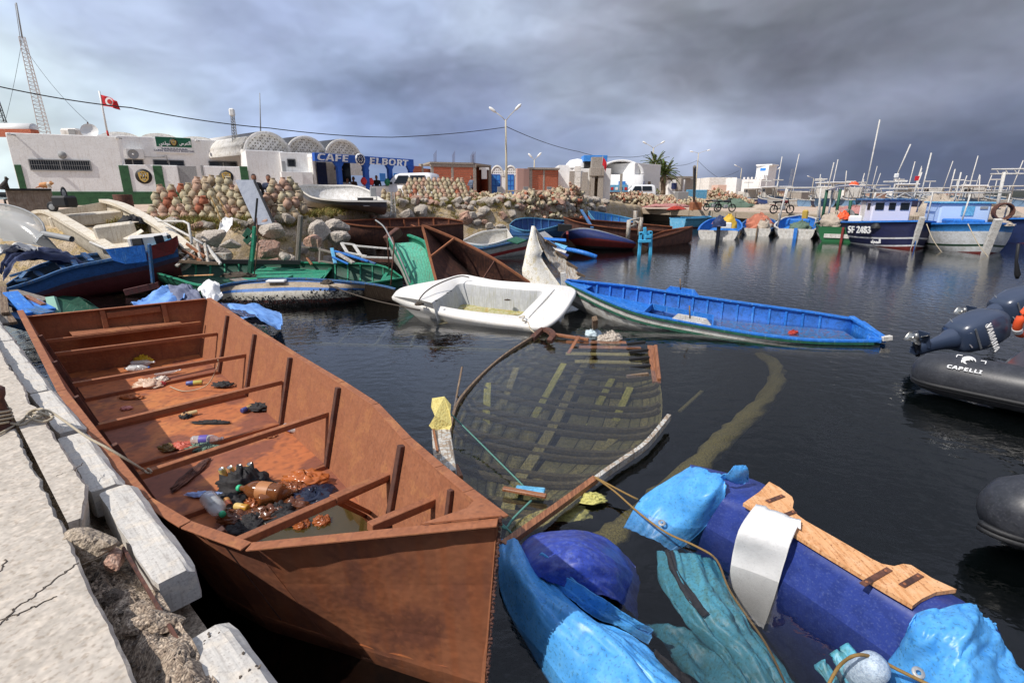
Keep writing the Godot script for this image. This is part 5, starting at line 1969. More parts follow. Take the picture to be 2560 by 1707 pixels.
	cable("overhead_cable","thin overhead cable beyond the palm trees",[V(22.82,7.43,-85),V(29.38,7.43,-95),V(35.58,8.84,-104)],.03,.2)
	cable("overhead_cable","thin overhead cable running down to the castle style house",[V(35.67,8.84,-104),V(42.25,5.84,-110),V(52.69,7.84,-125)],.03,.2)
	cable("guy_wire","thin guy wire of the lattice mast",[V(-37.44,13.33,-44),V(-24.6,6.55,-32)],.012,.4)
	cable("guy_wire","thin guy wire on the seaward side of the lattice mast",[V(-37.49,13.93,-44),V(-40.77,7.42,-44)],.012,.2)
	palm(V(20.36,2.56,-72),V(20.19,4.69,-72).y-2.1,2.3,"date palm with dense crown between the store and the low house")
	palm(V(21.18,2.56,-80),V(20.9,6.28,-80).y-2.1,2.4,"date palm standing behind the vaulted store",30)


# ---------------------------------------------------------------- boats built from their two gunwales
class BoatHull:
	var a=[]   # one gunwale, stern to bow
	var b=[]   # the other
	var k=[]   # keel
	var n=0
	var full=.75
	func _init(near,far,keel):
		a=near
		b=far
		k=keel
		n=a.size()
	func at(l,t):
		var f=clampf(t,0,1)*(n-1)
		var i=mini(int(f),n-2)
		return l[i].lerp(l[i+1],f-i)
	# point of the hull at t along it, on side s (0 or 1), w = 0 at the keel to 1 at the gunwale
	func p(s,t,w,inset:=.0):
		var g=at(a if s==0 else b,t)
		var kk=at(k,t)
		var h=g-kk
		var up=h.y
		h.y=0
		var x=pow(sin(w*PI/2),full)
		var y=1.0-cos(w*PI/2)
		y=lerpf(y,w,.25)
		var l=h.length()
		return kk+h*x*(1.0-inset/maxf(l,.05))+UP*(up*y+inset*(1-w))

func resample(l,m):
	var s=smooth_line(l,10)
	var len=[.0]
	for i in s.size()-1:len.append(len[-1]+s[i].distance_to(s[i+1]))
	var out=[]
	var j=0
	for i in m+1:
		var d=len[-1]*i/m
		while j<len.size()-2 and len[j+1]<d:j+=1
		out.append(s[j].lerp(s[j+1],clampf((d-len[j])/maxf(len[j+1]-len[j],1e-6),0,1)))
	return out

# near and far gunwale lines run stern to bow; depth of hull below them; bow rise of the keel
func hull_of(near,far,depth,rise:=.8,m:=20,full:=.75,stern_rise:=.0) -> BoatHull:
	var a=resample(near,m)
	var b=resample(far,m)
	var k=[]
	for i in m+1:
		var t=float(i)/m
		var c=(a[i]+b[i])/2
		c.y -= depth*(1.0-rise*pow(maxf(.0,(t-.55)/.45),2.2)-stern_rise*pow(maxf(.0,(.4-t)/.4),2.0))
		k.append(c)
	var h=BoatHull.new(a,b,k)
	h.full=full
	return h

# bands: [w up to, outside colour] from keel to gunwale
func hull_mesh(h,bands,inside,t:=.025,side:=-1):
	var st=S(true)
	var rings=[]
	var ws=[]
	var cols=[]
	var w0=.0
	for bd in bands:
		var steps=maxi(1,int(ceil((bd[0]-w0)/.16)))
		for i in steps:
			ws.append(lerpf(w0,bd[0],float(i)/steps))
			cols.append([bd[1],inside])
		w0=bd[0]
	ws.append(1.0)
	for sd in ([0,1] if side<0 else [side]):
		rings=[]
		for i in h.n:
			var r=[]
			for w in ws:r.append(h.p(sd,float(i)/(h.n-1),w))
			rings.append(r)
		st.set_smooth_group(sd)
		var mi=h.n/2
		var mk=ws.size()/2
		var nn=(rings[mi+1][mk]-rings[mi-1][mk]).cross(rings[mi][mk+1]-rings[mi][mk-1])
		var inward=(h.a[mi]+h.b[mi])/2+UP*.4-rings[mi][mk]
		shell(st,rings,t if nn.dot(inward)>0 else -t,cols)
	return st

func transom_mesh(h,t:=.03,col=null,tt:=.0):
	var st=S()
	if col != null:st.set_color(col)
	var pl=[]
	for i in 9:pl.append(h.p(0,tt,1.0-i/8.0))
	for i in range(1,9):pl.append(h.p(1,tt,i/8.0))
	var d=(h.k[1]-h.k[0]).normalized()
	slab(st,pl,d,t)
	return st

func rail(parent,called,h,s,w,hh,m,t0:=.0,t1:=1.0,at_w:=1.0,out:=.0,lift:=.0):
	var st=S()
	var rings=[]
	var steps=24
	for i in steps+1:
		var t=lerpf(t0,t1,float(i)/steps)
		var p=h.p(s,t,at_w)
		var o=h.p(1-s,t,at_w)
		var side=(p-o)
		side.y=0
		side=side.normalized()
		if (p-o).length()<.02:side=ZERO
		p+=side*out+UP*lift
		rings.append([p+side*w/2+UP*hh/2,p-side*w/2+UP*hh/2,p-side*w/2-UP*hh/2,p+side*w/2-UP*hh/2])
	loft(st,rings,true)
	fan(st,rings[0],true)
	fan(st,rings[-1])
	return part(parent,called,st,m)

func ribs(parent,h,ts,m,r:=.022,w0:=.1,sides:=[0,1],called := "rib"):
	for t in ts:
		for s in sides:
			var pts=[]
			for i in 8:pts.append(h.p(s,t,lerpf(w0,.97,i/7.0),.045))
			var st=S()
			for i in 7:
				bar(st,pts[i],pts[i+1],r*2,r*2,(h.at(h.k,minf(1,t+.05))-h.at(h.k,t-.05)).normalized())
			part(parent,called,st,m)

# boards of a deck from t0 to t1 between the sides at height w
func deck(parent,h,t0,t1,w,boards,m,drop:=.0,called := "deck_board",s0:=.0,s1:=1.0):
	for i in boards:
		var f0=lerpf(s0,s1,float(i)/boards)+.003
		var f1=lerpf(s0,s1,(i+1.0)/boards)-.003
		var rows=[]
		for q9 in 9:
			var t=lerpf(t0,t1,q9/8.0)
			var a=h.p(0,t,w,.03)-UP*drop
			var b=h.p(1,t,w,.03)-UP*drop
			rows.append([a.lerp(b,f0),a.lerp(b,f1)])
		var st=S()
		shell(st,rows,.02)
		part(parent,called,st,m)

func thwart(parent,h,t,w,width,m,called := "thwart"):
	var a=h.p(0,t,w,.02)
	var b=h.p(1,t,w,.02)
	plank(parent,called,a,b,width,.03,m)

# ---------------------------------------------------------------- near water: sunken wreck, tarpaulins, inflatables
func build_near_water():
	build_sunken()
	build_tarps()
	build_inflatables()

func build_sunken():
	var o=thing("sunken_wooden_boat","sunken wooden boat with weedy ribs lying just under the water","boat")
	var ll=resample([V(.73,0,-9.71),V(.05,-.04,-8.43),V(-.34,-.04,-7.41),V(-.65,-.04,-6.27),V(-.71,-.04,-5.52),V(-.67,-.04,-4.86),V(-.55,-.04,-4.27),V(-.27,-.04,-3.62),V(-.09,-.04,-3.32)],26)
	var rr=resample([V(2.48,-.02,-8.63),V(2.18,-.04,-7.29),V(1.97,-.08,-6.28),V(1.65,-.05,-5.3),V(1.33,-.04,-4.8),V(.94,-.04,-4.38),V(.62,-.04,-4.07),V(.23,-.04,-3.62),V(-.07,-.04,-3.3)],26)
	var h=BoatHull.new(ll,rr,[])
	for i in 27:
		var t=i/26.0
		var c=(ll[i]+rr[i])/2
		c.y=-.36+.3*pow(t,3.0)+.08*pow(1-t,2.0)
		h.k.append(c)
	h.full=.8
	# side planks, lengthwise, each its own board with gaps
	for s in 2:
		for i in 9:
			var w0=.04+i*.105
			var st=S(true)
			var rows=[]
			for q9 in 23:
				var t=lerpf(.01,.97,q9/22.0)
				rows.append([h.p(s,t,w0),h.p(s,t,w0+.05),h.p(s,t,w0+.098)])
			shell(st,rows,.014 if s==0 else -.014)
			part(o,"hull_plank",st,M.weed_plank if (i+s) % 3 else M.weed_wood)
	for i in 17:
		var t=.03+i*.056
		for s in 2:
			var st=S()
			var pts=[]
			for q9 in 9:pts.append(h.p(s,t+.012*sin(i*3.0),q9/8.0*.98,.03)+UP*.02)
			for q9 in 8:bar(st,pts[q9],pts[q9+1],.055,.05,UP if q9<5 else BACK)
			part(o,"rib",st,mat("dark_rib",layered(c8(70,62,40),[["mid",.6,.1,c8(104,92,54),.7]],.16),.6,.9) if not M.has("dark_rib") else M.dark_rib)
	# loose stringers lying along the ribs
	var lines=[[V(.83,-.1,-7.78),V(.3,-.3,-6.21),V(-.24,-.32,-4.95)],[V(.07,-.12,-7.63),V(-.15,-.28,-6.31),V(-.33,-.3,-4.57)],[V(1.54,-.22,-7.4),V(1.09,-.3,-6.28)],[V(1.69,-.15,-6.85),V(1.39,-.25,-6.17),V(1.28,-.28,-5.84)],[V(1.31,-.25,-5.93),V(1.02,-.28,-5.49),V(.58,-.28,-4.97),V(.18,-.18,-4.34)],[V(-.35,-.1,-6.9),V(-.32,-.25,-5.72)],[V(.99,-.3,-5.95),V(.69,-.3,-5.11)],[V(1.24,-.2,-5.44),V(.99,-.25,-5.17)]]
	for i in lines.size():
		for j in lines[i].size()-1:
			plank(o,"stringer",lines[i][j],lines[i][j+1],.1,.025,M.weed_wood_green if i % 3 != 1 else M.weed_wood)
	var keel=S()
	for i in 24:bar(keel,h.k[i]+UP*.03,h.k[i+1]+UP*.03,.12,.06)
	part(o,"keel",keel,M.weed_wood)
	# rims: thin gunwale above water on one side, broken white painted rail on the other
	var rl=S()
	var gl=smooth_line([V(.72,.05,-9.52),V(.05,.02,-8.23),V(-.33,0,-7.3),V(-.63,.02,-6.12),V(-.68,.05,-5.38),V(-.63,.06,-4.67),V(-.53,.04,-4.16)],5)
	for i in gl.size()-1:bar(rl,gl[i],gl[i+1],.03,.05)
	part(o,"gunwale",rl,M.old_wood)
	var tr=thing("transom_board","orange brown transom planks of the sunken boat rising from the water","board")
	plank(tr,"board",V(2.35,.04,-8.29),V(2.04,-.04,-6.77),.12,.04,mat("wet_pine",layered(c8(156,104,70),[["streak",.5,.1,c8(120,76,50),.8]],.1),.6,.5),UP)
	plank(tr,"board",V(2.37,.1,-8.09),V(2.07,0,-6.77),.05,.06,M.wet_pine,UP)
	for i in 5:
		var p=[V(1.97,.04,-8.42),V(1.92,.02,-8.03),V(1.85,-0,-7.68),V(1.78,-.02,-7.34),V(1.66,-.03,-6.98)][i]
		plank(tr,"cleat",p,p+V(.32,.03,-.02),.05,.05,M.dark if i<4 else M.old_wood)
	for i in 4:
		var p=[V(.97,-.03,-8.8),V(1.16,-.04,-8.51),V(.9,-.06,-8.19),V(1.01,-.08,-7.83)][i]
		plank(tr,"stern_plank",p,p+V(1.05,.02,.12),.13,.025,M.wet_pine if i<2 else M.weed_wood)
	var wr=thing("white_rail","broken white painted rail curving along the sunken boat","rail")
	var rp=smooth_line([V(1.75,.12,-5.25),V(1.36,.1,-4.66),V(1.1,.08,-4.39),V(.89,.08,-4.17),V(.73,.07,-4)],5)
	var w1=S()
	for i in rp.size()-1:bar(w1,rp[i],rp[i+1],.045,.07)
	part(wr,"painted_length",w1,M.paint_old_white)
	var rq=smooth_line([V(.74,.09,-4.01),V(.49,.08,-3.74),V(.21,.1,-3.4),V(-.06,.14,-3.05)],4)
	var w2=S()
	for i in rq.size()-1:bar(w2,rq[i],rq[i+1],.06,.045)
	part(wr,"bare_length",w2,M.wet_pine)
	var bk=thing("bow_breasthook","dark curved breasthook at the far corner of the sunken boat","timber")
	var bs=S()
	var bp=smooth_line([V(.36,.02,-8.82),V(.58,.12,-9.12),V(.72,.14,-8.68),V(.65,.06,-8.51)],4)
	for i in bp.size()-1:bar(bs,bp[i],bp[i+1],.1,.07)
	part(bk,"timber",bs,M.rust_dark)
	plank(thing("loose_plank","orange brown plank across the far end of the sunken boat","plank"),"board",V(.78,.06,-8.97),V(1.36,.03,-8.73),.07,.05,M.wet_pine)
	plank(thing("loose_plank","narrow tilted lath over the far end of the sunken boat","plank"),"board",V(1.18,.1,-8.71),V(.94,-.05,-8.16),.06,.02,M.wet_pine)
	plank(thing("blue_topped_stake","wooden stake with blue paint standing before the blue skiff","stake"),"board",V(1.67,-.3,-9.96),V(1.45,.42,-8.72),.09,.09,M.old_wood,BACK)
	rag("rope_tangle","pale blue rope tangle round the blue topped stake","rope",V(1.51,0,-9.19),V(.14,.1,.1),tinted(c8(190,206,214),.8),61)
	rag("foam_lump","grey foam lump floating behind the sunken boat","foam",V(1.76,0,-8.84),V(.2,.14,.1),M.stone,62)
	# thin sticks and fragments beside it
	plank(thing("thin_stick","thin upright stick beside the yellow foam piece","stick"),"stick",V(-.73,-.1,-5.97),V(-.68,.25,-6.6),.025,.025,M.old_wood,BACK)
	var fo=S()
	var fp=[V(-.85,.42,-5.06),V(-.72,.44,-5.06),V(-.65,.36,-5.03),V(-.65,.3,-4.94),V(-.63,.2,-4.88),V(-.66,.14,-4.81),V(-.81,.14,-4.85),V(-.87,.18,-4.9),V(-.8,.3,-4.88),V(-.85,.36,-4.97)]
	slab(fo,fp,V(.2,.5,1),.05)
	single("foam_piece",fo,mat("foam_yellow",layered(c8(220,208,132),[["mid",.6,.08,c8(196,176,96),.7],["speck",.7,.05,c8(150,110,70),.6]],.08),.4,.9,.6,"mid"),"torn piece of yellow insulating foam at the rusty bow","foam")
	var wp=thing("white_plank_piece","white painted broken plank under the yellow foam","plank")
	plank(wp,"board",V(-.73,.16,-4.81),V(-.57,.2,-3.91),.19,.05,M.paint_old_white)
	plank(wp,"edge_strip",V(-.8,.18,-4.77),V(-.69,.2,-4.28),.025,.06,M.wet_pine)
	plank(thing("small_wood_block","small orange wooden block floating by the rusty bow","block"),"board",V(-.54,.05,-4.3),V(-.47,.05,-4.09),.06,.05,M.wet_pine)
	var bw=thing("blue_wood_scrap","blue painted wood scrap floating over the sunken bow","scrap")
	plank(bw,"board",V(.03,.03,-3.94),V(.28,.04,-3.88),.1,.03,M.paint_sky)
	plank(bw,"lath",V(-.08,.05,-3.92),V(.29,.05,-3.8),.05,.03,M.wet_pine)
	rag("fibreglass_scrap","torn yellow green fibreglass scrap beside the white rail","scrap",V(.68,.02,-3.79),V(.1,.05,.07),mat("fibre",layered(c8(196,190,110),[["mid",.55,.08,c8(160,156,90),.8]],.1),.4,.7),63)
	rag("fibreglass_scrap","submerged pale fibreglass scrap under the bare rail","scrap",V(.49,-.1,-3.76),V(.16,.04,.1),M.fibre,64)
	var fs=S()
	slab(fs,[V(.01,-.02,-3.54),V(.19,-.02,-3.66),V(.42,-.02,-3.78),V(.62,-.02,-3.91),V(.57,-.02,-3.78),V(.25,-.02,-3.48),V(.05,-.02,-3.4)],UP,.015)
	single("hull_skin_piece",fs,M.weed_wood,"piece of pale hull skin awash beside the bare rail","scrap")
	# weedy rim of a second wreck deep in the water
	var o2=thing("sunken_wreck","weed covered curved rim of a second sunken boat deep in the water","boat")
	var g2=S(true)
	var line=smooth_line([V(3.59,-.4,-10.59),V(4.14,-.34,-10.1),V(4.39,-.3,-9.44),V(4.53,-.28,-8.54),V(4.23,-.26,-7.67),V(3.5,-.24,-6.59),V(2.69,-.22,-5.65),V(1.95,-.2,-4.79),V(1.29,-.2,-4.11),V(.86,-.2,-3.64),V(.53,-.24,-3.4)],6)
	var rings=[]
	for i in line.size():
		var d=line[mini(i+1,line.size()-1)]-line[maxi(i-1,0)]
		var b=frame_of(d)
		var ring=[]
		for k in 10:
			var a=TAU*k/10
			var r=.09+.08*N.b3.get_noise_3d(i*33.0,k*60.0,2)
			ring.append(line[i]+b.x*cos(a)*r*1.25+b.y*sin(a)*r*.6)
		rings.append(ring)
	loft(g2,rings,true)
	part(o2,"rim",g2,mat("weed_rim",layered(c8(134,122,62),[["mid",.52,.08,c8(92,84,46),.8],["speck",.6,.06,c8(190,176,104),.7]],.2),.35,.9,1.5,"mid"))
	plank(o2,"plank",V(2.77,-.25,-6.97),V(2.25,-.3,-6.35),.05,.03,M.weed_wood)
	# long submerged spars near the white dinghy
	var sp=thing("sunken_spars","pale grid of sunken spars under the water beside the white dinghy","spars")
	for s in [[V(-4.23,-.35,-9.82),V(.03,-.35,-9.29)],[V(-3.5,-.4,-9.77),V(-3.59,-.4,-11.85)],[V(-2.72,-.4,-9.62),V(-2.84,-.4,-11.76)],[V(-2,-.4,-9.54),V(-2.1,-.4,-10.96)],[V(-3.67,-.45,-10.5),V(-1.7,-.45,-10.96)]]:
		plank(sp,"spar",s[0],s[1],.06,.06,M.weed_wood_green)
	# thin green line across the wreck
	var gr=S(true)
	tube(gr,smooth_line([V(-.67,.2,-5.16),V(-.33,.1,-4.69),V(.11,.04,-3.96)],6),.008,5)
	single("green_line",gr,M.rope_green,"thin green line running across the sunken boat","rope")
	var g3=S(true)
	tube(g3,smooth_line([V(.16,.06,-3.72),V(.01,.05,-3.49),V(-.05,.08,-3.32),V(-.09,.1,-3.37),V(-0,.06,-3.29)],5),.01,5)
	single("green_line",g3,M.rope_green,"knotted green line at the bow of the rusty boat","rope")

func build_tarps():
	# blue plastic boat with new pine rubbing board, swamped
	var o=thing("swamped_blue_boat","swamped blue boat with fresh pine board along its side","boat")
	var outer=smooth_line([V(1.58,.22,-4.06),V(1.72,.26,-3.9),V(2.02,.29,-3.63),V(2.07,.3,-3.16),V(2.15,.3,-2.86),V(2.27,.3,-2.61),V(2.55,.3,-2.43),V(2.63,.26,-2.21)],5)
	var inner=smooth_line([V(1.51,.22,-3.89),V(1.54,.26,-3.56),V(1.71,.29,-3.31),V(1.81,.3,-3.09),V(1.91,.3,-2.86),V(2.02,.3,-2.65),V(2.21,.3,-2.31),V(2.3,.26,-2.07)],5)
	# rounded side: from the inner edge of the top, over and down into the water
	var st=S(true)
	var rings=[]
	var nn=outer.size()
	for i in nn:
		var a=outer[i]
		var b=inner[i]
		var s=(b-a)
		s.y=0
		s=s.normalized()
		rings.append([a-s*.05+V(0,-.45,0),a-s*.03+V(0,-.15,0),a+V(0,-.03,0),a+s*.03,a.lerp(b,.5)+V(0,.004,0),b-s*.05,b-s*.01+V(0,-.015,0),b+s*.02+V(0,-.06,0),b+s*.05+V(0,-.16,0),b+s*.08+V(0,-.32,0),b+s*.1+V(0,-.6,0),b+s*.1+V(0,-1.1,0)])
	loft(st,rings)
	fan(st,rings[0],true)
	fan(st,rings[-1])
	part(o,"hull",st,M.hull_blue)
	var pb=S()
	slab(pb,[V(1.69,.31,-3.27),V(1.88,.31,-3.42),V(2.02,.31,-3.56),V(2.06,.31,-3.48),V(2.09,.31,-3.35),V(2.07,.31,-3.29),V(2.02,.31,-3.21),V(2.01,.31,-3.13),V(2.03,.31,-3.06),V(2.14,.31,-2.85),V(2.23,.31,-2.67),V(2.26,.31,-2.63),V(2.32,.31,-2.61),V(2.39,.31,-2.63),V(2.43,.31,-2.62),V(2.47,.31,-2.51),V(2.54,.31,-2.42),V(2.41,.31,-2.4),V(2.29,.31,-2.35),V(2.2,.31,-2.3),V(2.13,.31,-2.42),V(2.05,.31,-2.57),V(1.96,.31,-2.74),V(1.87,.31,-2.92),V(1.78,.31,-3.1)],UP,.026)
	var pine=part(o,"pine_board",pb,M.fresh_pine)
	for s in [[V(1.87,.34,-3.28),V(2.03,.34,-3.36)],[V(1.88,.34,-3.1),V(2.01,.34,-3.16)],[V(2.02,.34,-2.45),V(2.27,.34,-2.58)],[V(2.24,.34,-2.44),V(2.42,.34,-2.53)]]:
		var sp=S()
		bar(sp,s[0],s[1],.035,.006,UP,.001)
		var pl=part(pine,"iron_strap",sp,M.rust_dark)
		for e in [.15,.85]:
			var bo=S(true)
			var c=s[0].lerp(s[1],e)+UP*.003
			lathe(bo,[[.001,.006],[.007,.005],[.009,.0]],Transform3D(Basis.IDENTITY,c),8)
			part(o,"bolt",bo,M.rust)
	# white sheet over the board
	var ws=S(true)
	cloth(ws,[[V(1.75,.36,-3.21),V(1.55,.33,-2.99),V(1.54,.1,-3.03),V(1.55,-.12,-3.03),V(1.63,-.35,-2.99)],[V(1.85,.37,-3.11),V(1.67,.34,-2.91),V(1.68,.1,-2.94),V(1.7,-.14,-2.94),V(1.72,-.4,-2.92)],[V(1.97,.36,-3.02),V(1.81,.33,-2.84),V(1.79,.1,-2.85),V(1.79,-.14,-2.88),V(1.75,-.4,-2.87)]],22,16,.014,60.0,3.0,.006)
	single("white_sheet",ws,M.tarp_white,"white plastic sheet hung over the pine board into the water","sheet")
	var wf=S()
	slab(wf,[V(1.9,.38,-3.02),V(1.95,.38,-2.99),V(1.92,.36,-2.93),V(1.89,.37,-2.96)],V(.3,1,.2),.004)
	single("sheet_corner",wf,M.tarp_white,"folded corner of the white sheet on the pine board","sheet")
	# pale blue tarpaulin pulled over the stern corner
	var t1=S(true)
	cloth(t1,[[V(1.51,.3,-3.86),V(1.33,.22,-3.8),V(1.1,.06,-3.78),V(.9,-.08,-3.55)],[V(1.56,.36,-3.7),V(1.37,.28,-3.57),V(1.21,.06,-3.6),V(1.05,-.12,-3.5)],[V(1.64,.38,-3.58),V(1.48,.3,-3.41),V(1.37,.05,-3.44),V(1.2,-.16,-3.44)],[V(1.64,.34,-3.47),V(1.61,.2,-3.45),V(1.49,-.05,-3.47),V(1.28,-.2,-3.41)]],44,44,.022,40.0,9.0,.005)
	single("pale_blue_tarpaulin",t1,M.tarp_blue,"pale blue tarpaulin sheet pulled over the corner of the swamped boat","tarpaulin")
	var kn=S(true)
	cloth(kn,[[V(1.61,.42,-3.51),V(1.67,.36,-3.54),V(1.74,.33,-3.53)],[V(1.65,.46,-3.48),V(1.7,.4,-3.49),V(1.82,.34,-3.53)],[V(1.7,.52,-3.49),V(1.76,.48,-3.48),V(1.85,.36,-3.56)],[V(1.77,.5,-3.51),V(1.81,.44,-3.52),V(1.85,.34,-3.54)]],24,24,.02,70.0,4.0,.005)
	single("tarpaulin_loop",kn,M.tarp_blue,"upturned loop of blue tarpaulin on the corner of the swamped boat","tarpaulin")
	var ey=S(true)
	lathe(ey,[[.012,.004],[.026,.006],[.03,.0]],Transform3D(Basis.from_euler(V(.3,0,.1)),V(1.18,.02,-3.48)),16)
	single("tarpaulin_eyelet",ey,M.galvanised,"metal eyelet in the pale blue tarpaulin","eyelet")
	# teal drowned folds with a black strip
	var t2=S(true)
	cloth(t2,[[V(1.11,-.1,-3.31),V(1.06,-.14,-3.01),V(1.13,-.2,-2.72),V(1.27,-.26,-2.54),V(1.34,-.3,-2.32)],[V(1.21,-.04,-3.21),V(1.18,-.06,-2.87),V(1.26,-.14,-2.63),V(1.38,-.2,-2.46),V(1.46,-.28,-2.27)],[V(1.35,-.04,-3.18),V(1.36,-.05,-2.86),V(1.43,-.12,-2.64),V(1.52,-.2,-2.46),V(1.57,-.28,-2.27)],[V(1.5,-.1,-3.2),V(1.51,-.14,-2.92),V(1.53,-.2,-2.72),V(1.62,-.26,-2.54),V(1.68,-.3,-2.34)]],50,40,.05,30.0,20.0,.005)
	single("drowned_tarpaulin",t2,M.tarp_weed,"drowned teal tarpaulin folds hanging under the water","tarpaulin")
	var bs=S(true)
	cloth(bs,[[V(1.12,0,-3.18),V(1.12,-.03,-2.96),V(1.16,-.07,-2.77),V(1.21,-.1,-2.66)],[V(1.18,0,-3.18),V(1.16,-.03,-2.96),V(1.22,-.07,-2.79),V(1.28,-.1,-2.68)]],16,4,.03,34.0,20.0,.004)
	single("black_strip",bs,M.black_cloth,"black strip along the drowned teal tarpaulin","strip")
	var t6=S(true)
	cloth(t6,[[V(.92,-.35,-2.87),V(1.02,-.35,-2.63),V(1.14,-.35,-2.33)],[V(1.12,-.3,-2.75),V(1.26,-.3,-2.52),V(1.37,-.3,-2.29)],[V(1.33,-.35,-2.69),V(1.46,-.35,-2.47),V(1.58,-.35,-2.28)]],20,16,.06,30.0,40.0)
	single("drowned_tarpaulin",t6,M.tarp_weed,"deep lower fold of the drowned teal tarpaulin","tarpaulin")
	# dark blue bulging cover
	var t3=S(true)
	cloth(t3,[[V(-.02,0,-3.01),V(.08,.1,-3.14),V(.2,.12,-3.23),V(.4,.12,-3.25),V(.59,.1,-3.25),V(.75,.02,-3.23),V(.91,-.12,-3.16)],[V(.04,.14,-2.76),V(.15,.26,-2.8),V(.32,.3,-2.86),V(.47,.3,-2.86),V(.62,.22,-2.87),V(.79,.04,-2.94),V(.9,-.15,-3.02)],[V(.17,.2,-2.66),V(.31,.28,-2.64),V(.44,.3,-2.65),V(.55,.27,-2.67),V(.66,.16,-2.72),V(.76,0,-2.81),V(.86,-.2,-2.91)],[V(.42,.1,-2.62),V(.52,.14,-2.6),V(.61,.1,-2.62),V(.69,0,-2.68),V(.75,-.1,-2.73),V(.79,-.18,-2.76),V(.84,-.25,-2.79)]],50,44,.032,34.0,60.0,.006)
	single("dark_blue_cover",t3,M.tarp_deep,"dark blue plastic cover bulging from the water","tarpaulin")
	# bright blue rolled tarpaulin from the rusty bow towards the viewer
	var t4=S(true)
	cloth(t4,[[V(-.08,.14,-3.13),V(-.09,.1,-2.94),V(-.07,.02,-2.75),V(.01,-.05,-2.54),V(.14,-.1,-2.34),V(.26,-.12,-2.09)],[V(.01,.2,-3.03),V(.02,.24,-2.72),V(.1,.2,-2.51),V(.23,.16,-2.3),V(.35,.14,-2.1),V(.47,.12,-1.88)],[V(.07,.2,-2.93),V(.17,.22,-2.67),V(.31,.24,-2.4),V(.45,.24,-2.22),V(.58,.22,-2.05),V(.7,.2,-1.84)],[V(.11,.14,-2.91),V(.26,.1,-2.69),V(.42,.12,-2.43),V(.58,.18,-2.22),V(.71,.2,-2.02),V(.85,.16,-1.89)],[V(.14,.08,-2.92),V(.32,0,-2.75),V(.49,.02,-2.52),V(.65,.1,-2.32),V(.8,.1,-2.16),V(1.05,0,-2.04)]],80,56,.034,34.0,80.0,.006)
	single("bright_blue_tarpaulin",t4,M.tarp_blue,"bright blue tarpaulin roll stretching along the water by the rusty bow","tarpaulin")
	var t5=S(true)
	cloth(t5,[[V(.13,.2,-2.81),V(.31,.18,-2.68),V(.49,.1,-2.57),V(.67,.04,-2.51),V(.83,-.06,-2.51)],[V(.19,.26,-2.79),V(.33,.24,-2.63),V(.51,.16,-2.53),V(.69,.06,-2.51),V(.86,-.08,-2.52)],[V(.21,.16,-2.78),V(.33,.14,-2.61),V(.51,.06,-2.53),V(.67,0,-2.49),V(.83,-.12,-2.48)]],44,28,.036,40.0,90.0,.005)
	single("blue_fold",t5,M.tarp_blue,"twisted blue tarpaulin fold beside the dark blue cover","tarpaulin")
	var b2=S(true)
	cloth(b2,[[V(.75,.21,-2.14),V(.84,.2,-2.02),V(.94,.16,-1.91)],[V(.73,.22,-2.08),V(.8,.21,-1.96),V(.88,.18,-1.87)]],14,4,.02,30.0,80.0,.004)
	single("black_strip",b2,M.black_cloth,"black strip sewn on the bright blue tarpaulin roll","strip")
	# bunched tarpaulin at the boat's far end, with a fender bottle
	var t7=S(true)
	cloth(t7,[[V(2.09,.3,-2.19),V(2.12,.1,-2.24),V(2.09,-.06,-2.25),V(2.04,-.2,-2.16)],[V(2.17,.36,-2.23),V(2.1,.3,-2.12),V(2.12,.12,-2.11),V(2.05,0,-2)],[V(2.31,.38,-2.24),V(2.22,.36,-2.1),V(2.18,.24,-2.03),V(2.08,.14,-1.88)],[V(2.47,.36,-2.27),V(2.37,.34,-2.12),V(2.27,.28,-2),V(2.16,.2,-1.84)],[V(2.55,.3,-2.25),V(2.56,.24,-2.16),V(2.49,.2,-2.04),V(2.44,.12,-1.9)],[V(2.6,.24,-2.25),V(2.64,.14,-2.18),V(2.67,.06,-2.09),V(2.67,0,-2)]],60,50,.045,36.0,130.0,.005)
	single("bunched_tarpaulin",t7,M.tarp_blue,"pale blue tarpaulin bunched over the end of the swamped boat","tarpaulin")
	var e2=S(true)
	lathe(e2,[[.012,.004],[.026,.006],[.03,.0]],Transform3D(Basis.from_euler(V(.5,0,.2)),V(2.09,.14,-2.06)),16)
	single("tarpaulin_eyelet",e2,M.galvanised,"metal eyelet in the bunched tarpaulin","eyelet")
	for i in 3:
		var pz=[V(1.7,-.05,-2.27),V(1.8,0,-2.3),V(1.86,.02,-2.32)][i]
		var tq=S(true)
		cloth(tq,[[pz,pz+V(.02,-.05,.15),pz+V(-.02,-.15,.35)],[pz+V(.05,.03,0),pz+V(.08,-.02,.15),pz+V(.06,-.12,.35)],[pz+V(.1,-.05,.02),pz+V(.14,-.08,.15),pz+V(.12,-.15,.35)]],12,12,.03,60.0,i*9.0)
		single("tarpaulin_scrap",tq,M.tarp_weed,["teal tarpaulin fold with a pointed top by the grey float","teal tarpaulin fold between the pointed fold and the float","short teal fold touching the grey float"][i],"tarpaulin")
	var fb=thing("grey_float","worn grey plastic float tied with ochre rope","float",V(1.91,-.05,-2.2))
	var fs=S(true)
	lathe(fs,[[.001,.27],[.04,.26],[.075,.22],[.085,.1],[.085,-.2],[.001,-.22]],Transform3D(Basis.from_euler(V(.5,0,.1)),ZERO),18)
	part(fb,"body",fs,mat("float_grey",layered(c8(178,196,212),[["mid",.55,.1,c8(140,158,180),.8],["speck",.66,.06,c8(216,220,222),.6]],.1),.3,.5))
	var r1=S(true)
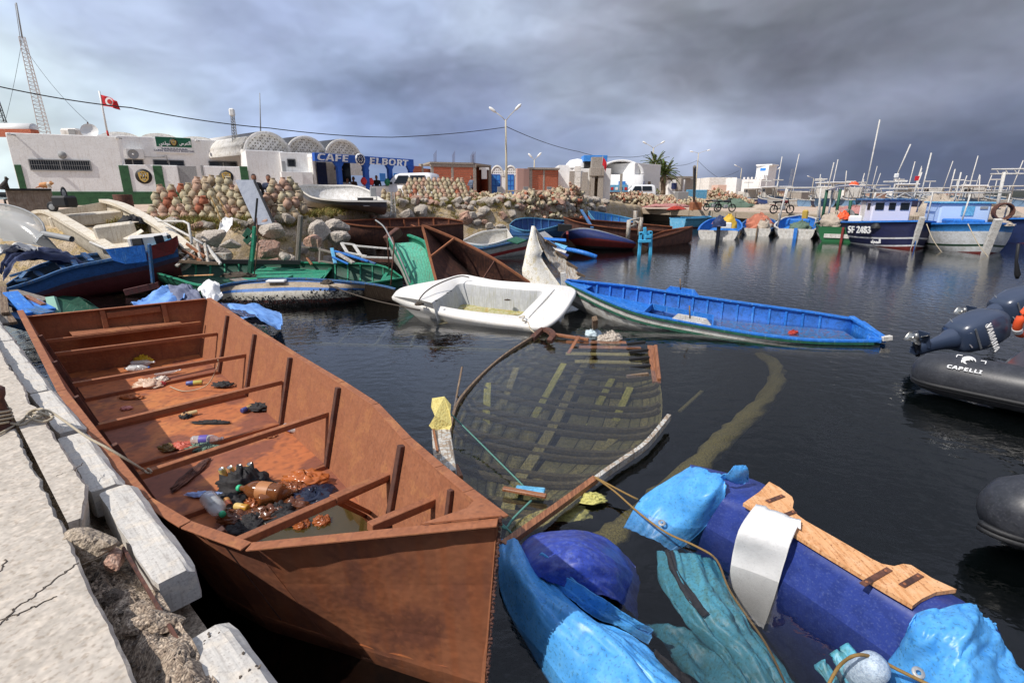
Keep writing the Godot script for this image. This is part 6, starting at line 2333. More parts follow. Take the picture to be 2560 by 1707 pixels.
	tube(r1,smooth_line([V(1.66,0,-2.09),V(1.73,.1,-2.13),V(1.77,.22,-2.09),V(1.91,.16,-2.13),V(2.01,.12,-2.1),V(2.07,.16,-1.98),V(2.18,.14,-1.93)],5),.009,6)
	single("ochre_rope",r1,M.rope_ochre,"ochre rope round the grey float and over the bunched tarpaulin","rope")
	var r2=S(true)
	tube(r2,smooth_line([V(.73,.12,-3.99),V(.87,.1,-3.86),V(1,.08,-3.75),V(1.05,.06,-3.74)],5),.008,6)
	single("ochre_rope",r2,M.rope_ochre,"ochre rope from the white rail to the tarpaulin corner","rope")
	var r3=S(true)
	tube(r3,smooth_line([V(.73,.12,-3.98),V(.87,.08,-3.83),V(1.02,.06,-3.54),V(1.17,.04,-3.33),V(1.35,.02,-3.2),V(1.47,-.02,-3.1),V(1.49,-.1,-2.88),V(1.59,-.2,-2.55),V(1.59,-.25,-2.27)],5),.008,6)
	single("ochre_rope",r3,M.rope_ochre,"ochre rope lying across the pale tarpaulin into the water","rope")

func outboard(label,at,turn,m_cowl,lettering:=true):
	# built along +x from the propeller to the cowl, engine lying tilted up
	var o=thing("outboard_engine",label,"outboard engine",at,turn)
	var cw=S(true)
	var rings=[]
	for e in [[.62,.1,.12,.02],[.64,.19,.2,.0],[.78,.23,.25,.0],[1.0,.25,.28,.01],[1.2,.25,.27,.02],[1.35,.22,.23,.02],[1.42,.12,.14,.02],[1.43,.02,.02,.02]]:
		var ring=[]
		for k in 20:
			var a=TAU*k/20
			var cx=signf(cos(a))*pow(absf(cos(a)),.6)
			var cy=signf(sin(a))*pow(absf(sin(a)),.6)
			ring.append(V(e[0],e[3]+cy*e[2],cx*e[1]))
		rings.append(ring)
	loft(cw,rings,true)
	var c=part(o,"cowl",cw,m_cowl)
	var stp=S()
	for y in [-.2]:
		bar(stp,V(.72,.262,-.12),V(.7,-.1,.245),.02,.004,BACK)
	bar(stp,V(.76,.18,.236),V(.84,-.16,.247),.03,.006,BACK)
	part(c,"stripe",stp,M.steel)
	if lettering:
		var t=text(c,"lettering","YAMAHA",V(1.04,.06,.256),V(.32,-.95,0),.085,M.print_white,.0,1.0,.012)
		t.transform=Transform3D(Basis(V(.3,-.954,0),V(.954,.3,0),BACK),V(1.02,-.04,.25))
		var em=S(true)
		var ring=[]
		for k in 17:ring.append(V(.94,.17,.245)+V(cos(TAU*k/16),sin(TAU*k/16),0)*.03)
		tube(em,ring,.004,5,false)
		for k in 3:
			var a=TAU*k/3+.5
			bar(em,V(.94,.17,.245),V(.94,.17,.245)+V(cos(a),sin(a),0)*.03,.006,.006)
		part(c,"emblem",em,M.print_white)
	var mid=S(true)
	rings=[]
	for e in [[.02,.04,.07],[.1,.05,.1],[.28,.06,.1],[.45,.09,.12],[.58,.14,.16],[.66,.15,.17]]:
		var ring=[]
		for k in 14:
			var a=TAU*k/14
			ring.append(V(e[0],sin(a)*e[2],cos(a)*e[1]))
		rings.append(ring)
	loft(mid,rings,true)
	fan(mid,rings[0],true)
	part(o,"leg",mid,m_cowl)
	var gc=S(true)
	tube(gc,[V(.06,-.1,0),V(.05,.06,0),V(.05,.14,0),V(.05,.2,0)],[.03,.055,.055,.02],12)
	part(o,"gear_case",gc,M.engine_black)
	var pl=S()
	slab(pl,[V(.16,.02,-.1),V(.17,.26,-.09),V(.17,.26,.09),V(.16,.02,.1)],V(1,0,0),.012)
	part(o,"cavitation_plate",pl,M.engine_navy)
	var sk=S()
	slab(sk,[V(.04,-.08,0),V(-.08,.0,0),V(-.05,.1,0),V(.04,.06,0)],V(0,0,1),.012)
	part(o,"skeg",sk,M.engine_navy)
	var pr=thing_part(o,"propeller")
	for k in 3:
		var b=S(true)
		var a=TAU*k/3+.4
		var rr=[]
		for i in 6:
			var t=i/5.0
			var rad=.04+.12*t
			var wd=.035+.05*sin(t*PI*.75)
			var u=V(cos(a),0,sin(a))
			var v=V(-sin(a),.7,cos(a)).normalized()
			rr.append([V(.05,.2,0)+u*rad-v*wd,V(.05,.2,0)+u*rad,V(.05,.2,0)+u*rad+v*wd])
		shell(b,rr,.005)
		part(pr,"blade",b,M.steel)
	var hb=S(true)
	tube(hb,[V(.05,.15,0),V(.05,.27,0)],[.04,.03],12)
	part(pr,"hub",hb,M.steel)
	return o

func thing_part(o,called):
	var p=Node3D.new()
	p.name=called
	o.add_child(p,true)
	return p

func rib_tube(o,pts,r,cone:=.35):
	# an inflatable tube with a coned end, rubbing strake and grab handle
	var st=S(true)
	var d=(pts[1]-pts[0]).normalized()
	var line=[pts[0],pts[0]+d*cone*.12,pts[0]+d*cone*.4,pts[0]+d*cone]
	var rad=[r*.12,r*.55,r*.86,r]
	for i in range(1,pts.size()):
		line.append(pts[i])
		rad.append(r)
	tube(st,line,rad,28)
	part(o,"tube",st,M.rib_rubber)
	return d

func build_inflatables():
	var o=thing("inflatable_boat","black inflatable boat with white logo on its tube","inflatable boat")
	var p0=V(5.36,.27,-6.49)
	var p1=V(5.96,.3,-5.69)
	var p2=p1+(p1-p0)*2.5
	var d=rib_tube(o,[p0,p1,p2],.27)
	var side=d.cross(UP).normalized()
	if side.dot(V(0,0,1)-V(1,0,0))<0:side=-side
	# rubbing strakes round the side
	for e in [[-.1,.03,.026],[-.135,.02,.02]]:
		var rs=S(true)
		var pts=[]
		for k in 12:
			var a=PI*.5*k/11.0
			pts.append(p0+d*(.36-.36*sin(a)*1.0)*1.0+side*.0)
		var line=[]
		for k in 9:
			var t=k/8.0
			var rr=.27*sqrt(1.0-pow(1-t,2.0))*sqrt(1-pow(e[0]/.27,2))
			line.append(p0+d*(.36*t+.02)+side*(rr+.005)+UP*e[0])
		line.append(p1+side*(.27*sqrt(1-pow(e[0]/.27,2))+.005)+UP*e[0])
		line.append(p2+side*(.27*sqrt(1-pow(e[0]/.27,2))+.005)+UP*e[0])
		tube(rs,line,e[2],8)
		part(o,"rubbing_strake",rs,M.black_rubber)
	# grab handle moulding
	var gh=S(true)
	var hp=p0+d*1.25+side*.2+UP*.17
	tube(gh,[hp-d*.15,hp-d*.1+side*.015,hp+d*.1+side*.015,hp+d*.15],[.012,.035,.035,.012],8)
	part(o,"grab_handle",gh,M.black_rubber)
	# logo on the upper face of the tube: a white wave disc over the maker's name
	var nrm=(side*.62+UP*.78).normalized()
	var c=p0+d*.56+nrm*.274
	var up=nrm.cross(d).normalized()
	if up.y<0:up=-up
	var lg=thing_part(o,"logo")
	for k in 3:
		var ar=S(true)
		var pts=[]
		for i in 15:
			var a=lerpf(.3+k*.35,2.6+k*1.1,i/14.0)
			pts.append(c+up*.045+(d*cos(a)+up*sin(a))*(.075-k*.022)+nrm*.003)
		var rd=[]
		for i in 15:rd.append(.011*sin(PI*(i+.6)/15.5)+.002)
		tube(ar,pts,rd,6)
		part(lg,"wave",ar,M.print_white)
	var tx=text(lg,"lettering","CAPELLI",c,d,.05,M.print_white,.0,1.0,.01)
	tx.transform=Transform3D(Basis(d*1.25,up,nrm),c-up*.075+nrm*.002)
	for e in [[-.12,.13,1],[.16,.1,-1]]:
		var ck=S()
		var q0=c+d*e[0]+up*e[1]+nrm*.003
		bar(ck,q0,q0+d*.05*e[2],.008,.004,nrm)
		bar(ck,q0,q0-up*.04,.008,.004,nrm)
		part(lg,"corner_mark",ck,M.print_white)
	# engines hung on its stern, tilted out of the water
	var ed=(p1-p0).normalized()
	outboard("navy outboard engine with white lettering tilted up behind the inflatable tube",V(6.08,.23,-7.4),V(.0,.12,.28),M.engine_navy)
	outboard("navy outboard engine tilted up behind the lettered engine",V(7.8,.36,-8.6),V(.0,.1,.3),M.engine_navy,false)
	var lb=thing("lifebuoy","orange lifebuoy with white bands behind the outboard engine","lifebuoy",V(7.52,.79,-7.2),V(.2,.3,.1))
	var ls=S(true)
	var ring=[]
	for k in 29:ring.append(V(cos(TAU*k/28),sin(TAU*k/28),0)*.26)
	tube(ls,ring,.055,12,false)
	part(lb,"ring",ls,M.orange)
	for k in 4:
		var bs=S(true)
		var pts=[]
		for i in 5:
			var a=TAU*k/4+.5+i*.09
			pts.append(V(cos(a),sin(a),0)*.26)
		tube(bs,pts,.058,12)
		part(lb,"band",bs,M.print_white)
	var mb=S()
	# engine bracket and transom deck of the inflatable, behind the tube
	var deckp=p1+d*.6-side*.9
	box_at(mb,deckp+V(0,-.05,0),V(1.6,.5,1.4),atan2(-d.z,d.x),.05)
	part(o,"stern_deck",mb,M.engine_black)
	# second inflatable closer in: cone end, strakes and its engine
	var o2=thing("inflatable_boat","dark inflatable boat with ribbed cone end below the navy engine","inflatable boat")
	var a0=V(3.43,.3,-3.22)
	var a1=a0+V(1.0,.02,.1)
	rib_tube(o2,[a0,a1,a0+V(3,.05,.4)],.29,.42)
	for yy in [-.09,-.13]:
		var rs=S(true)
		var line=[]
		for k in 12:
			var a=PI*(.5+.5*k/11.0)
			line.append(a0+V(.42+.44*cos(a)*1.0,yy,.28*sin(a)) )
		line.reverse()
		line.append(a0+V(1.0,yy,.3))
		line.append(a0+V(3.0,yy,.5))
		tube(rs,line,.022,8)
		part(o2,"rubbing_strake",rs,M.black_rubber)
	var e2=outboard("dark navy outboard engine upright above the ribbed inflatable",V(4.49,.3,-3.75),V(.0,-.4,.9),M.engine_black,false)
	e2.scale=ONE*.95
	text(e2,"lettering","10",V(.9,.18,.27),RIGHT,.07,M.print_white)
	# mooring fender and rope hanging at the edge
	var rp=S(true)
	tube(rp,[V(11.72,1.41,-12),V(11.78,1.01,-12),V(11.89,.7,-12),V(11.91,.6,-12)],[.03,.03,.06,.03],8)
	single("black_rope_end",rp,M.black_rubber,"knotted black rope end hanging from the stern frame","rope")


# ---------------------------------------------------------------- wrecks and laid-up boats along the bank
func deck_level(parent,h,t0,t1,y0,y1,inset,boards,m,called := "deck_board",s0:=.0,s1:=1.0):
	for i in boards:
		var f0=lerpf(s0,s1,float(i)/boards)+.002
		var f1=lerpf(s0,s1,(i+1.0)/boards)-.002
		var rows=[]
		for j in 9:
			var f=j/8.0
			var t=lerpf(t0,t1,f)
			var a=h.at(h.a,t)
			var b=h.at(h.b,t)
			var d=(b-a).normalized()
			var y=lerpf(y0,y1,f)+.0015*(i % 2)
			var pa=a+d*inset
			var pb=b-d*inset
			pa.y=y; pb.y=y
			rows.append([pa.lerp(pb,f0),pa.lerp(pb,f1)])
		var st=S()
		shell(st,rows,.02)
		part(parent,called,st,m)

func banded(st,top,bot,bands,bulge,cols:=36):
	# a boat's side between two lines, in bands [to, colour]; bulging by a vector
	var a=resample(top,cols)
	var b=resample(bot,cols)
	var w0=.0
	for bd in bands:
		var rings=[]
		for i in cols+1:
			var e=sin(PI*i/cols)
			var r=[]
			for k in 4:
				var w=lerpf(w0,bd[0],k/3.0)
				var n=.012*N.b3.get_noise_3d(i*18.0,w*120,3)
				r.append(a[i].lerp(b[i],w)+bulge*(sin(PI*w)*(.3+.7*e)+n))
			rings.append(r)
		st.set_color(bd[1])
		for i in cols:
			for k in 3:
				st.set_color(bd[1])
				quad(st,rings[i][k],rings[i+1][k],rings[i+1][k+1],rings[i][k+1])
		w0=bd[0]

func build_wrecks():
	build_skiff()
	build_dinghy()
	build_mid_wrecks()
	build_far_wrecks()
	build_left_wrecks()

func build_skiff():
	var o=thing("blue_skiff","half sunk blue and white skiff with green strakes and flooded stern","boat")
	var h=hull_of([V(6.37,.06,-8.49),V(5.24,.06,-8.54),V(4.31,.11,-8.79),V(3.4,.18,-9.28),V(2.52,.28,-9.71),V(1.9,.41,-10.39),V(1.19,.62,-11.48)],[V(6.58,.2,-9.57),V(5.99,.25,-9.92),V(5.36,.3,-10.18),V(4.69,.34,-10.55),V(3.99,.38,-10.97),V(2.7,.5,-11.49),V(1.27,.62,-11.67)],.75,.35,24,.6)
	var white=lin(214,214,210)
	var green=lin(22,78,56)
	part(o,"hull",hull_mesh(h,[[.5,lin(150,150,146)],[.78,white],[.83,green],[.93,white],[1.0,green]],lin(44,112,206),.03),M.paint_any)
	part(o,"transom",transom_mesh(h),M.paint_blue)
	for s in 2:rail(o,"gunwale",h,s,.11,.03,M.paint_blue,.0,1.0,1.0,-.03,.012)
	rail(o,"green_strake",h,0,.04,.035,M.paint_deep_green,.02,.99,.97,.02)
	rail(o,"green_strake",h,0,.04,.03,M.paint_deep_green,.3,.99,.8,.02)
	var ts=[]
	for i in 17:ts.append(.1+i*.052)
	ribs(o,h,ts,M.paint_blue,.02,.55,[1])
	deck_level(o,h,.66,.9,.13,.36,.1,7,M.paint_blue,"foredeck_board")
	deck_level(o,h,.9,.985,.5,.6,.02,3,M.paint_blue,"bow_deck_board")
	deck_level(o,h,.03,.44,-.03,-.05,.12,8,mat("worn_deck",layered(c8(84,150,206),[["mid",.6,.06,c8(180,96,70),.75],["coarse",.6,.12,c8(70,130,186),.7],["streak",.7,.05,c8(150,80,60),.6]],.06),1.2,.5),"afterdeck_board")
	# coamings of the open well
	var co=S()
	for e in [[.44,.22,.44,.78,.04],[.66,.12,.66,.88,.16],[.44,.78,.66,.85,.08],[.44,.2,.66,.14,.08]]:
		var a=h.at(h.a,e[0]).lerp(h.at(h.b,e[0]),e[1])
		var b=h.at(h.a,e[2]).lerp(h.at(h.b,e[2]),e[3])
		a.y=.03 if e[0]<.5 else .13
		b.y=.03 if e[2]<.5 else .13
		co=S()
		bar(co,a,b,.03,.12)
		part(o,"coaming",co,M.paint_blue)
	var ht=S()
	var hc=h.at(h.a,.74).lerp(h.at(h.b,.74),.42)
	bar(ht,hc+V(-.45,.02,-.02)-V(0,hc.y-.22,0),hc+V(.25,.0,.08)-V(0,hc.y-.19,0),.26,.03,UP,.01)
	part(o,"hatch_cover",ht,M.paint_blue)
	for e in [[0,.5,"paint_white"],[1,.56,"paint_blue"]]:
		var c=h.p(e[0],e[1],1.0)
		var d=(h.p(e[0],e[1]+.03,1.0)-h.p(e[0],e[1]-.03,1.0)).normalized()
		var bl=S()
		slab(bl,[c-d*.36+UP*.02,c+d*.36+UP*.02,c+d*.26+UP*.13,c-d*.26+UP*.13],d.cross(UP),.07)
		part(o,"thole_block",bl,M[e[2]])
		var pn=S(true)
		tube(pn,[c+UP*.1+d*.03,c+UP*.33+d*.06],.014,6)
		part(o,"thole_pin",pn,M.old_wood)
	plank(o,"stem_post",h.p(0,1.0,.4),h.p(0,1.0,1.0)+V(-.04,.2,0),.09,.12,M.paint_white,RIGHT)
	# raised quarter at the stern
	plank(o,"stern_rail",V(6.53,.24,-9.59),V(6.45,.12,-8.55),.1,.05,M.paint_blue)
	plank(o,"stern_rail",V(6.59,.16,-9.42),V(6.46,.06,-8.6),.16,.1,M.paint_blue)
	plank(o,"stern_knee",V(6.2,.1,-8.62),V(6.38,.08,-8.5),.1,.08,M.paint_blue)
	plank(o,"rudder_head",V(6.41,.1,-8.54),V(6.58,.12,-8.55),.08,.08,M.paint_white)
	for i in 8:
		var p=h.p(0,.36+i*.07,.78)
		var d=(h.p(0,.38+i*.07,.78)-p).normalized()
		var sc=S()
		bar(sc,p-d*.07+V(-.01,0,.03),p+d*.07+V(-.01,0,.03),.035,.02)
		part(o,"scupper",sc,M.dark)
	rag("red_float","small red float adrift on the flooded afterdeck","float",V(5.29,-.01,-9.29),V(.08,.07,.05),M.net_red,71)

func build_dinghy():
	var o=thing("white_dinghy","white fibreglass dinghy with algae water in its cockpit","boat")
	var out=[V(-2.57,.4,-10.77),V(-2.21,.3,-10.61),V(-1.44,.18,-10.19),V(-.82,.15,-9.82),V(-.25,.13,-9.54),V(.2,.12,-9.38),V(.58,.12,-9.25),V(.91,.22,-9.6),V(1.21,.38,-10.27),V(1.39,.5,-11.21),V(.65,.6,-11.19),V(-.29,.62,-11.48),V(-.76,.66,-11.73),V(-1.19,.68,-12),V(-1.6,.64,-11.54),V(-2.1,.58,-11.31),V(-2.52,.48,-11.27)]
	var inn=[V(-1.63,.4,-10.17),V(-1.49,.3,-10.35),V(-1.03,.25,-10.2),V(-.58,.22,-10.09),V(-.23,.2,-10.02),V(.03,.19,-9.95),V(.16,.2,-9.91),V(.33,.28,-10.27),V(.52,.36,-10.73),V(.66,.48,-10.95),V(.37,.5,-11),V(-.15,.52,-11.15),V(-.64,.54,-11.32),V(-1.17,.56,-11.55),V(-1.31,.5,-11.21),V(-1.45,.46,-10.61),V(-1.55,.43,-10.34)]
	var close=func(l):return smooth_line(l+[l[0]],4)
	var c=ZERO
	for p in out:c+=p/out.size()
	var O=close.call(out)
	var I=close.call(inn)
	var lay=[]
	for e in [[.7,-.5,0],[.82,-.3,0],[.93,-.13,0],[.995,-.06,0],[1.0,.0,0],[.985,.02,0]]:
		var r=[]
		for p in O:r.append(V(lerpf(c.x,p.x,e[0]),p.y+e[1]*(1.0 if p.y>.25 else .8),lerpf(c.z,p.z,e[0])))
		lay.append(r)
	var st=S(true)
	lay.reverse()
	loft(st,lay)
	var hull=part(o,"hull",st,M.gelcoat)
	var dk=S(true)
	var rows=[lay[0]]
	for f in [.35,.75]:
		var r=[]
		for i in O.size():r.append(lay[0][i].lerp(I[i],f)+UP*.015)
		rows.append(r)
	rows.append(I)
	loft(dk,rows)
	part(o,"deck",dk,M.gelcoat)
	var ci=ZERO
	for p in I:ci+=p/I.size()
	var wl=S(true)
	var r1=[]
	var r2=[]
	for p in I:
		r1.append(V(lerpf(ci.x,p.x,.97),p.y-.06,lerpf(ci.z,p.z,.97)))
		r2.append(V(lerpf(ci.x,p.x,.9),maxf(-.06,p.y-.46),lerpf(ci.z,p.z,.9)))
	loft(wl,[I,r1,r2])
	part(o,"cockpit_lining",wl,mat("grey_gel",layered(c8(190,192,192),[["streak",.6,.1,c8(150,148,128),.5],["coarse",.5,.14,c8(176,178,178),.7]],.04),.9,.6))
	var fl=S()
	fan(fl,r2)
	part(o,"cockpit_floor",fl,M.algae_floor)
	var w=S()
	var wr=[]
	for p in r2:wr.append(V(lerpf(ci.x,p.x,1.02),.015,lerpf(ci.z,p.z,1.02)))
	fan(w,wr)
	var wm=StandardMaterial3D.new()
	wm.resource_name = "algae_water"
	wm.transparency=BaseMaterial3D.TRANSPARENCY_ALPHA
	wm.albedo_color=Color(.45,.42,.2,.25)
	wm.roughness=.03
	part(o,"algae_water",w,wm).set_meta("kind","stuff")
	# stern bench edge, notch, lamp sockets, hand rail, ropes
	var bn=S()
	bar(bn,inn[6].lerp(out[6],.35)+V(0,.03,0),inn[9].lerp(out[9],.35)+V(0,.03,0),.03,.025,UP,.005)
	part(o,"bench_edge",bn,M.gelcoat)
	for e in [[V(-1.35,.53,-10.58),.035],[V(-1.29,.54,-10.7),.03],[V(-1.53,.45,-10.15),.05]]:
		var sk=S()
		box_at(sk,e[0],V(e[1],.012,e[1]*.8),.5)
		part(o,"socket",sk,M.dark)
	var hr=S(true)
	tube(hr,smooth_line([V(-1.91,.42,-10.3),V(-1.81,.55,-10.47),V(-1.62,.66,-10.73),V(-1.35,.72,-11.23),V(-1.14,.73,-11.54),V(-.97,.7,-11.54)],5),.013,6)
	part(o,"hand_rail",hr,M.rope_dark)
	var r3=S(true)
	tube(r3,smooth_line([V(.14,.2,-9.76),V(.24,.25,-9.62),V(.2,.22,-9.42),V(.3,.16,-9.49),V(.34,.1,-9.23),V(.43,.04,-9.14),V(.52,.02,-9)],5),.013,6)
	single("pale_rope",r3,M.rope_pale,"short pale rope over the stern corner of the white dinghy","rope")
	rag("rope_tangle","dark rope tangle on the bow deck of the white dinghy","rope",V(-1.9,.34,-10.25),V(.08,.06,.1),M.rope_dark,72)
	for i in 3:rag("dead_leaf",["dark scrap floating in the dinghy water by the bow side","dark scrap floating in the middle of the dinghy water","weed scrap stuck on the dinghy lining"][i],"scrap",[V(-.88,.02,-11.11),V(-.33,.02,-10.6),V(-.1,.3,-10.89)][i],V(.06,.03,.04),M.rope_dark,73+i)

func build_mid_wrecks():
	# striped hull lying on its side
	var o=thing("striped_hull","worn white hull with blue stripes and mussels lying on its side","boat")
	var st=S(true)
	var top=[V(-6.84,.42,-11.6),V(-6.56,.5,-11.84),V(-6.02,.55,-11.97),V(-5.03,.57,-12.11),V(-3.85,.52,-11.97),V(-3.12,.45,-11.89),V(-2.71,.38,-11.77)]
	var bot=[V(-7.14,-.05,-12.2),V(-6.56,-.05,-11.9),V(-5.85,-.05,-11.7),V(-4.88,-.05,-11.8),V(-4.05,-.05,-12.1),V(-3.51,-.05,-12.85),V(-3.18,-.05,-13.69)]
	banded(st,top,bot,[[.1,lin(74,112,168)],[.3,lin(178,162,140)],[.42,lin(60,116,190)],[.72,lin(190,186,174)],[.86,lin(84,44,42)],[1.0,lin(40,34,32)]],V(0,.05,.22))
	part(o,"side",st,M.paint_any)
	var dk=S()
	var a=resample(top,20)
	for i in 20:quad(dk,a[i],a[i+1],a[i+1]+V(0,-.5,-.5),a[i]+V(0,-.5,-.5))
	part(o,"deck",dk,M.old_wood)
	var rl=S()
	for i in 20:bar(rl,a[i]+V(0,.02,.02),a[i+1]+V(0,.02,.02),.06,.035)
	part(o,"rail",rl,M.paint_blue_old)
	var mu=MultiMesh.new()
	mu.transform_format=MultiMesh.TRANSFORM_3D
	var ms=S(true)
	lathe(ms,[[.001,.03],[.012,.02],[.014,.0],[.006,-.02]],Transform3D.IDENTITY,6)
	mu.mesh=mesh_of(ms)
	mu.instance_count=1400
	var b=resample(bot,36)
	var t=resample(top,36)
	for i in 1400:
		var u=rng.randf()
		var w=.55+.45*sqrt(rng.randf())
		if u>.5 and rng.randf()<.35:w=rng.randf_range(.35,.8)
		var f=u*35.99
		var j=int(f)
		var p=t[j].lerp(t[j+1],f-j).lerp(b[j].lerp(b[j+1],f-j),w)+V(0,.05,.22)*sin(PI*w)*(.3+.7*sin(PI*u))
		mu.set_instance_transform(i,Transform3D(Basis.from_euler(V(rng.randf()*6,rng.randf()*6,rng.randf()*6)).scaled(ONE*rng.randf_range(.5,1.3)),p))
	var mi=MultiMeshInstance3D.new()
	mi.name = "mussels"
	mi.multimesh=mu
	mi.material_override=M.black_rubber
	o.add_child(mi)
	mi.set_meta("kind","stuff")
	var rp=S(true)
	tube(rp,smooth_line([V(-4.11,.55,-11.37),V(-3.56,.45,-11.01),V(-2.84,.4,-10.4),V(-2.12,.36,-9.94),V(-1.82,.3,-9.93)],5),.014,6)
	single("dark_rope",rp,M.rope_dark,"dark rope from the striped hull to the white dinghy","rope")
	rag("rope_tangle","knot of dark rope on the striped hull","rope",V(-4.26,.52,-11.72),V(.14,.1,.1),M.rope_dark,80)
	single("white_tray",box_of(V(-5.52,.56,-11.91),V(.42,.05,.2),.1),M.white_plastic,"white plastic tray on the striped hull","tray")
	# green decked boat
	var g=thing("green_boat","long green wooden boat with planked deck and open hold","boat")
	var h=hull_of([V(-3.12,.2,-14.51),V(-3.89,.22,-13.5),V(-4.75,.25,-12.99),V(-6.19,.28,-12.5),V(-7.61,.34,-12.47),V(-8.7,.42,-13.12),V(-9.38,.5,-13.49)],[V(-3.16,.2,-14.67),V(-4.07,.45,-15.52),V(-6.06,.5,-15.64),V(-7.22,.52,-15.9),V(-8.19,.52,-15.69),V(-9.28,.52,-15.28),V(-10.02,.54,-14.55)],.6,.5,24,.6)
	part(g,"hull",hull_mesh(h,[[1.0,lin(30,104,80)]],lin(22,80,62),.03),M.paint_any)
	for s in 2:rail(g,"gunwale",h,s,.1,.04,M.paint_green,0,1,1.0,-.02,.015)
	deck_level(g,h,.36,.64,.3,.36,.02,9,M.paint_green)
	deck_level(g,h,.0,.12,.1,.22,.02,5,M.paint_green)
	deck_level(g,h,.64,.97,.12,.2,.1,6,M.paint_deep_green,"bottom_board")
	ribs(g,h,[.14,.19,.24,.29,.34,.68,.73,.78,.83,.88],M.paint_green,.022,.4,[1])
	for e in [.36,.12,.64]:thwart(g,h,e,.85,.1,M.paint_green)
	var ht=thing_part(g,"hatch")
	var hc=V(-6.23,.36,-13.5)
	var hs=S()
	box_at(hs,hc+V(.02,-.02,.1),V(.72,.2,.55),.1,.01)
	part(ht,"coaming",hs,M.paint_green)
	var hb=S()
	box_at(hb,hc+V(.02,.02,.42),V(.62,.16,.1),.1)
	part(ht,"hatch_opening_shade",hb,M.paint_deep_green)  # deep green box stands for the dark inside of the open hatch
	plank(g,"broken_board",V(-8.95,.4,-13.69),V(-7.95,.45,-13.59),.05,.03,M.fresh_pine)
	rag("weed_heap","heap of dry weed and net in the green boat","net",V(-7.44,.36,-13.87),V(.4,.12,.2),M.rope_dark,81)
	plank(thing("grey_board","grey plywood board lying in the green boat","board"),"board",V(-7.13,.42,-13.12),V(-6.15,.4,-12.25),.3,.02,M.grey_wood)
	# upright green post with blocks, and the grey stake
	var gp=thing("green_post","tall dark green timber post with wooden cheek blocks","post")
	plank(gp,"post",V(-7.37,.15,-14.2),V(-7.01,1.44,-14.2),.1,.12,M.paint_deep_green,BACK)
	plank(gp,"post",V(-7.14,.74,-14.1),V(-6.94,1.68,-14.1),.07,.08,M.paint_green,BACK)
	plank(gp,"spike",V(-7.03,1.44,-14.2),V(-6.81,2.41,-14.2),.04,.05,M.dark,BACK)
	plank(gp,"cheek_block",V(-7.24,1.39,-14.1),V(-7.07,1.6,-14.1),.16,.05,M.paint_deep_green,BACK)
	plank(gp,"cheek_block",V(-7.25,1.26,-14.1),V(-7.09,1.4,-14.1),.16,.05,M.paint_deep_green,BACK)
	var gr=S(true)
	tube(gr,[V(-6.8,1.91,-14),V(-6.86,1.22,-14),V(-6.97,.76,-14),V(-7.14,.18,-14)],.015,5)
	part(gp,"pipe",gr,M.rust_dark)
	plank(thing("grey_stake","weathered grey stake standing at the bank behind the green boat","stake"),"stake",V(-6.51,.56,-15.6),V(-6.26,1.92,-15.6),.13,.13,M.grey_wood,BACK,.03)
	# green bow standing up
	var gb=thing("green_bow","pale green boat bow with planked foredeck tilted out of the water","boat")
	var na=[V(-2.53,.18,-12.9),V(-2.78,.6,-13.3),V(-3.11,1.07,-13.8),V(-3.34,1.31,-14.1),V(-3.41,1.35,-14.4)]
	var fa=[V(-1.88,.12,-13.2),V(-2.1,.68,-13.7),V(-2.28,1.04,-14.1),V(-2.45,1.23,-14.5),V(-2.92,1.38,-14.8)]
	var gh=hull_of(na,fa,.8,.1,16,.6)
	part(gb,"hull",hull_mesh(gh,[[.85,lin(190,190,180)],[1.0,lin(46,140,110)]],lin(40,120,96),.03),M.paint_any)
	for s in 2:rail(gb,"gunwale",gh,s,.1,.05,M.paint_green,0,1,1.0,-.02,.02)
	deck(gb,gh,.0,.93,.9,10,mat("green_deck",layered(c8(92,192,160),[["mid",.6,.06,c8(70,160,130),.7],["speck",.66,.05,c8(150,176,156),.6],["streak",.66,.05,c8(120,130,108),.7]],.06),.9,.7,.2),.02)
	var gq=S()
	bar(gq,V(-3.45,1.28,-14.3),V(-3.14,1.53,-14.6),.22,.24,UP,.02)
	part(gb,"stem_block",gq,M.rust_dark)
	var bp=S(true)
	tube(bp,smooth_line([V(-2.58,.27,-13),V(-2.88,.97,-13.2),V(-3.19,1.43,-13.6),V(-3.39,1.7,-13.8),V(-3.64,1.85,-14)],5),[.025,.025,.025,.025,.024,.024,.024,.023,.023,.023,.022,.022,.022,.021,.021,.021,.02,.02,.02,.02,.02],6)
	single("bent_pole",bp,M.grey_plastic,"thin bent pole leaning over the green bow","pole")
	var ip=S(true)
	tube(ip,[V(-3.36,.54,-14),V(-3.35,1.68,-14)],.02,5)
	single("iron_rod",ip,M.rust_dark,"thin rusty rod standing before the green bow","rod")
	var ip2=S(true)
	tube(ip2,[V(-3.06,.31,-12.8),V(-3.02,1.29,-13.3),V(-3.11,1.44,-13.5)],.02,5)
	single("iron_rod",ip2,M.rust_dark,"thin rusty rod leaning on the green bow edge","rod")
	# rusty bow
	var rb=thing("rusty_bow","rusty steel boat bow pointing up with its inside showing","boat")
	var ra=resample([V(-1.78,.23,-12.3),V(-1.88,.52,-12.5),V(-2.02,.91,-12.8),V(-2.17,1.41,-13.1),V(-2.29,1.76,-13.3)],16)
	var rf=resample([V(.87,-.03,-13.6),V(.05,.54,-13.5),V(-.54,.92,-13.5),V(-1.46,1.4,-13.5),V(-2.29,1.76,-13.32)],16)
	var rk=[]
	for i in 17:rk.append((ra[i]+rf[i])/2+V(-.1,-.25,-.85)*(1-pow(i/16.0,3.0)))
	var rh=BoatHull.new(ra,rf,rk)
	rh.full=.9
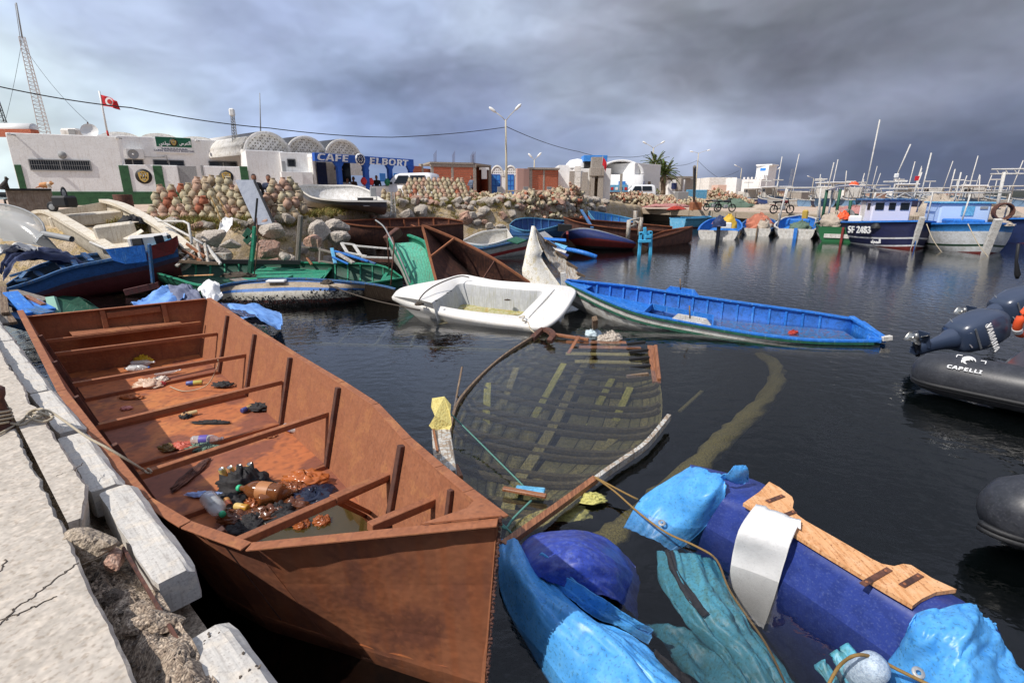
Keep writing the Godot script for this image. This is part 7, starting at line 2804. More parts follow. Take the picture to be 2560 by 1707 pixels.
	for s in 2:part(rb,"side_plate",hull_mesh(rh,[[1.0,Color.WHITE]],Color.WHITE,.012,s),M.rust_dark)
	for s in 2:rail(rb,"gunwale",rh,s,.06,.05,M.rust,0,1,1.0,0,0)
	plank(rb,"cross_bar",V(-2.01,1.03,-12.85),V(-1.5,1.41,-13.45),.05,.05,M.rust)
	plank(rb,"frame_bar",V(-.86,.24,-13.2),V(-.45,.84,-13.5),.04,.04,M.rust_dark)
	plank(rb,"frame_bar",V(-1.06,.34,-13.6),V(-.3,.22,-13.3),.04,.04,M.rust_dark)
	# broken white bow
	var wb=thing("broken_white_bow","broken white bow standing in the water with torn brown inside","boat")
	var s1=S(true)
	var l1=resample([V(.57,1.67,-14.3),V(.43,1.22,-14),V(.33,.78,-13.8),V(.28,.47,-13.7),V(.44,.2,-13.6),V(.47,-.05,-13.5)],14)
	var l2=resample([V(.58,1.67,-14.3),V(.66,1.38,-14.2),V(.76,1.1,-14.1),V(.83,.97,-14),V(.79,.8,-14),V(1.42,-.05,-13.7)],14)
	var rows=[]
	for i in 15:
		var r=[]
		for k in 7:r.append(l1[i].lerp(l2[i],k/6.0)+V(0,0,.16*sin(PI*k/6.0)*(i/14.0+.2)))
		rows.append(r)
	shell(s1,rows,.04)
	part(wb,"white_side",s1,mat("weedy_white",layered(c8(240,236,224),[["coarse",.64,.1,c8(220,204,160),.6],["streak",.72,.05,c8(180,160,120),.5],["speck",.74,.05,c8(94,86,70),.7]],.04),1.0,.7,.3))
	var s2=S(true)
	var m1=resample([V(.6,1.63,-14.5),V(.73,1.35,-14.6),V(.92,.92,-14.7),V(1.16,.56,-14.6),V(1.7,.06,-14.2)],14)
	var m2=resample([V(.64,1.59,-14.7),V(1.07,1.15,-15),V(1.42,.8,-15),V(1.69,.54,-14.9),V(1.99,.24,-14.6)],14)
	rows=[]
	for i in 15:
		var r=[]
		for k in 5:r.append(m1[i].lerp(m2[i],k/4.0)+V(0,0,-.12*sin(PI*k/4.0)))
		rows.append(r)
	shell(s2,rows,.04)
	part(wb,"torn_side",s2,M.paint_old_white)
	for i in 4:
		var p=m2[4+i*3]
		plank(wb,"broken_rib",p+V(-.06,.04,.1),p+V(.12,-.02,.0)+(m2[mini(14,6+i*3)]-p)*.7,.1,.07,M.old_wood)
	for i in 3:
		var p=[V(.7,1.22,-14.1),V(.79,.85,-14),V(1.02,.44,-13.9)][i]
		plank(wb,"inner_rib",p,p+V(.16,-.2,-.35),.06,.06,M.old_wood)
	# bits of joinery heaped between the wrecks
	for e in [[V(-5.75,.96,-15.5),V(-5.71,.56,-15.2),"grey_wood",.05],[V(-5.78,.93,-15.5),V(-4.83,.74,-15.2),"grey_wood",.12],[V(-5.67,.61,-15.2),V(-5.1,.56,-15),"grey_wood",.05],[V(-6.47,.96,-15.9),V(-5.82,.94,-15.8),"grey_wood",.07],[V(-6.22,.66,-15.6),V(-6.01,.48,-15.4),"wet_pine",.06],[V(-4.28,.55,-16),V(-3.74,.55,-16),"wet_pine",.06]]:
		plank(thing("driftwood_board",{"grey_wood":"grey broken board in the heap by the bank","wet_pine":"orange brown broken board in the heap by the bank"}[e[2]],"board",ZERO,ZERO,"boards heaped by the bank"),"board",e[0],e[1],e[3],.05,M[e[2]],UP)
	var wf=thing("white_hatch_frame","white window frame and cabin side lying in the heap","frame")
	for e in [[V(-5.26,1.07,-16),V(-4.89,1.02,-16)],[V(-5.26,1.07,-16),V(-5.01,.81,-15.7)],[V(-4.89,1.02,-16),V(-4.56,.71,-15.6)],[V(-5.01,.81,-15.7),V(-4.4,.71,-15.6)],[V(-4.89,.99,-16),V(-3.65,.88,-16)],[V(-3.65,.88,-16),V(-3.45,.66,-15.6)],[V(-4.56,.69,-15.6),V(-3.45,.65,-15.6)]]:
		plank(wf,"frame_bar",e[0],e[1],.09,.05,M.paint_white)
	plank(wf,"brown_base",V(-4.57,.6,-15.6),V(-3.46,.57,-15.6),.12,.1,M.rust_dark)
	var cb=thing("crushed_blue_boat","crushed blue and white boat end behind the green boat","boat")
	for e in [[V(-5.33,.98,-15.3),V(-5.13,.58,-14.9),"paint_sky",.1],[V(-5.22,.91,-15.2),V(-4.2,.63,-15),"paint_blue",.07],[V(-5.1,.85,-15.1),V(-4.57,.61,-14.8),"paint_old_white",.14],[V(-4.98,.85,-15.3),V(-3.99,.56,-15),"paint_blue_old",.08],[V(-5.23,.76,-15),V(-4.72,.58,-14.8),"paint_blue",.05]]:
		plank(cb,"plank",e[0],e[1],e[3],.05,M[e[2]])

func box_of(c,size,yaw:=.0,bv:=.015):
	var st=S()
	box_at(st,c,size,yaw,bv)
	return st

func build_far_wrecks():
	# rusty boat against the rocks
	var o=thing("rusty_hulk","long dark rusty steel hulk lying against the rocks","boat")
	var h=hull_of([V(-2.18,1.26,-23.5),V(-3.4,1.25,-22),V(-4.5,1.25,-20.8),V(-5.64,1.34,-20.2),V(-6.88,1.5,-20.2)],[V(-2.32,1.28,-25),V(-3.47,1.45,-25),V(-5.44,1.46,-23.8),V(-6.42,1.47,-22.4),V(-6.93,1.5,-20.4)],1.0,.5,20,.5)
	part(o,"hull",hull_mesh(h,[[1.0,Color.WHITE]],Color.WHITE,.02),M.rust_dark)
	part(o,"transom",transom_mesh(h),M.rust_dark)
	for s in 2:rail(o,"gunwale",h,s,.08,.05,M.rust_hull)
	for t in [.15,.35,.55,.75]:thwart(o,h,t,.8,.07,M.rust_hull,"cross_bar")
	ribs(o,h,[.1,.2,.3,.4,.5,.6],M.rust_hull,.03,.3,[1],"frame_bar")
	# blue boat
	var b=thing("blue_open_boat","faded blue open boat with ribbed inside by the rocks","boat")
	var bh=hull_of([V(2.74,1.03,-27.5),V(1.41,.78,-26.5),V(.52,.81,-26),V(-.13,1.02,-26.5)],[V(2.98,1.07,-30),V(1.89,1.18,-29.6),V(.96,1.28,-29),V(.23,1.23,-28),V(-.13,1.03,-26.7)],.8,.3,16,.6)
	part(b,"hull",hull_mesh(bh,[[.8,lin(60,110,170)],[1.0,lin(90,150,200)]],lin(40,84,150),.03),M.paint_any)
	for s in 2:rail(b,"gunwale",bh,s,.11,.05,M.paint_sky)
	ribs(b,bh,[.2,.3,.4,.5,.6,.7,.8],M.paint_blue_old,.03,.3,[1])
	deck(b,bh,.1,.9,.35,4,M.grey_wood)
	plank(b,"dark_box",V(2.38,.88,-27),V(3.05,.84,-27),.7,.35,M.dark)
	# white boat with red stripe, and the small white open boat on it
	var w=thing("red_striped_boat","white boat with red stripe and grey rail behind the rusty bow","boat")
	var wh=hull_of([V(.87,.7,-22.6),V(-.11,.57,-21.6),V(-1.15,.43,-20.8),V(-2.29,.41,-20)],[V(.92,.75,-24),V(-.51,.74,-23.6),V(-1.63,.63,-22.6),V(-2.31,.46,-20.2)],1.0,.3,16,.55)
	part(w,"hull",hull_mesh(wh,[[.35,lin(70,40,40)],[.66,lin(196,194,186)],[.78,lin(150,40,42)],[.92,lin(176,178,170)],[1.0,lin(110,128,136)]],lin(90,120,150),.03),M.paint_any)
	part(w,"transom",transom_mesh(wh),M.paint_old_white)
	for s in 2:rail(w,"gunwale",wh,s,.1,.06,M.paint_blue_old)
	deck(w,wh,.05,.95,.8,4,M.paint_sky)
	var v=thing("small_white_boat","small white open boat stacked on the red striped boat","boat")
	var vh=hull_of([V(.04,.75,-22.2),V(-1,.53,-21.2),V(-1.99,.64,-21.2)],[V(-.2,1.01,-23.6),V(-1.27,.93,-23),V(-2.01,.69,-21.4)],.55,.3,12,.5)
	part(v,"hull",hull_mesh(vh,[[1.0,lin(226,224,218)]],lin(214,212,204),.04),M.paint_any)
	part(v,"transom",transom_mesh(vh),M.gelcoat)
	for s in 2:rail(v,"gunwale",vh,s,.14,.06,M.gelcoat)
	deck(v,vh,.1,.8,.4,1,mat("pale_brown",c8(176,164,140),1.0,.7),.0,"inner_floor")
	# green and blue pieces heaped behind the white bow
	for e in [[V(-.02,.79,-21),V(.41,.7,-20.5),"paint_deep_green",.5,"dark green lid"],[V(1.07,.88,-20),V(2.08,.81,-20),"paint_blue",.16,"bright blue plank"],[V(1.31,.79,-19.5),V(1.92,.45,-19),"paint_blue_old",.3,"faded blue panel"],[V(1.37,.61,-19),V(1.96,.47,-18.8),"paint_white",.2,"white board"],[V(1.57,.69,-19.5),V(2.01,.58,-19.3),"paint_sky",.3,"pale blue panel"],[V(1.12,1.02,-21),V(1.48,.76,-20.6),"galvanised",.5,"grey mesh panel"],[V(1.46,.55,-18.8),V(2.04,.37,-18.6),"paint_navy",.15,"navy plank"]]:
		plank(thing("wreck_plank",e[4] + " in the heap behind the broken white bow","plank"),"board",e[0],e[1],e[3],.05,M[e[2]],V(.2,1,.6))
	var bt=thing("blue_hull_bottom","blue gunwale of a sunk boat awash beside the broken white bow","boat")
	var bts=S(true)
	tube(bts,smooth_line([V(1.71,.3,-22.13),V(2.27,.3,-21.77),V(2.92,.22,-21.16),V(3.46,.05,-21.1)],5),.09,8)
	part(bt,"gunwale",bts,M.paint_blue)
	# navy and red hull heeled over
	var n=thing("navy_red_hull","navy and red boat hull heeled over and half sunk","boat")
	var ns=S(true)
	var top=[V(2.23,.72,-23.6),V(2.52,.92,-24),V(3.21,1.02,-24.4),V(4,.92,-24.4),V(5.26,.57,-24.2),V(6.31,.15,-24)]
	var bot=[V(2.81,-.1,-26.15),V(3.28,-.1,-25.31),V(4.04,-.1,-24.71),V(5.04,-.1,-24.51),V(5.91,-.1,-24.71),V(6.84,-.1,-25.72)]
	banded(ns,top,bot,[[.06,lin(150,156,160)],[.48,lin(36,52,108)],[.8,lin(120,42,42)],[1.0,lin(40,36,40)]],V(0,.1,.5))
	part(n,"side",ns,M.paint_any)
	var nd=S()
	var na=resample(top,20)
	for i in 20:quad(nd,na[i],na[i+1],na[i+1]+V(0,-1.0,-.8),na[i]+V(0,-1.0,-.8))
	part(n,"deck",nd,M.old_wood)
	plank(n,"stem_post",V(2.5,.85,-23.6),V(2.77,-.1,-25.72),.16,.1,M.paint_red,RIGHT)
	# long rusty boats
	for e in [["long low rusty steel boat beyond the navy hull",[V(9.22,.51,-30),V(6.37,.67,-29),V(3.99,.97,-29),V(2.93,1.28,-30)],[V(9.97,.6,-32.5),V(7.12,.84,-32.5),V(4.54,1.07,-31.5),V(2.95,1.27,-30.1)],1.4],["rusty steel boat with orange inside beside the turquoise frame",[V(6,.18,-25),V(6.89,.41,-25.5),V(8.3,.62,-26.6),V(9.68,.87,-28)],[V(7.39,.23,-28.5),V(8.26,.54,-28.8),V(9.2,.73,-28.8),V(9.72,.86,-28.1)],1.0]]:
		var r=thing("rusty_hulk",e[0],"boat")
		var rh=hull_of(e[1],e[2],e[3],.25,16,.5)
		part(r,"hull",hull_mesh(rh,[[1.0,Color.WHITE]],Color.WHITE,.02),M.rust_dark)
		part(r,"transom",transom_mesh(rh),M.rust_dark)
		deck(r,rh,.05,.9,.3,1,M.rust_floor,.0,"floor_plate")
		for s in 2:rail(r,"gunwale",rh,s,.07,.05,M.rust_hull)
		for t in [.25,.5,.72]:thwart(r,rh,t,.75,.07,M.rust_hull,"cross_bar")
	# light blue boat behind
	var lb=thing("light_blue_boat","light blue boat with red bottom behind the long rusty boat","boat")
	var lh=hull_of([V(8.01,.68,-34),V(6.14,.74,-33),V(5.23,.92,-32.5),V(4.76,1.53,-33)],[V(8.7,.82,-37),V(7.46,1.09,-37),V(6.06,1.33,-36),V(4.8,1.53,-33.2)],1.0,.2,16,.6)
	part(lb,"hull",hull_mesh(lh,[[.8,lin(150,50,50)],[1.0,lin(90,160,210)]],lin(84,150,204),.03),M.paint_any)
	for s in 2:rail(lb,"gunwale",lh,s,.12,.06,M.paint_sky)
	ribs(lb,lh,[.2,.3,.4,.5,.6,.7],M.paint_blue,.03,.4,[1])
	deck(lb,lh,.05,.95,.6,4,M.paint_sky)
	plank(lb,"prop_plank",V(4.13,1.63,-31.5),V(4.43,.73,-28.8),.16,.08,M.paint_blue_old)
	# turquoise frame standing in the water, white pipe frame
	var tf=thing("turquoise_frame","bright turquoise wooden frame standing in the water","frame")
	for e in [[V(5.57,-.12,-22.6),V(5.58,.92,-22.6)],[V(6.07,-.16,-22.6),V(6.01,.98,-22.6)],[V(5.5,.89,-22.6),V(6.05,.94,-22.6)],[V(5.72,1.15,-22.55),V(5.8,.52,-22.55)],[V(5.47,.56,-22.5),V(6.03,.58,-22.5)],[V(5.75,.75,-22.5),V(6.02,.77,-22.5)]]:
		plank(tf,"bar",e[0],e[1],.13,.13,mat("turquoise",layered(c8(72,172,214),[["mid",.62,.06,c8(54,144,186),.7]],.05),.8,.6) if not M.has("turquoise") else M.turquoise,BACK,.015)
	var pf=thing("white_pipe_frame","white pipe frame rising from the navy hull","frame")
	for e in [[V(5.43,.52,-24.4),V(5.44,1.37,-24.4)],[V(6.02,.66,-24.6),V(6.04,1.48,-24.6)],[V(6.1,.94,-26),V(6.09,1.74,-26)]]:
		var s=S(true)
		tube(s,[e[0],e[1]],.1,8)
		part(pf,"post",s,M.paint_old_white)
	for e in [[V(5.44,1.35,-24.4),V(6.04,1.46,-24.6)],[V(5.42,1.04,-24.4),V(6.17,1.07,-26)],[V(6.12,1.24,-26),V(6,1.22,-24.6)]]:
		var s=S(true)
		tube(s,[e[0],e[1]],.05,6)
		part(pf,"rail",s,M.paint_old_white)

func build_left_wrecks():
	# blue and red boat with broken stern
	var o=thing("blue_red_boat","blue over red wooden boat with broken stern propped by the quay","boat")
	var h=hull_of([V(-8.8,1.26,-13.6),V(-9.47,1.07,-13.3),V(-10.29,.9,-13),V(-10.96,.75,-12.6),V(-11.41,.53,-12.2),V(-11.78,.38,-11.8)],[V(-9.55,1.25,-14.8),V(-10.65,1.03,-15),V(-11.66,.91,-14.8),V(-12.45,.8,-14.4),V(-12.82,.64,-13.8),V(-12.16,.41,-12.2)],1.05,.3,20,.55)
	part(o,"hull",hull_mesh(h,[[.3,lin(40,30,36)],[.7,lin(100,42,46)],[.78,lin(74,60,84)],[1.0,lin(44,98,162)]],lin(70,96,124),.03),M.paint_any)
	part(o,"transom",transom_mesh(h),M.paint_oxide)
	for s in 2:rail(o,"gunwale",h,s,.1,.06,M.paint_blue_old)
	var bd=S()
	slab(bd,[V(-10.01,1.21,-12.75),V(-9.29,1.28,-13.1),V(-9.29,.87,-13.1),V(-9.39,.82,-13.1),V(-9.69,.83,-12.9),V(-9.86,.93,-12.75)],V(.1,.1,1),.04)
	part(o,"stern_board",bd,M.paint_blue)
	var rd=S()
	slab(rd,[V(-9.27,1.23,-13.2),V(-8.82,1.37,-13.4),V(-8.67,1.48,-13.5),V(-8.67,1.27,-13.5),V(-8.85,1.02,-13.5),V(-9.34,.88,-13.2)],V(.1,.1,1),.04)
	part(o,"red_quarter",rd,M.paint_red)
	plank(o,"rudder_post",V(-9.03,1.32,-12.9),V(-9.19,.33,-13),.08,.06,M.paint_blue_old,RIGHT)
	plank(o,"keel_board",V(-9.89,.1,-12.9),V(-9.17,.25,-13.2),.1,.16,M.paint_oxide)
	plank(o,"stern_plank",V(-9.77,1.1,-13.9),V(-9.31,1.35,-14.2),.3,.04,M.paint_sky)
	for e in [[V(-12.78,.51,-13),V(-11.97,.77,-13.2)],[V(-12.36,.44,-12.6),V(-11.95,.5,-12.6)],[V(-12.36,.47,-12.8),V(-12.35,.61,-13)],[V(-12.11,.62,-13),V(-11.56,.5,-12.6)],[V(-12.04,.81,-13.6),V(-11.34,.61,-13)],[V(-11.84,.9,-13.8),V(-11.21,.72,-13.2)],[V(-11.64,.97,-14),V(-10.96,.83,-13.4)]]:
		plank(o,"broken_frame",e[0],e[1],.12,.06,M.paint_blue_old)
	# navy tarpaulin thrown over it
	var t=S(true)
	cloth(t,[[V(-11.86,.63,-11.8),V(-12.28,.96,-12.4),V(-12.65,1.15,-13),V(-12.96,1.24,-13.6),V(-12.77,1.15,-14),V(-12.38,1.03,-14.2)],[V(-11.87,.9,-12),V(-12.19,1.06,-12.6),V(-12.3,1.08,-13.2),V(-12.12,.98,-13.6),V(-11.85,.85,-13.8),V(-11.53,.74,-13.8)],[V(-11.71,.54,-11.7),V(-11.76,.88,-12.2),V(-11.88,.91,-12.8),V(-11.7,.81,-13.2),V(-11.49,.76,-13.4),V(-11.16,.7,-13.4)]],30,20,.14,30.0,7.0,.006)
	single("navy_tarpaulin",t,M.tarp_navy,"crumpled navy tarpaulin over the bow of the blue and red boat","tarpaulin")
	var t2=S(true)
	cloth(t2,[[V(-12.83,1.29,-13),V(-12.96,1.26,-13.6),V(-12.79,1.09,-14)],[V(-12.52,1.04,-12.6),V(-12.55,1.1,-13),V(-12.58,1.07,-13.5)]],14,8,.1,30.0,3.0)
	single("white_tarpaulin",t2,M.tarp_white,"white tarpaulin edge showing beside the navy tarpaulin","tarpaulin")
	# cream motor boat
	var c=thing("cream_motorboat","cream fibreglass motorboat hull with open cockpit on the bank","boat")
	var ch=hull_of([V(-15.86,1.88,-17.4),V(-15.09,1.96,-17),V(-13.17,1.59,-15.6),V(-12.02,1.3,-14.8),V(-10.64,.97,-13.8)],[V(-14.49,2.28,-19),V(-13.12,2.12,-18),V(-11.09,1.66,-16.4),V(-10.1,1.36,-15.6),V(-8.85,1.01,-14.4)],1.0,.4,20,.45)
	part(c,"hull",hull_mesh(ch,[[1.0,lin(214,206,188)]],lin(216,208,190),.1),M.paint_any)
	part(c,"transom",transom_mesh(ch,.12),M.gelcoat_cream)
	for s in 2:rail(c,"gunwale",ch,s,.3,.1,M.gelcoat_cream,0,1,1.0,-.1,.02)
	deck(c,ch,.05,.7,.45,1,M.gelcoat_cream,.0,"cockpit_floor")
	deck(c,ch,.72,1.0,.9,1,M.gelcoat_cream,.0,"foredeck")
	var bench=S()
	bar(bench,ch.p(0,.16,.75),ch.p(1,.16,.75),.9,.4,UP,.05)
	part(c,"stern_bench",bench,M.gelcoat_cream)
	var cs=S()
	bar(cs,V(-11.88,1.34,-14.9),V(-11.09,1.45,-15.4),.7,.62,UP,.06)
	part(c,"console_box",cs,M.gelcoat_cream)
	for e in [[V(-11.85,1.6,-15),V(-11.69,1.65,-15.4)],[V(-11.56,1.66,-15.4),V(-11.34,1.72,-15.8)]]:
		var ps=S()
		bar(ps,e[0]+V(0,.0,0),e[1],.4,.02,UP,.005)
		part(c,"console_lid",ps,mat("tan_ply",c8(198,184,162),1.0,.8) if not M.has("tan_ply") else M.tan_ply)
	var cabin=thing("cabin_piece","white broken cabin side with dark panes standing for square openings","cabin")
	var cw=S()
	bar(cw,V(-10.26,1.21,-13.9),V(-9.45,1.27,-14.4),.5,.45,UP,.06)
	part(cabin,"shell",cw,M.gelcoat)
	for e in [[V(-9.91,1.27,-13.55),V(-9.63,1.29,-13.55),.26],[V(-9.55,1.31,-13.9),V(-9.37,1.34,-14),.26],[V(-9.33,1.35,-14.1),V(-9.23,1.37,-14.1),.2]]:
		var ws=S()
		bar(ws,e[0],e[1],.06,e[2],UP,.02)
		part(cabin,"window",ws,M.window_glass)  # dark panes put in for the shade of open holes in the cabin side
	var tan=S()
	slab(tan,[V(-10.76,1.33,-14.4),V(-10.66,1.47,-14.8),V(-10.49,1.56,-14.8),V(-10.29,1.51,-14.6),V(-10.49,1.29,-14.3)],V(0,.4,1),.03)
	single("cream_flap",tan,M.gelcoat_cream,"bent cream flap standing on the cabin piece","panel")
	for e in [[[V(-11.54,1.25,-14.2),V(-10.68,1.09,-13.7),V(-10.43,1.03,-13.6)],"white pipe rail along the cream cockpit edge"],[[V(-10.52,1.74,-15.6),V(-9.52,1.76,-15.2),V(-9.26,1.7,-15),V(-8.89,1.19,-14.4)],"bent white pipe rail behind the cabin piece"],[[V(-10.72,1.83,-15.8),V(-9.22,1.4,-14.8),V(-8.58,1.19,-14.4)],"grey timber rail running down to the broken ladder"]]:
		var s=S(true)
		tube(s,e[0],.035,6)
		single("pipe_rail",s,M.paint_white,e[1],"rail")
	rag("dark_bundle","dark bundle in the corner of the cream cockpit","bundle",V(-11.92,1.62,-16.4),V(.35,.25,.25),M.black_cloth,90)
	# clear windscreen boat at the edge
	var ws=thing("windscreen_boat","dirty clear windscreen of a laid up boat beside the skip","windscreen")
	var sc=S(true)
	var sr=[]
	var e1=resample([V(-13.27,2.3,-13.4),V(-12.73,2.24,-13.4),V(-12.2,2.09,-13.3),V(-11.84,1.86,-13.2),V(-11.63,1.59,-13)],12)
	var e2=resample([V(-13.32,1.43,-13.2),V(-12.89,1.44,-13.1),V(-12.28,1.37,-12.9),V(-11.83,1.31,-12.8),V(-11.52,1.28,-12.7)],12)
	for i in 13:sr.append([e1[i],e1[i].lerp(e2[i],.35)+V(0,0,.15),e1[i].lerp(e2[i],.7)+V(0,0,.2),e2[i]])
	shell(sc,sr,.012)
	part(ws,"screen",sc,M.screen)
	var sf=S(true)
	tube(sf,e1,.025,6)
	part(ws,"rim",sf,M.grey_plastic)
	var sb=S(true)
	var br=[]
	for i in 13:br.append([e1[i].lerp(e2[i],.42)+V(0,0,.0),e1[i].lerp(e2[i],.55)+V(0,0,-.15),e2[i]+V(0,-.1,-.4)])
	shell(sb,br,.02)
	part(ws,"coaming",sb,M.grey_plastic)
	var tp=S(true)
	tube(tp,[V(-11.71,1.57,-13),V(-10.92,1.44,-12.9)],.075,12,false)
	single("grey_pipe",tp,M.grey_plastic,"thick grey plastic pipe sticking out beside the windscreen","pipe")
	# broken ladder and frames beside the cream boat
	var ld=thing("broken_ladder","broken white and brown wooden ladder leaning by the cabin piece","ladder")
	for e in [[V(-8.78,.7,-13.4),V(-8.59,1.14,-14.2),"paint_old_white"],[V(-8.9,.94,-13.8),V(-8.35,.74,-13.6),"old_wood"],[V(-8.93,1.05,-14),V(-8.22,.81,-13.6),"wet_pine"],[V(-8.91,1.21,-14.2),V(-8.23,.9,-13.8),"wet_pine"],[V(-8.62,1.21,-14.2),V(-8.23,.76,-13.6),"paint_old_white"],[V(-8.41,1.21,-14.2),V(-8.05,.71,-13.6),"paint_old_white"],[V(-8.75,.82,-13.5),V(-7.79,.74,-13.6),"old_wood"],[V(-8.36,1.15,-14.2),V(-7.78,.72,-13.7),"paint_white"]]:
		plank(ld,"bar",e[0],e[1],.08,.05,M[e[2]],BACK)
	plank(thing("driftwood_crate","white and brown wooden crate end on the rocks","crate"),"board",V(-8.49,.78,-14.8),V(-8.13,.76,-14.8),.3,.25,M.paint_old_white)
	plank(thing("dark_pole","dark pole lying along the bank behind the green boat","pole"),"pole",V(-8.5,.68,-14.6),V(-6.26,.58,-15.2),.12,.12,M.black_rubber)
	# broken blue planks by the quay
	var bp=thing("broken_blue_planks","heap of broken blue planks between quay and rusty boat","planks")
	for e in [[V(-9.55,.6,-9.41),V(-8.12,.5,-8.75),"paint_blue_old",.2],[V(-9.59,.7,-9.66),V(-8.43,.5,-8.75),"paint_blue",.22],[V(-9.47,.6,-9.83),V(-8.63,.55,-9.25),"wet_pine",.08],[V(-9.23,.55,-9.65),V(-8.35,.5,-9.03),"paint_blue",.2],[V(-9.19,.6,-9.01),V(-8.08,.5,-8.05),"old_wood",.1],[V(-10.29,.7,-10.24),V(-8.43,.6,-8.31),"old_wood",.1],[V(-9.96,.7,-9.76),V(-8.15,.5,-7.97),"grey_wood",.12],[V(-9,.45,-8.9),V(-8.31,.4,-8.68),"paint_blue_old",.25],[V(-8.93,.3,-8.86),V(-8.52,.2,-8.81),"paint_blue_old",.2],[V(-10.52,.55,-10.67),V(-9.13,.5,-9.9),"grey_wood",.15]]:
		plank(bp,"plank",e[0],e[1],e[3],.05,M[e[2]])
	var gs=thing("green_board","dark green curved transom board with pale green edge","board")
	var gb=S()
	slab(gb,[V(-8.69,.61,-9.6),V(-8.5,.64,-9.6),V(-8.3,.6,-9.7),V(-8.15,.52,-9.7),V(-8.11,.39,-9.8),V(-7.98,.31,-9.8),V(-7.88,.2,-9.7),V(-8.47,.23,-9.4),V(-8.49,.37,-9.4)],V(0,.5,1),.05)
	part(gs,"board",gb,M.paint_deep_green)
	var ge=S()
	slab(ge,[V(-8.8,.62,-9.55),V(-8.63,.64,-9.55),V(-8.37,.25,-9.3),V(-8.57,.25,-9.3)],V(0,.5,1),.06)
	part(gs,"edge",ge,mat("pale_green",c8(140,186,166),1.0,.7))
	# tarpaulins beyond the rusty stern
	for e in [[[[V(-6.99,.56,-9.2),V(-6.92,.68,-9.6),V(-6.8,.81,-10)],[V(-6.55,.48,-9),V(-6.47,.6,-9.4),V(-6.53,.66,-9.9)],[V(-6.1,.56,-9),V(-6.15,.6,-9.4),V(-6.38,.66,-9.9)]],"tarp_pale","pale blue tarpaulin peak behind the rusty transom"],[[[V(-6.78,.79,-10),V(-6.54,.81,-10.1),V(-6.38,.77,-10.1)],[V(-6.42,.58,-9.5),V(-6.18,.64,-9.6),V(-5.98,.61,-9.7)],[V(-6.08,.48,-9),V(-5.8,.52,-9.2),V(-5.45,.54,-9.3)]],"tarp_grey","grey tarpaulin fold beside the pale blue peak"],[[[V(-6.34,.69,-10.2),V(-6.21,.83,-10.4),V(-6,.76,-10.4)],[V(-5.98,.52,-9.8),V(-5.9,.65,-10),V(-5.88,.64,-10.2)],[V(-5.61,.48,-9.4),V(-5.61,.56,-9.6),V(-5.67,.59,-9.9)]],"tarp_white","white cloth bundle at the corner of the rusty stern"],[[[V(-5.73,.49,-9.8),V(-5.25,.41,-10),V(-4.75,.24,-10.2)],[V(-5.17,.46,-9.2),V(-4.7,.38,-9.2),V(-4.29,.26,-9.3)],[V(-4.63,.42,-8.6),V(-4.17,.39,-8.4),V(-3.97,.28,-8.5)]],"tarp_pale","crumpled pale blue tarpaulin trailing in the water"],[[[V(-5.5,.5,-9.5),V(-5.01,.46,-9.2),V(-4.6,.4,-9)],[V(-5.01,.45,-8.9),V(-4.61,.39,-8.7),V(-4.18,.33,-8.5)]],"tarp_navy","dark fold of tarpaulin at the rusty gunwale"]]:
		var s=S(true)
		cloth(s,e[0],20,16,.09,40.0,e[2].length()*3.0,.005)
		single("wreck_tarpaulin",s,M[e[1]],e[2],"tarpaulin")


# ---------------------------------------------------------------- the bank: rocks, pots, plants, vehicles, people
func build_shore():
	build_pier()
	build_rocks()
	build_pots()
	build_plants()
	build_yard_things()
	build_people()

func build_pier():
	var edge=[V(12.4,1.2,-53),V(16.8,1.2,-44.2),V(21.2,1.2,-35.0),V(26,1.2,-33.8),V(170,1.2,-33.2)]
	var st=S()
	for i in edge.size()-1:
		var a=edge[i]
		var b=edge[i+1]
		var n=V((b-a).z,0,-(b-a).x).normalized()
		if n.z>0:n=-n
		quad(st,a+n*1.2-UP*.3,b+n*1.2-UP*.3,b+n*1.2-UP*4,a+n*1.2-UP*4)
		quad(st,a-UP*.55,b-UP*.55,b+n*1.2-UP*.55,a+n*1.2-UP*.55)
	var pier=setting("pier",st,M.dark_rubble,"concrete pier of the moored boats")
	for i in edge.size()-1:
		var a=edge[i]
		var b=edge[i+1]
		var l=a.distance_to(b)
		var k=.0
		while k<minf(l,40.0):
			var e=minf(l,k+2.4)
			var g=S()
			var p0=a.lerp(b,(k+.02)/l)
			var p1=a.lerp(b,(e-.02)/l)
			var n=V((b-a).z,0,-(b-a).x).normalized()
			if n.z>0:n=-n
			bar(g,p0+n*.5-UP*(.26-.012*sin(k)),p1+n*.5-UP*(.26-.012*sin(k+1)),1.0,.52,UP,.03)
			part(pier,"edge_block",g,M.concrete_old)
			k+=2.4

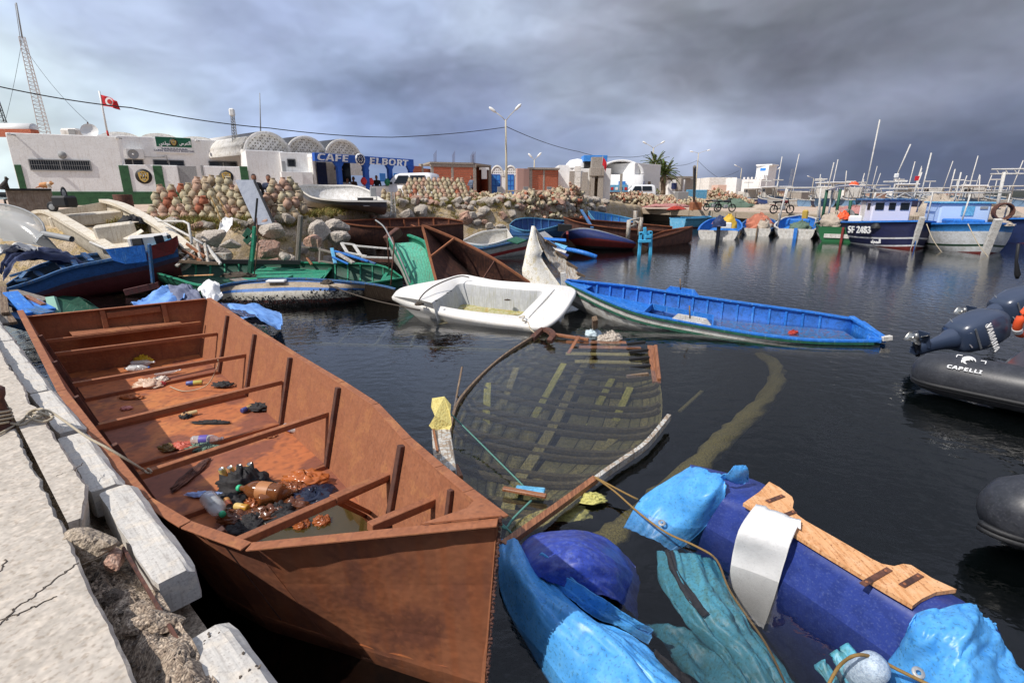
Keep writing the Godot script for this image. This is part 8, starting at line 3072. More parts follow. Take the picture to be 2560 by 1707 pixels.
func build_rocks():
	# big ones seen one by one: centre, size, kind, label
	var big=[[V(-7.27,.99,-15.4),V(.55,.36,.4),"pink_stone","big square pink boulder at the foot of the bank",3],[V(-7.38,1.44,-16),V(.55,.26,.4),"stone","flat grey boulder on top of the pink boulder",5],[V(-8.95,1.27,-15.6),V(.42,.36,.4),"stone","grey boulder below the first stack of pots",7],[V(-8.24,1.09,-15.2),V(.34,.2,.3),"stone","rounded beige boulder beside the white cloth scrap",9],[V(-6.11,1.33,-16.6),V(.5,.4,.4),"stone","tall rough grey boulder behind the grey stake",11],[V(-5.64,1.14,-16.8),V(.4,.34,.4),"stone","pointed pale boulder beside the rusty hulk",13],[V(-6.09,1.04,-16),V(.36,.3,.3),"pink_stone","pink boulder below the tall rough boulder",15],[V(-6.24,1.42,-18.5),V(.55,.3,.5),"stone","low wide boulder above the rusty hulk bow",17],[V(-6.69,.74,-15.2),V(.2,.18,.2),"stone","small dark boulder against the grey stake",19]]
	for b in big:
		var st=S()
		rock(st,ZERO,b[1],b[4],14,7)
		var o=single("boulder",st,M[b[2]],b[3],"boulder")
		o.position=b[0]
	# the smaller ones along the bank
	var shapes=[]
	for i in 6:
		var st=S()
		rock(st,ZERO,ONE,40+i,9,6)
		shapes.append(mesh_of(st))
	var n=0
	for i in 280:
		var x=rng.randf_range(-11.5,7.5)
		if x<-7.6 and rng.randf()<.4:x=rng.randf_range(-7.6,-5)
		var d=rng.randf_range(-.3,2.0) if x>-5 else rng.randf_range(.2,1.8)
		var z=shore(x)-d
		if x>-7.6 and x<-6.6:
			z=shore(x)-rng.randf_range(.0,.6)
		var r=rng.randf_range(.14,.42)*(.85 if i % 3 else 1.25)
		var o=MeshInstance3D.new()
		o.name=numbered("shore_rock")
		o.mesh=shapes[i % 6]
		o.material_override=M.stone if i % 4 else M.pink_stone
		add_child(o)
		o.transform=Transform3D(Basis.from_euler(V(rng.randf_range(-.4,.4),rng.randf()*TAU,rng.randf_range(-.3,.3))).scaled(V(r*1.2,r*.8,r)),V(x,ground(x,z)+r*.2,z))
		tag(o,"rough grey rock of the bank below the pots" if i % 4 else "rough pinkish rock of the bank below the pots","rock","rocks of the bank")
	var wc=S(true)
	var c=V(-8.81,1.5,-16.2)
	cloth(wc,[[c+V(-.1,.28,0),c+V(.16,.3,-.1)],[c+V(-.15,.0,.2),c+V(.2,.05,.15)],[c+V(-.3,-.2,.3),c+V(.0,-.2,.35)]],10,10,.08,60.0)
	single("white_cloth_scrap",wc,M.tarp_white,"white cloth scrap lying before the first stack of pots","cloth")

var pot_meshes=[]
func pot_mesh(c):
	var st=S(true)
	st.set_color(c)
	lathe(st,[[.001,.0],[.05,.0],[.085,.03],[.125,.1],[.14,.17],[.13,.235],[.1,.285],[.078,.31],[.075,.335],[.092,.36],[.086,.366],[.066,.34],[.068,.3],[.05,.25],[.001,.2]],Transform3D.IDENTITY,14)
	return mesh_of(st)

const POT_KINDS:=["pale greenish","pinkish","sandy grey","terracotta red"]
func pot(kind,x,where,group):
	var o=MeshInstance3D.new()
	o.name=numbered("clay_pot")
	o.mesh=pot_meshes[kind]
	o.material_override=M.clay
	add_child(o)
	o.transform=x
	tag(o,POT_KINDS[kind] + " clay pot "+where,"pot",group)

func pick():
	var r=rng.randf()
	return 0 if r<.46 else (1 if r<.74 else (2 if r<.95 else 3))

func build_pots():
	var cols=[lin(204,196,168),lin(206,174,154),lin(196,180,156),lin(184,116,90)]
	for c in cols:pot_meshes.append(pot_mesh(c))
	var stack=func(a,b,rows,back,where,group,taper:=.0,sc:=1.0):
		var l=a.distance_to(b)
		var n=int(l/(.265*sc))
		for r in rows:
			var t0=taper*r
			for i in n+1:
				var f=(i+.5*(r % 2))/n
				if f<t0 or f>1-t0:continue
				var p=a.lerp(b,f)+V(rng.randf_range(-.03,.03),.215*r*sc+rng.randf_range(-.02,.02),rng.randf_range(-.04,.04))+back*r
				p.y+=ground(a.lerp(b,f).x,a.lerp(b,f).z)-.03
				pot(pick(),Transform3D(Basis.from_euler(V(rng.randf_range(-.15,.28),rng.randf()*TAU,rng.randf_range(-.18,.18))).scaled(ONE*sc*rng.randf_range(.94,1.06)),p),where,group)
	var g=func(v):return V(v.x,0,v.z)
	# first stack, before the yard wall, and the second beyond the leaning panel
	var w1 = "in the stack between the cream boat and leaning panel"
	var w2 = "in the stack between the leaning panel and grey boat"
	stack.call(g.call(V(-12.44,1.57,-17.9)),g.call(V(-9.13,1.52,-18.3)),5,V(.01,0,-.12),w1,"pots stacked by the leaning panel",.008,1.06)
	stack.call(g.call(V(-11.75,2,-19)),g.call(V(-9.74,2,-19.2)),6,V(.0,0,-.02),w1,"pots stacked by the leaning panel",.02,1.06)
	stack.call(g.call(V(-8.14,1.55,-18.3)),g.call(V(-7.17,1.56,-19.3)),4,V(-.05,0,-.12),w2,"pots stacked by the grey shore boat",.03,1.06)
	stack.call(g.call(V(-8.88,2.16,-18.7)),g.call(V(-7.83,2.04,-20)),6,V(-.03,0,-.1),w2,"pots stacked by the grey shore boat",.03,1.06)
	# third stack before the white car
	stack.call(g.call(V(-6.53,1.5,-29.2)),g.call(V(-2.47,1.55,-30.6)),6,V(.03,0,-.2),"in the long stack before the white car","pots stacked before the white car",.03)
	for i in 9:
		var p=V(-6.68,1.52,-27.5)+V((i % 4)*.27,.2*(i/4),-.1*(i/4))
		p.y=ground(p.x,p.z)+.2*(i/4)
		pot(pick(),Transform3D(Basis.from_euler(V(rng.randf_range(-.3,.3),rng.randf()*TAU,0)),p),"in the little heap by the white lattice piece","pots by the lattice piece")
	# loose pots lying along the bank, and the far heaps, too many to tell apart
	var mm=MultiMesh.new()
	mm.transform_format=MultiMesh.TRANSFORM_3D
	mm.use_colors=true
	mm.mesh=pot_mesh(Color.WHITE)
	var xs=[]
	var cs=[]
	var heap=func(c,rx,rz,hgt,n,yaw:=.0,s:=1.0):
		for i in n:
			var a=rng.randf()*TAU
			var r=sqrt(rng.randf())
			var p=V(cos(a)*r*rx,0,sin(a)*r*rz).rotated(UP,yaw)+c
			p.y=ground(p.x,p.z)+hgt*pow(1-r,.7)+rng.randf_range(-.05,.05)
			xs.append(Transform3D(Basis.from_euler(V(rng.randf_range(-1.5,1.5),rng.randf()*TAU,rng.randf_range(-1.5,1.5))).scaled(ONE*s*rng.randf_range(.85,1.1)),p))
			cs.append(cols[pick()]*rng.randf_range(.85,1.15))
	heap.call(V(-1.77,1.7,-32.61),2.6,1.4,.35,120)
	heap.call(V(.1,1.45,-30.77),3.2,1.3,.3,170,-.4)
	heap.call(V(2.39,1.4,-30.79),3.0,1.6,.75,300,-.5)
	heap.call(V(4.33,1.5,-34.11),3.2,1.8,.9,300,-.6)
	heap.call(V(5.38,1.3,-33.59),3.0,1.6,.2,120,-.6)
	heap.call(V(.91,1,-32.48),3.0,1.0,.15,90,-.5)
	heap.call(V(13.6,1.91,-58),4.6,2.2,1.25,520,-.2,1.1)
	heap.call(V(18.16,1.79,-60),5.0,2.2,.9,420,.0,1.1)
	heap.call(V(25.1,1.93,-66),5.0,2.2,1.6,420,.0,1.1)
	heap.call(V(37.74,2,-80),5.0,2.2,1.3,260,.0,1.2)
	heap.call(V(21.56,1.77,-62),6.0,2.0,.5,300,.0,1.1)
	heap.call(V(-1.97,1.93,-31.5),1.6,1.0,.5,70)
	mm.instance_count=xs.size()
	for i in xs.size():
		mm.set_instance_transform(i,xs[i])
		mm.set_instance_color(i,cs[i])
	var o=MultiMeshInstance3D.new()
	o.name = "heaped_clay_pots"
	o.multimesh=mm
	o.material_override=M.clay
	add_child(o)
	tag(o,"countless loose clay pots heaped along the far bank and yard","pots","","stuff")
	# ropes over the first stack, and the leaning panel
	for k in 2:
		var r=S(true)
		var p=[[V(-10.39,2.46,-18.3),V(-10.07,2.03,-18),V(-9.65,1.55,-17.5),V(-9.14,1.4,-17)],[V(-10.12,2.43,-18.3),V(-9.69,1.89,-17.9),V(-9.27,1.49,-17.4)]][k]
		tube(r,smooth_line(p,5),.02,6)
		single("brown_rope",r,M.rope_ochre,["brown rope hanging over the first stack of pots down to the grass","shorter brown rope laid over the first stack of pots"][k],"rope")
	var pn=thing("leaning_panel","grey painted steel panel leaning on the stacked pots","panel")
	var ps=S()
	slab(ps,[V(-9.61,2.98,-18.6),V(-9.01,2.98,-18.7),V(-7.87,1.55,-17.3),V(-8.43,1.55,-17.2)],V(.3,.2,-1),.09)
	part(pn,"sheet",ps,mat("panel_grey",layered(c8(142,148,158),[["speck",.72,.04,c8(190,194,200),.7],["coarse",.55,.1,c8(128,134,146),.7]],.04),1.2,.55))
	var pe=S()
	bar(pe,V(-8.97,2.98,-18.65),V(-7.82,1.55,-17.25),.05,.1,UP)
	part(pn,"edge",pe,M.dark)

func tuft_mesh(sd):
	var st=S()
	var r=RandomNumberGenerator.new()
	r.seed=sd
	for i in 26:
		var a=r.randf()*TAU
		var l=r.randf_range(.08,.24)
		var b=V(r.randf_range(-.08,.08),0,r.randf_range(-.08,.08))
		var d=V(cos(a)*.5,1,sin(a)*.5).normalized()
		var s=V(-sin(a),0,cos(a))*.006
		var c=lin(150,128,74) if r.randf()<.6 else lin(112,118,58)
		st.set_color(c)
		quad(st,b-s,b+s,b+d*l*.6+s*.7,b+d*l*.6-s*.7)
		tri(st,b+d*l*.6-s*.7,b+d*l*.6+s*.7,b+d*l+V(cos(a),-.3,sin(a))*.05)
	return mesh_of(st)

func build_plants():
	for k in 3:
		var mm=MultiMesh.new()
		mm.transform_format=MultiMesh.TRANSFORM_3D
		mm.mesh=tuft_mesh(60+k)
		mm.instance_count=800
		for i in 800:
			var x=rng.randf_range(-13,6)
			var z=shore(x)-rng.randf_range(.8,5.5)
			if N.b3.get_noise_2d(x*30,z*30)<-.05:z=shore(x)-rng.randf_range(1.2,3.0)
			var s=rng.randf_range(.6,1.5)
			mm.set_instance_transform(i,Transform3D(Basis(UP,rng.randf()*TAU).scaled(V(s*1.4,s,s*1.4)),V(x,ground(x,z)-.01,z)))
		var o=MultiMeshInstance3D.new()
		o.name=numbered("dry_grass")
		o.multimesh=mm
		o.material_override=M.plant
		add_child(o)
		tag(o,["dry yellow grass tufts growing on the bank","short dry grass growing between the rocks","dry weeds growing along the bank top"][k],"grass","","stuff")
	# bush at the store
	for e in [[V(17.15,3.25,-64),.7,"small green bush at the corner of the vaulted store"],[V(-.04,1.94,-47.5),.25,"little weed at the foot of the tall twin lamp"],[V(-18.28,2,-19),.5,"green and yellow weeds beside the rusty skip"]]:
		var b=thing("bush",e[2],"bush",e[0]-V(0,e[1],0))
		var st=S()
		for i in 260:
			var d=V(rng.randfn(),absf(rng.randfn()),rng.randfn()).normalized()*e[1]*pow(rng.randf(),.4)
			var s=.1*e[1]
			var u=V(rng.randfn(),rng.randfn(),rng.randfn()).normalized()*s
			var w=u.cross(V(rng.randfn(),rng.randfn(),rng.randfn()).normalized())
			st.set_color(lin(80+rng.randi() % 50,92+rng.randi() % 40,40+rng.randi() % 20))
			tri(st,d+u,d+w,d-u)
			tri(st,d+u,d-u,d-w)
		part(b,"foliage",st,M.plant)
		var sm=S()
		bar(sm,V(0,-.2,0),V(0,e[1]*.7,0),.03,.03)
		part(b,"stem",sm,M.old_wood)

func wheel(o,c,r,w,axis:=BACK):
	var wn=thing_part(o,"wheel")
	var x=Transform3D(Basis(axis.cross(UP),axis,UP),c)
	var st=S(true)
	lathe(st,[[r*.62,-w/2],[r*.92,-w/2],[r,-w*.3],[r,w*.3],[r*.92,w/2],[r*.62,w/2]],x,20)
	part(wn,"tyre",st,M.black_rubber)
	var rs=S(true)
	lathe(rs,[[.001,w*.4],[r*.6,w*.45],[r*.64,w*.4],[r*.64,-w*.4],[r*.6,-w*.45],[.001,-w*.4]],x,16)
	part(wn,"rim",rs,M.grey_plastic)

func van(label,at,yaw,long_roof:=1.0):
	# front towards +x
	var o=thing("parked_van",label,"van",at,V(0,yaw,0))
	var prof=[Vector2(-1.95,.35),Vector2(-2.0,.8),Vector2(-1.95,1.35),Vector2(-1.8,1.78),Vector2(-1.5,1.84),Vector2(.25,1.82),Vector2(.55,1.74),Vector2(1.15,1.14),Vector2(1.75,1.0),Vector2(2.0,.82),Vector2(2.05,.5),Vector2(1.98,.32)]
	var rings=[]
	for e in [[-.85,.9],[-.8,.98],[-.4,1.0],[.4,1.0],[.8,.98],[.85,.9]]:
		var ring=[]
		for p in prof:
			var top=clampf((p.y-1.0)/.8,0,1)
			ring.append(V(p.x*(.985+.015*e[1]),lerpf(.35,p.y,e[1]),e[0]*(1.0-.14*top)))
		rings.append(ring)
	var st=S(true)
	loft(st,rings,true)
	for e in [rings[0],rings[-1]]:
		for i in range(1,e.size()-1):tri(st,e[0],e[i],e[i+1])
	part(o,"body",st,mat("van_white",c8(226,228,230),1.0,.35,.0,"mid",{"coat":.6}) if not M.has("van_white") else M.van_white)
	for s in [-1,1]:
		for w in [[-1.55,-.5,1.2,1.66],[-.42,.3,1.18,1.66]]:
			var g=S()
			slab(g,[V(w[0],w[2],s*.845),V(w[1]+(.3 if w[1]>0 else .0),w[2],s*.845),V(w[1],w[3],s*.775),V(w[0]+.05,w[3],s*.775)],V(0,0,s),.02)
			part(o,"side_window",g,M.window_glass)
		var hl=S()
		box_at(hl,V(1.93,.82,s*.58),V(.16,.18,.3),0,.04)
		part(o,"headlight",hl,M.grey_plastic)
		var mr=S()
		box_at(mr,V(.75,1.2,s*.95),V(.12,.16,.18),0,.03)
		part(o,"mirror",mr,M.dark)
		for x in [-1.3,1.28]:wheel(o,V(x,.31,s*.74),.31,.2)
	var ws=S()
	slab(ws,[V(.6,1.7,-.68),V(.6,1.7,.68),V(1.14,1.17,.78),V(1.14,1.17,-.78)],V(.7,.75,0),.015)
	part(o,"windscreen",ws,M.window_glass)
	var bp=S()
	box_at(bp,V(2.02,.45,0),V(.12,.24,1.5),0,.05)
	part(o,"bumper",bp,M.grey_plastic)
	return o

func motorbike(label,at,yaw,c):
	var o=thing("motorcycle",label,"motorcycle",at,V(0,yaw,0))
	for x in [-.6,.62]:
		var wn=thing_part(o,"wheel")
		var st=S(true)
		var ring=[]
		for k in 25:ring.append(V(x,.31,0)+V(cos(TAU*k/24),sin(TAU*k/24),0)*.27)
		tube(st,ring,.045,6,false)
		part(wn,"tyre",st,M.black_rubber)
		var sp=S()
		for k in 8:bar(sp,V(x,.31,0),V(x,.31,0)+V(cos(TAU*k/8),sin(TAU*k/8),0)*.24,.012,.012)
		part(wn,"spokes",sp,M.steel)
	var fr=S()
	for e in [[V(.62,.31,0),V(.38,.95,0)],[V(-.6,.31,0),V(.0,.4,0)],[V(.0,.4,0),V(.4,.8,0)],[V(.38,.85,0),V(-.6,.75,0)],[V(-.6,.31,0),V(-.5,.75,0)]]:
		bar(fr,e[0],e[1],.05,.05)
	part(o,"frame",fr,M.dark)
	part(o,"engine",box_of(V(.05,.42,0),V(.35,.28,.24),0,.05),M.grey_plastic)
	part(o,"tank",box_of(V(.12,.82,0),V(.45,.2,.24),0,.08),tinted(c,.3))
	part(o,"seat",box_of(V(-.38,.82,0),V(.62,.1,.24),0,.04),M.black_cloth)
	var hb=S()
	bar(hb,V(.36,1.0,-.32),V(.36,1.0,.32),.03,.03)
	bar(hb,V(.36,1.0,.0),V(.4,.85,.0),.04,.04)
	part(o,"handlebar",hb,M.dark)
	part(o,"mudguard",box_of(V(-.72,.62,0),V(.4,.05,.14),0,.02),tinted(c,.3))

func heap_mesh(at,size,sd,rough:=.3):
	var st=S(true)
	var rings=[]
	for i in 11:
		var v=i/10.0
		var ring=[]
		for k in 24:
			var a=TAU*k/24
			var n=N.b3.get_noise_3d(cos(a)*80+sd*17,v*120,sin(a)*80)+.7*N.b3.get_noise_3d(cos(a)*300+sd,v*400,sin(a)*300)
			ring.append(at+V(cos(a)*size.x*sin(v*PI/2)*(1+n*rough),maxf(-.02,cos(v*PI/2)*(1+n*rough*1.5))*size.y,sin(a)*size.z*sin(v*PI/2)*(1+n*rough)))
		rings.append(ring)
	loft(st,rings,true)
	return st

func build_yard_things():
	# grey and white boat on the bank
	var o=thing("grey_shore_boat","grey and white open boat laid up on the bank before the cafe","boat")
	var h=hull_of([V(-5.34,2.21,-22.6),V(-6.36,2.22,-22.4),V(-7.39,2.25,-22.3),V(-8.53,2.39,-22.6),V(-9.62,2.8,-24)],[V(-6.52,2.52,-25.4),V(-7.72,2.89,-26.5),V(-9.07,2.92,-26.8),V(-10.04,2.93,-26.2),V(-9.67,2.83,-24.2)],.75,.25,18,.5)
	part(o,"hull",hull_mesh(h,[[.72,lin(126,120,112)],[1.0,lin(96,102,112)]],lin(222,222,220),.04),M.paint_any)
	part(o,"transom",transom_mesh(h,.06),M.gelcoat)
	for s in 2:rail(o,"gunwale",h,s,.16,.07,M.gelcoat,0,1,1.0,-.03,.02)
	deck(o,h,.05,.9,.4,1,M.gelcoat,.0,"inner_floor")
	thwart(o,h,.85,.7,.5,M.gelcoat)
	thwart(o,h,.12,.75,.7,M.gelcoat,"stern_seat")
	part(o,"dark_locker",box_of(h.p(0,.2,.5)+V(-.2,.25,-1.3),V(.7,.4,.1),.3),M.dark)
	part(o,"outboard_pad",box_of(h.p(1,.0,1.0)+V(.05,.1,.6),V(.25,.4,.5),.3),M.grey_plastic)
	# lattice piece standing before the pots
	lattice_mast("short white lattice mast piece standing before the pots",V(-5.78,1.49,-25.5),V(-5.72,2.62,-25.5),.16,9,M.paint_white)
	# white car before the cafe
	van("white small van parked before the cafe beside the pots",V(-6.67,2.26,-34.5)*V(1,0,1)+V(0,2.0,0),PI-.25)
	van("white delivery van parked before the vaulted store",V(14.06,2.07,-60)*V(1,0,1)+V(0,1.75,0),PI-.15)
	# skip with wheels box, bin, drum
	var sk=thing("rusty_skip","grey brown steel rubbish skip standing by the white station","skip")
	var a=V(-16.73,1.93,-17.6)
	var b=V(-15.89,1.99,-18.4)
	var sb=block(sk,"box",V(a.x,0,a.z),V(b.x,0,b.z),1.4,1.55,V(-16.59,2.65,-17.6).y,mat("skip_grey",layered(c8(150,138,128),[["coarse",.5,.14,c8(124,112,102),.8],["streak",.62,.1,c8(110,86,70),.6]],.08),1.0,.8))
	var sr=S()
	var n=out_of(a,b)
	bar(sr,V(a.x,V(-16.59,2.67,-17.6).y,a.z)+n*.05,V(b.x,V(-16.59,2.67,-17.6).y,b.z)+n*.05,.12,.06)
	bar(sr,V(a.x,V(-16.59,2.67,-17.6).y,a.z)-n*1.4,V(b.x,V(-16.59,2.67,-17.6).y,b.z)-n*1.4,.12,.06)
	part(sk,"rim",sr,M.dark)
	var hk=S(true)
	tube(hk,[V(a.x,2.35,a.z)+n*.02+V(-.02,0,0),V(a.x-.1,2.35,a.z)+n*.1,V(a.x-.1,2.1,a.z)+n*.1],.03,6)
	part(sk,"lifting_hook",hk,M.dark)
	var bn=thing("black_engine_block","black machine block with a small wheel on top beside the skip","machine")
	part(bn,"block",box_of(V(-14.34,2.29,-17),V(.55,.36,.45),-.1,.06),M.black_rubber)
	wheel(bn,V(-14.22,2.49,-16.9),.22,.12,V(.2,.9,.3).normalized())
	wheel(bn,V(-14.68,2.13,-16.9),.16,.1)
	var dr=S(true)
	lathe(dr,[[.001,.62],[.3,.62],[.31,.6],[.3,.4],[.31,.38],[.3,.2],[.3,.0]],Transform3D(Basis.IDENTITY,V(-14.65,2.04,-20)-V(0,.15,0)),18)
	single("rusty_drum",dr,M.rust_dark,"dark rusty drum behind the cream motorboat","drum")
	# tables and chairs of concrete in the yard
	for i in 3:
		var p=[V(.35,1.79,-43),V(2.47,1.79,-43),V(4.38,1.82,-43)][i]*V(1,0,1)+V(0,2.08,0)
		var t=thing("concrete_table","grey concrete table with bench legs in the yard before the brick houses","table",p,ZERO,"concrete tables in the yard")
		part(t,"top",box_of(V(0,.72,0),V(1.4,.1,.6),.05,.01),M.concrete_old)
		for s in [-.55,.55]:part(t,"leg",box_of(V(s,.34,0),V(.14,.68,.4),.05,.01),M.concrete_old)
		var ch=thing("plastic_chair","grey plastic chair beside a concrete table in the yard","chair",p+V(-1.25,0,-.4),V(0,.4,0),"chairs in the yard")
		part(ch,"seat",box_of(V(0,.43,0),V(.44,.05,.44),0,.01),M.grey_plastic)
		part(ch,"backrest",box_of(V(0,.75,-.22),V(.44,.6,.05),0,.01),M.grey_plastic)
		for sx in [-.19,.19]:
			for sz in [-.19,.19]:part(ch,"leg",box_of(V(sx,.2,sz),V(.05,.42,.05)),M.grey_plastic)
	# blue painted cart and rusty skip by the store
	var bc=thing("blue_painted_cart","blue cart side with red and white pattern before the vaulted store","cart")
	part(bc,"side",box_of(V(11.68,3.14,-58.5),V(2.0,.8,.4),0,.02),M.paint_sky)
	for i in 4:part(bc,"pattern",box_of(V(11.68,3.14,-58.5)+V(-.75+i*.5,.0,.22),V(.3,.3,.03),0),[M.print_red,M.print_white,M.paint_navy,M.print_red][i])
	part(bc,"rusty_bed",box_of(V(11.82,2.45,-58.3),V(2.3,.7,.9),0,.03),M.rust_dark)
	for e in [[V(18.78,2.27,-59),V(1.3,1.1,.8),"galvanised","grey metal bin standing among the pot heaps"],[V(21.49,2.5,-62),V(2.6,1.1,.2),"paint_sky","pale blue board standing among the pot heaps"],[V(16.14,1.51,-46.5),V(.9,.7,.6),"rust","rusty white box on the pier edge"]]:
		single("yard_box",box_of(e[0],e[1],.2,.04),M[e[2]],e[3],"box")
	for e in [[V(14.76,1.51,-50),V(2.2,.3,.5),"net_pink","long pink net heap on the pier edge"],[V(14.98,1.32,-48),V(.9,.3,.45),"net_red","red net heap on the pier edge"],[V(23.76,1.31,-36.5),V(1.5,.75,.8),"net_pink","pink net heap on the pier behind the green boat"],[V(22.09,1.14,-38),V(1.2,.4,.7),"net_pale","pale net heap beside the second motorcycle"],[V(25.11,1.13,-36),V(1.5,.7,.8),"net_pale","pale net heap behind the bow of the navy fishing boat"],[V(27.48,1.34,-34),V(1.6,1.8,.9),"net_pale","tall beige net heap between the two cabin boats"],[V(22.78,1.5,-55),V(2.5,.9,1.0),"net_green","grey green net heap on the pier"],[V(22.3,1.37,-46),V(1.6,.6,.8),"net_pale","pale net heap between the two motorcycles"],[V(27.62,1.36,-30),V(2.0,.7,.9),"net_pale","dark grey net heap behind the pale blue cabin"]]:
		single("net_heap",heap_mesh(e[0]-V(0,e[1].y*.5,0),e[1],int(e[1].x*10)+e[3].length()),M[e[2]],e[3],"net")
	motorbike("black motorcycle parked on the pier by the rusty box",V(16.5,1.2,-40.99),.15,c8(60,60,64))
	motorbike("dark red motorcycle parked on the pier by the pale nets",V(19.02,1.2,-37.23),.1,c8(110,40,40))
	motorbike("grey motorcycle parked behind the black motorcycle",V(16.81,1.2,-44.34),.3,c8(110,110,110))
	# distant parasol roofs and sheds beyond the boats
	for i in 10:
		var p=[V(46.21,2.59,-110),V(44.47,2.29,-90),V(44.13,2.19,-80),V(59.22,2.26,-100),V(47.54,2.03,-75),V(61.47,1.93,-90),V(37.49,2.06,-70),V(37.84,2.17,-85),V(79.58,2.07,-110),V(82.16,2.11,-100)][i]
		single("far_shed",box_of(p,V(rng.randf_range(2,5),rng.randf_range(1.2,2.2),2.0),rng.randf(),.05),[M.dirty_white_wall,M.pink_stone,M.mortar,M.paint_white][i % 4],"low distant shed beyond the moored boats","shed","far sheds beyond the boats")

func person(label,at,yaw,hgt,top,legs,hair,pose:=0):
	var s=hgt/1.75
	var skin=lin(150,104,82)
	var v=func(x,y,z):return V(x,y,z)*s
	var b=[]
	# legs and feet
	for e in [-1.0,1.0]:
		b.append([v.call(e*.09,.9,.0),v.call(e*.1,.48,.02),.085*s,.06*s,legs])
		b.append([v.call(e*.1,.48,.02),v.call(e*.1,.08,-.02),.06*s,.045*s,legs])
		b.append([v.call(e*.1,.05,-.03),v.call(e*.11,.04,.13),.045*s,.035*s,lin(40,36,34)])
		# arms
		var el=v.call(e*.27,1.12,.02) if pose==0 else v.call(e*.26,1.1,.12)
		var wr=v.call(e*.26,.88,.08) if pose==0 else v.call(e*.1,1.08,.32)
		b.append([v.call(e*.19,1.4,0),el,.06*s,.048*s,top])
		b.append([el,wr,.048*s,.036*s,top])
		b.append([wr,wr+(wr-el).normalized()*.09*s,.032*s,.028*s,skin])
	b.append([v.call(0,.95,0),v.call(0,1.2,.01),.135*s,.14*s,top])
	b.append([v.call(-.07,1.32,0),v.call(.07,1.32,0),.13*s,.13*s,top])
	b.append([v.call(-.13,1.4,0),v.call(.13,1.4,0),.075*s,.075*s,top])
	b.append([v.call(0,1.44,0),v.call(0,1.54,.01),.055*s,.052*s,skin])
	b.append([v.call(0,1.6,.02),v.call(0,1.65,.01),.078*s,.085*s,skin])
	b.append([v.call(0,1.6,.1),v.call(0,1.625,.095),.016*s,.01*s,skin])
	b.append([v.call(0,1.7,-.01),v.call(0,1.64,-.045),.075*s,.075*s,hair])
	var o=MeshInstance3D.new()
	o.name=numbered("person")
	o.mesh=body_mesh(b,.026*s,.03*s)
	o.material_override=M.any
	add_child(o)
	o.position=at
	o.rotation.y=yaw
	tag(o,label,"person")

func build_people():
	var g=func(v):return V(v.x,ground(v.x,v.z)+.02,v.z)
	person("man in grey blue hooded jacket standing by the brick house",g.call(V(-3.04,2.41,-40)),-.9,1.75,lin(96,108,128),lin(40,44,56),lin(30,26,24),1)
	person("man in black standing behind the leaning panel",V(V(-9.62,2.92,-20).x,V(-9.58,3.2,-20).y-1.72,-20.0),.9,1.75,lin(34,34,38),lin(30,30,34),lin(24,20,18))
	person("man in dark blue shirt behind the second stack of pots",V(V(-9.31,2.93,-20.5).x,V(-9.28,3.19,-20.5).y-1.72,-20.5),.5,1.75,lin(44,58,84),lin(30,30,34),lin(40,34,30))
	person("woman in white top sitting behind the cafe parapet",V(V(-10.03,3.189,-32.656).x,V(-10.015,3.417,-32.675).y-1.62,V(-10.03,3.189,-32.656).z),.3,1.65,lin(206,200,196),lin(60,60,70),lin(110,80,60))
	person("man in brown jacket sitting beside the woman in the cafe",V(V(-9.903,3.206,-33.483).x,V(-9.882,3.544,-33.511).y-1.72,V(-9.903,3.206,-33.483).z),-.4,1.75,lin(90,66,48),lin(50,50,56),lin(40,30,26))
	person("man in black and white jacket standing at the cafe parapet",V(V(-8.664,3.223,-34.286).x,V(-8.64,3.648,-34.317).y-1.72,V(-8.664,3.223,-34.286).z),.2,1.75,lin(30,30,34),lin(30,30,34),lin(24,20,18),1)
	# the two cats on the skip
	cat("dark tabby cat sitting on the corner of the skip",V(-16.61,2.65,-17.5),1.3,lin(58,50,46),lin(40,34,32),true)
	cat("ginger and white cat crouching on the skip rim",V(-15.78,2.71,-18.1),.1,lin(206,150,100),lin(190,120,70),false)

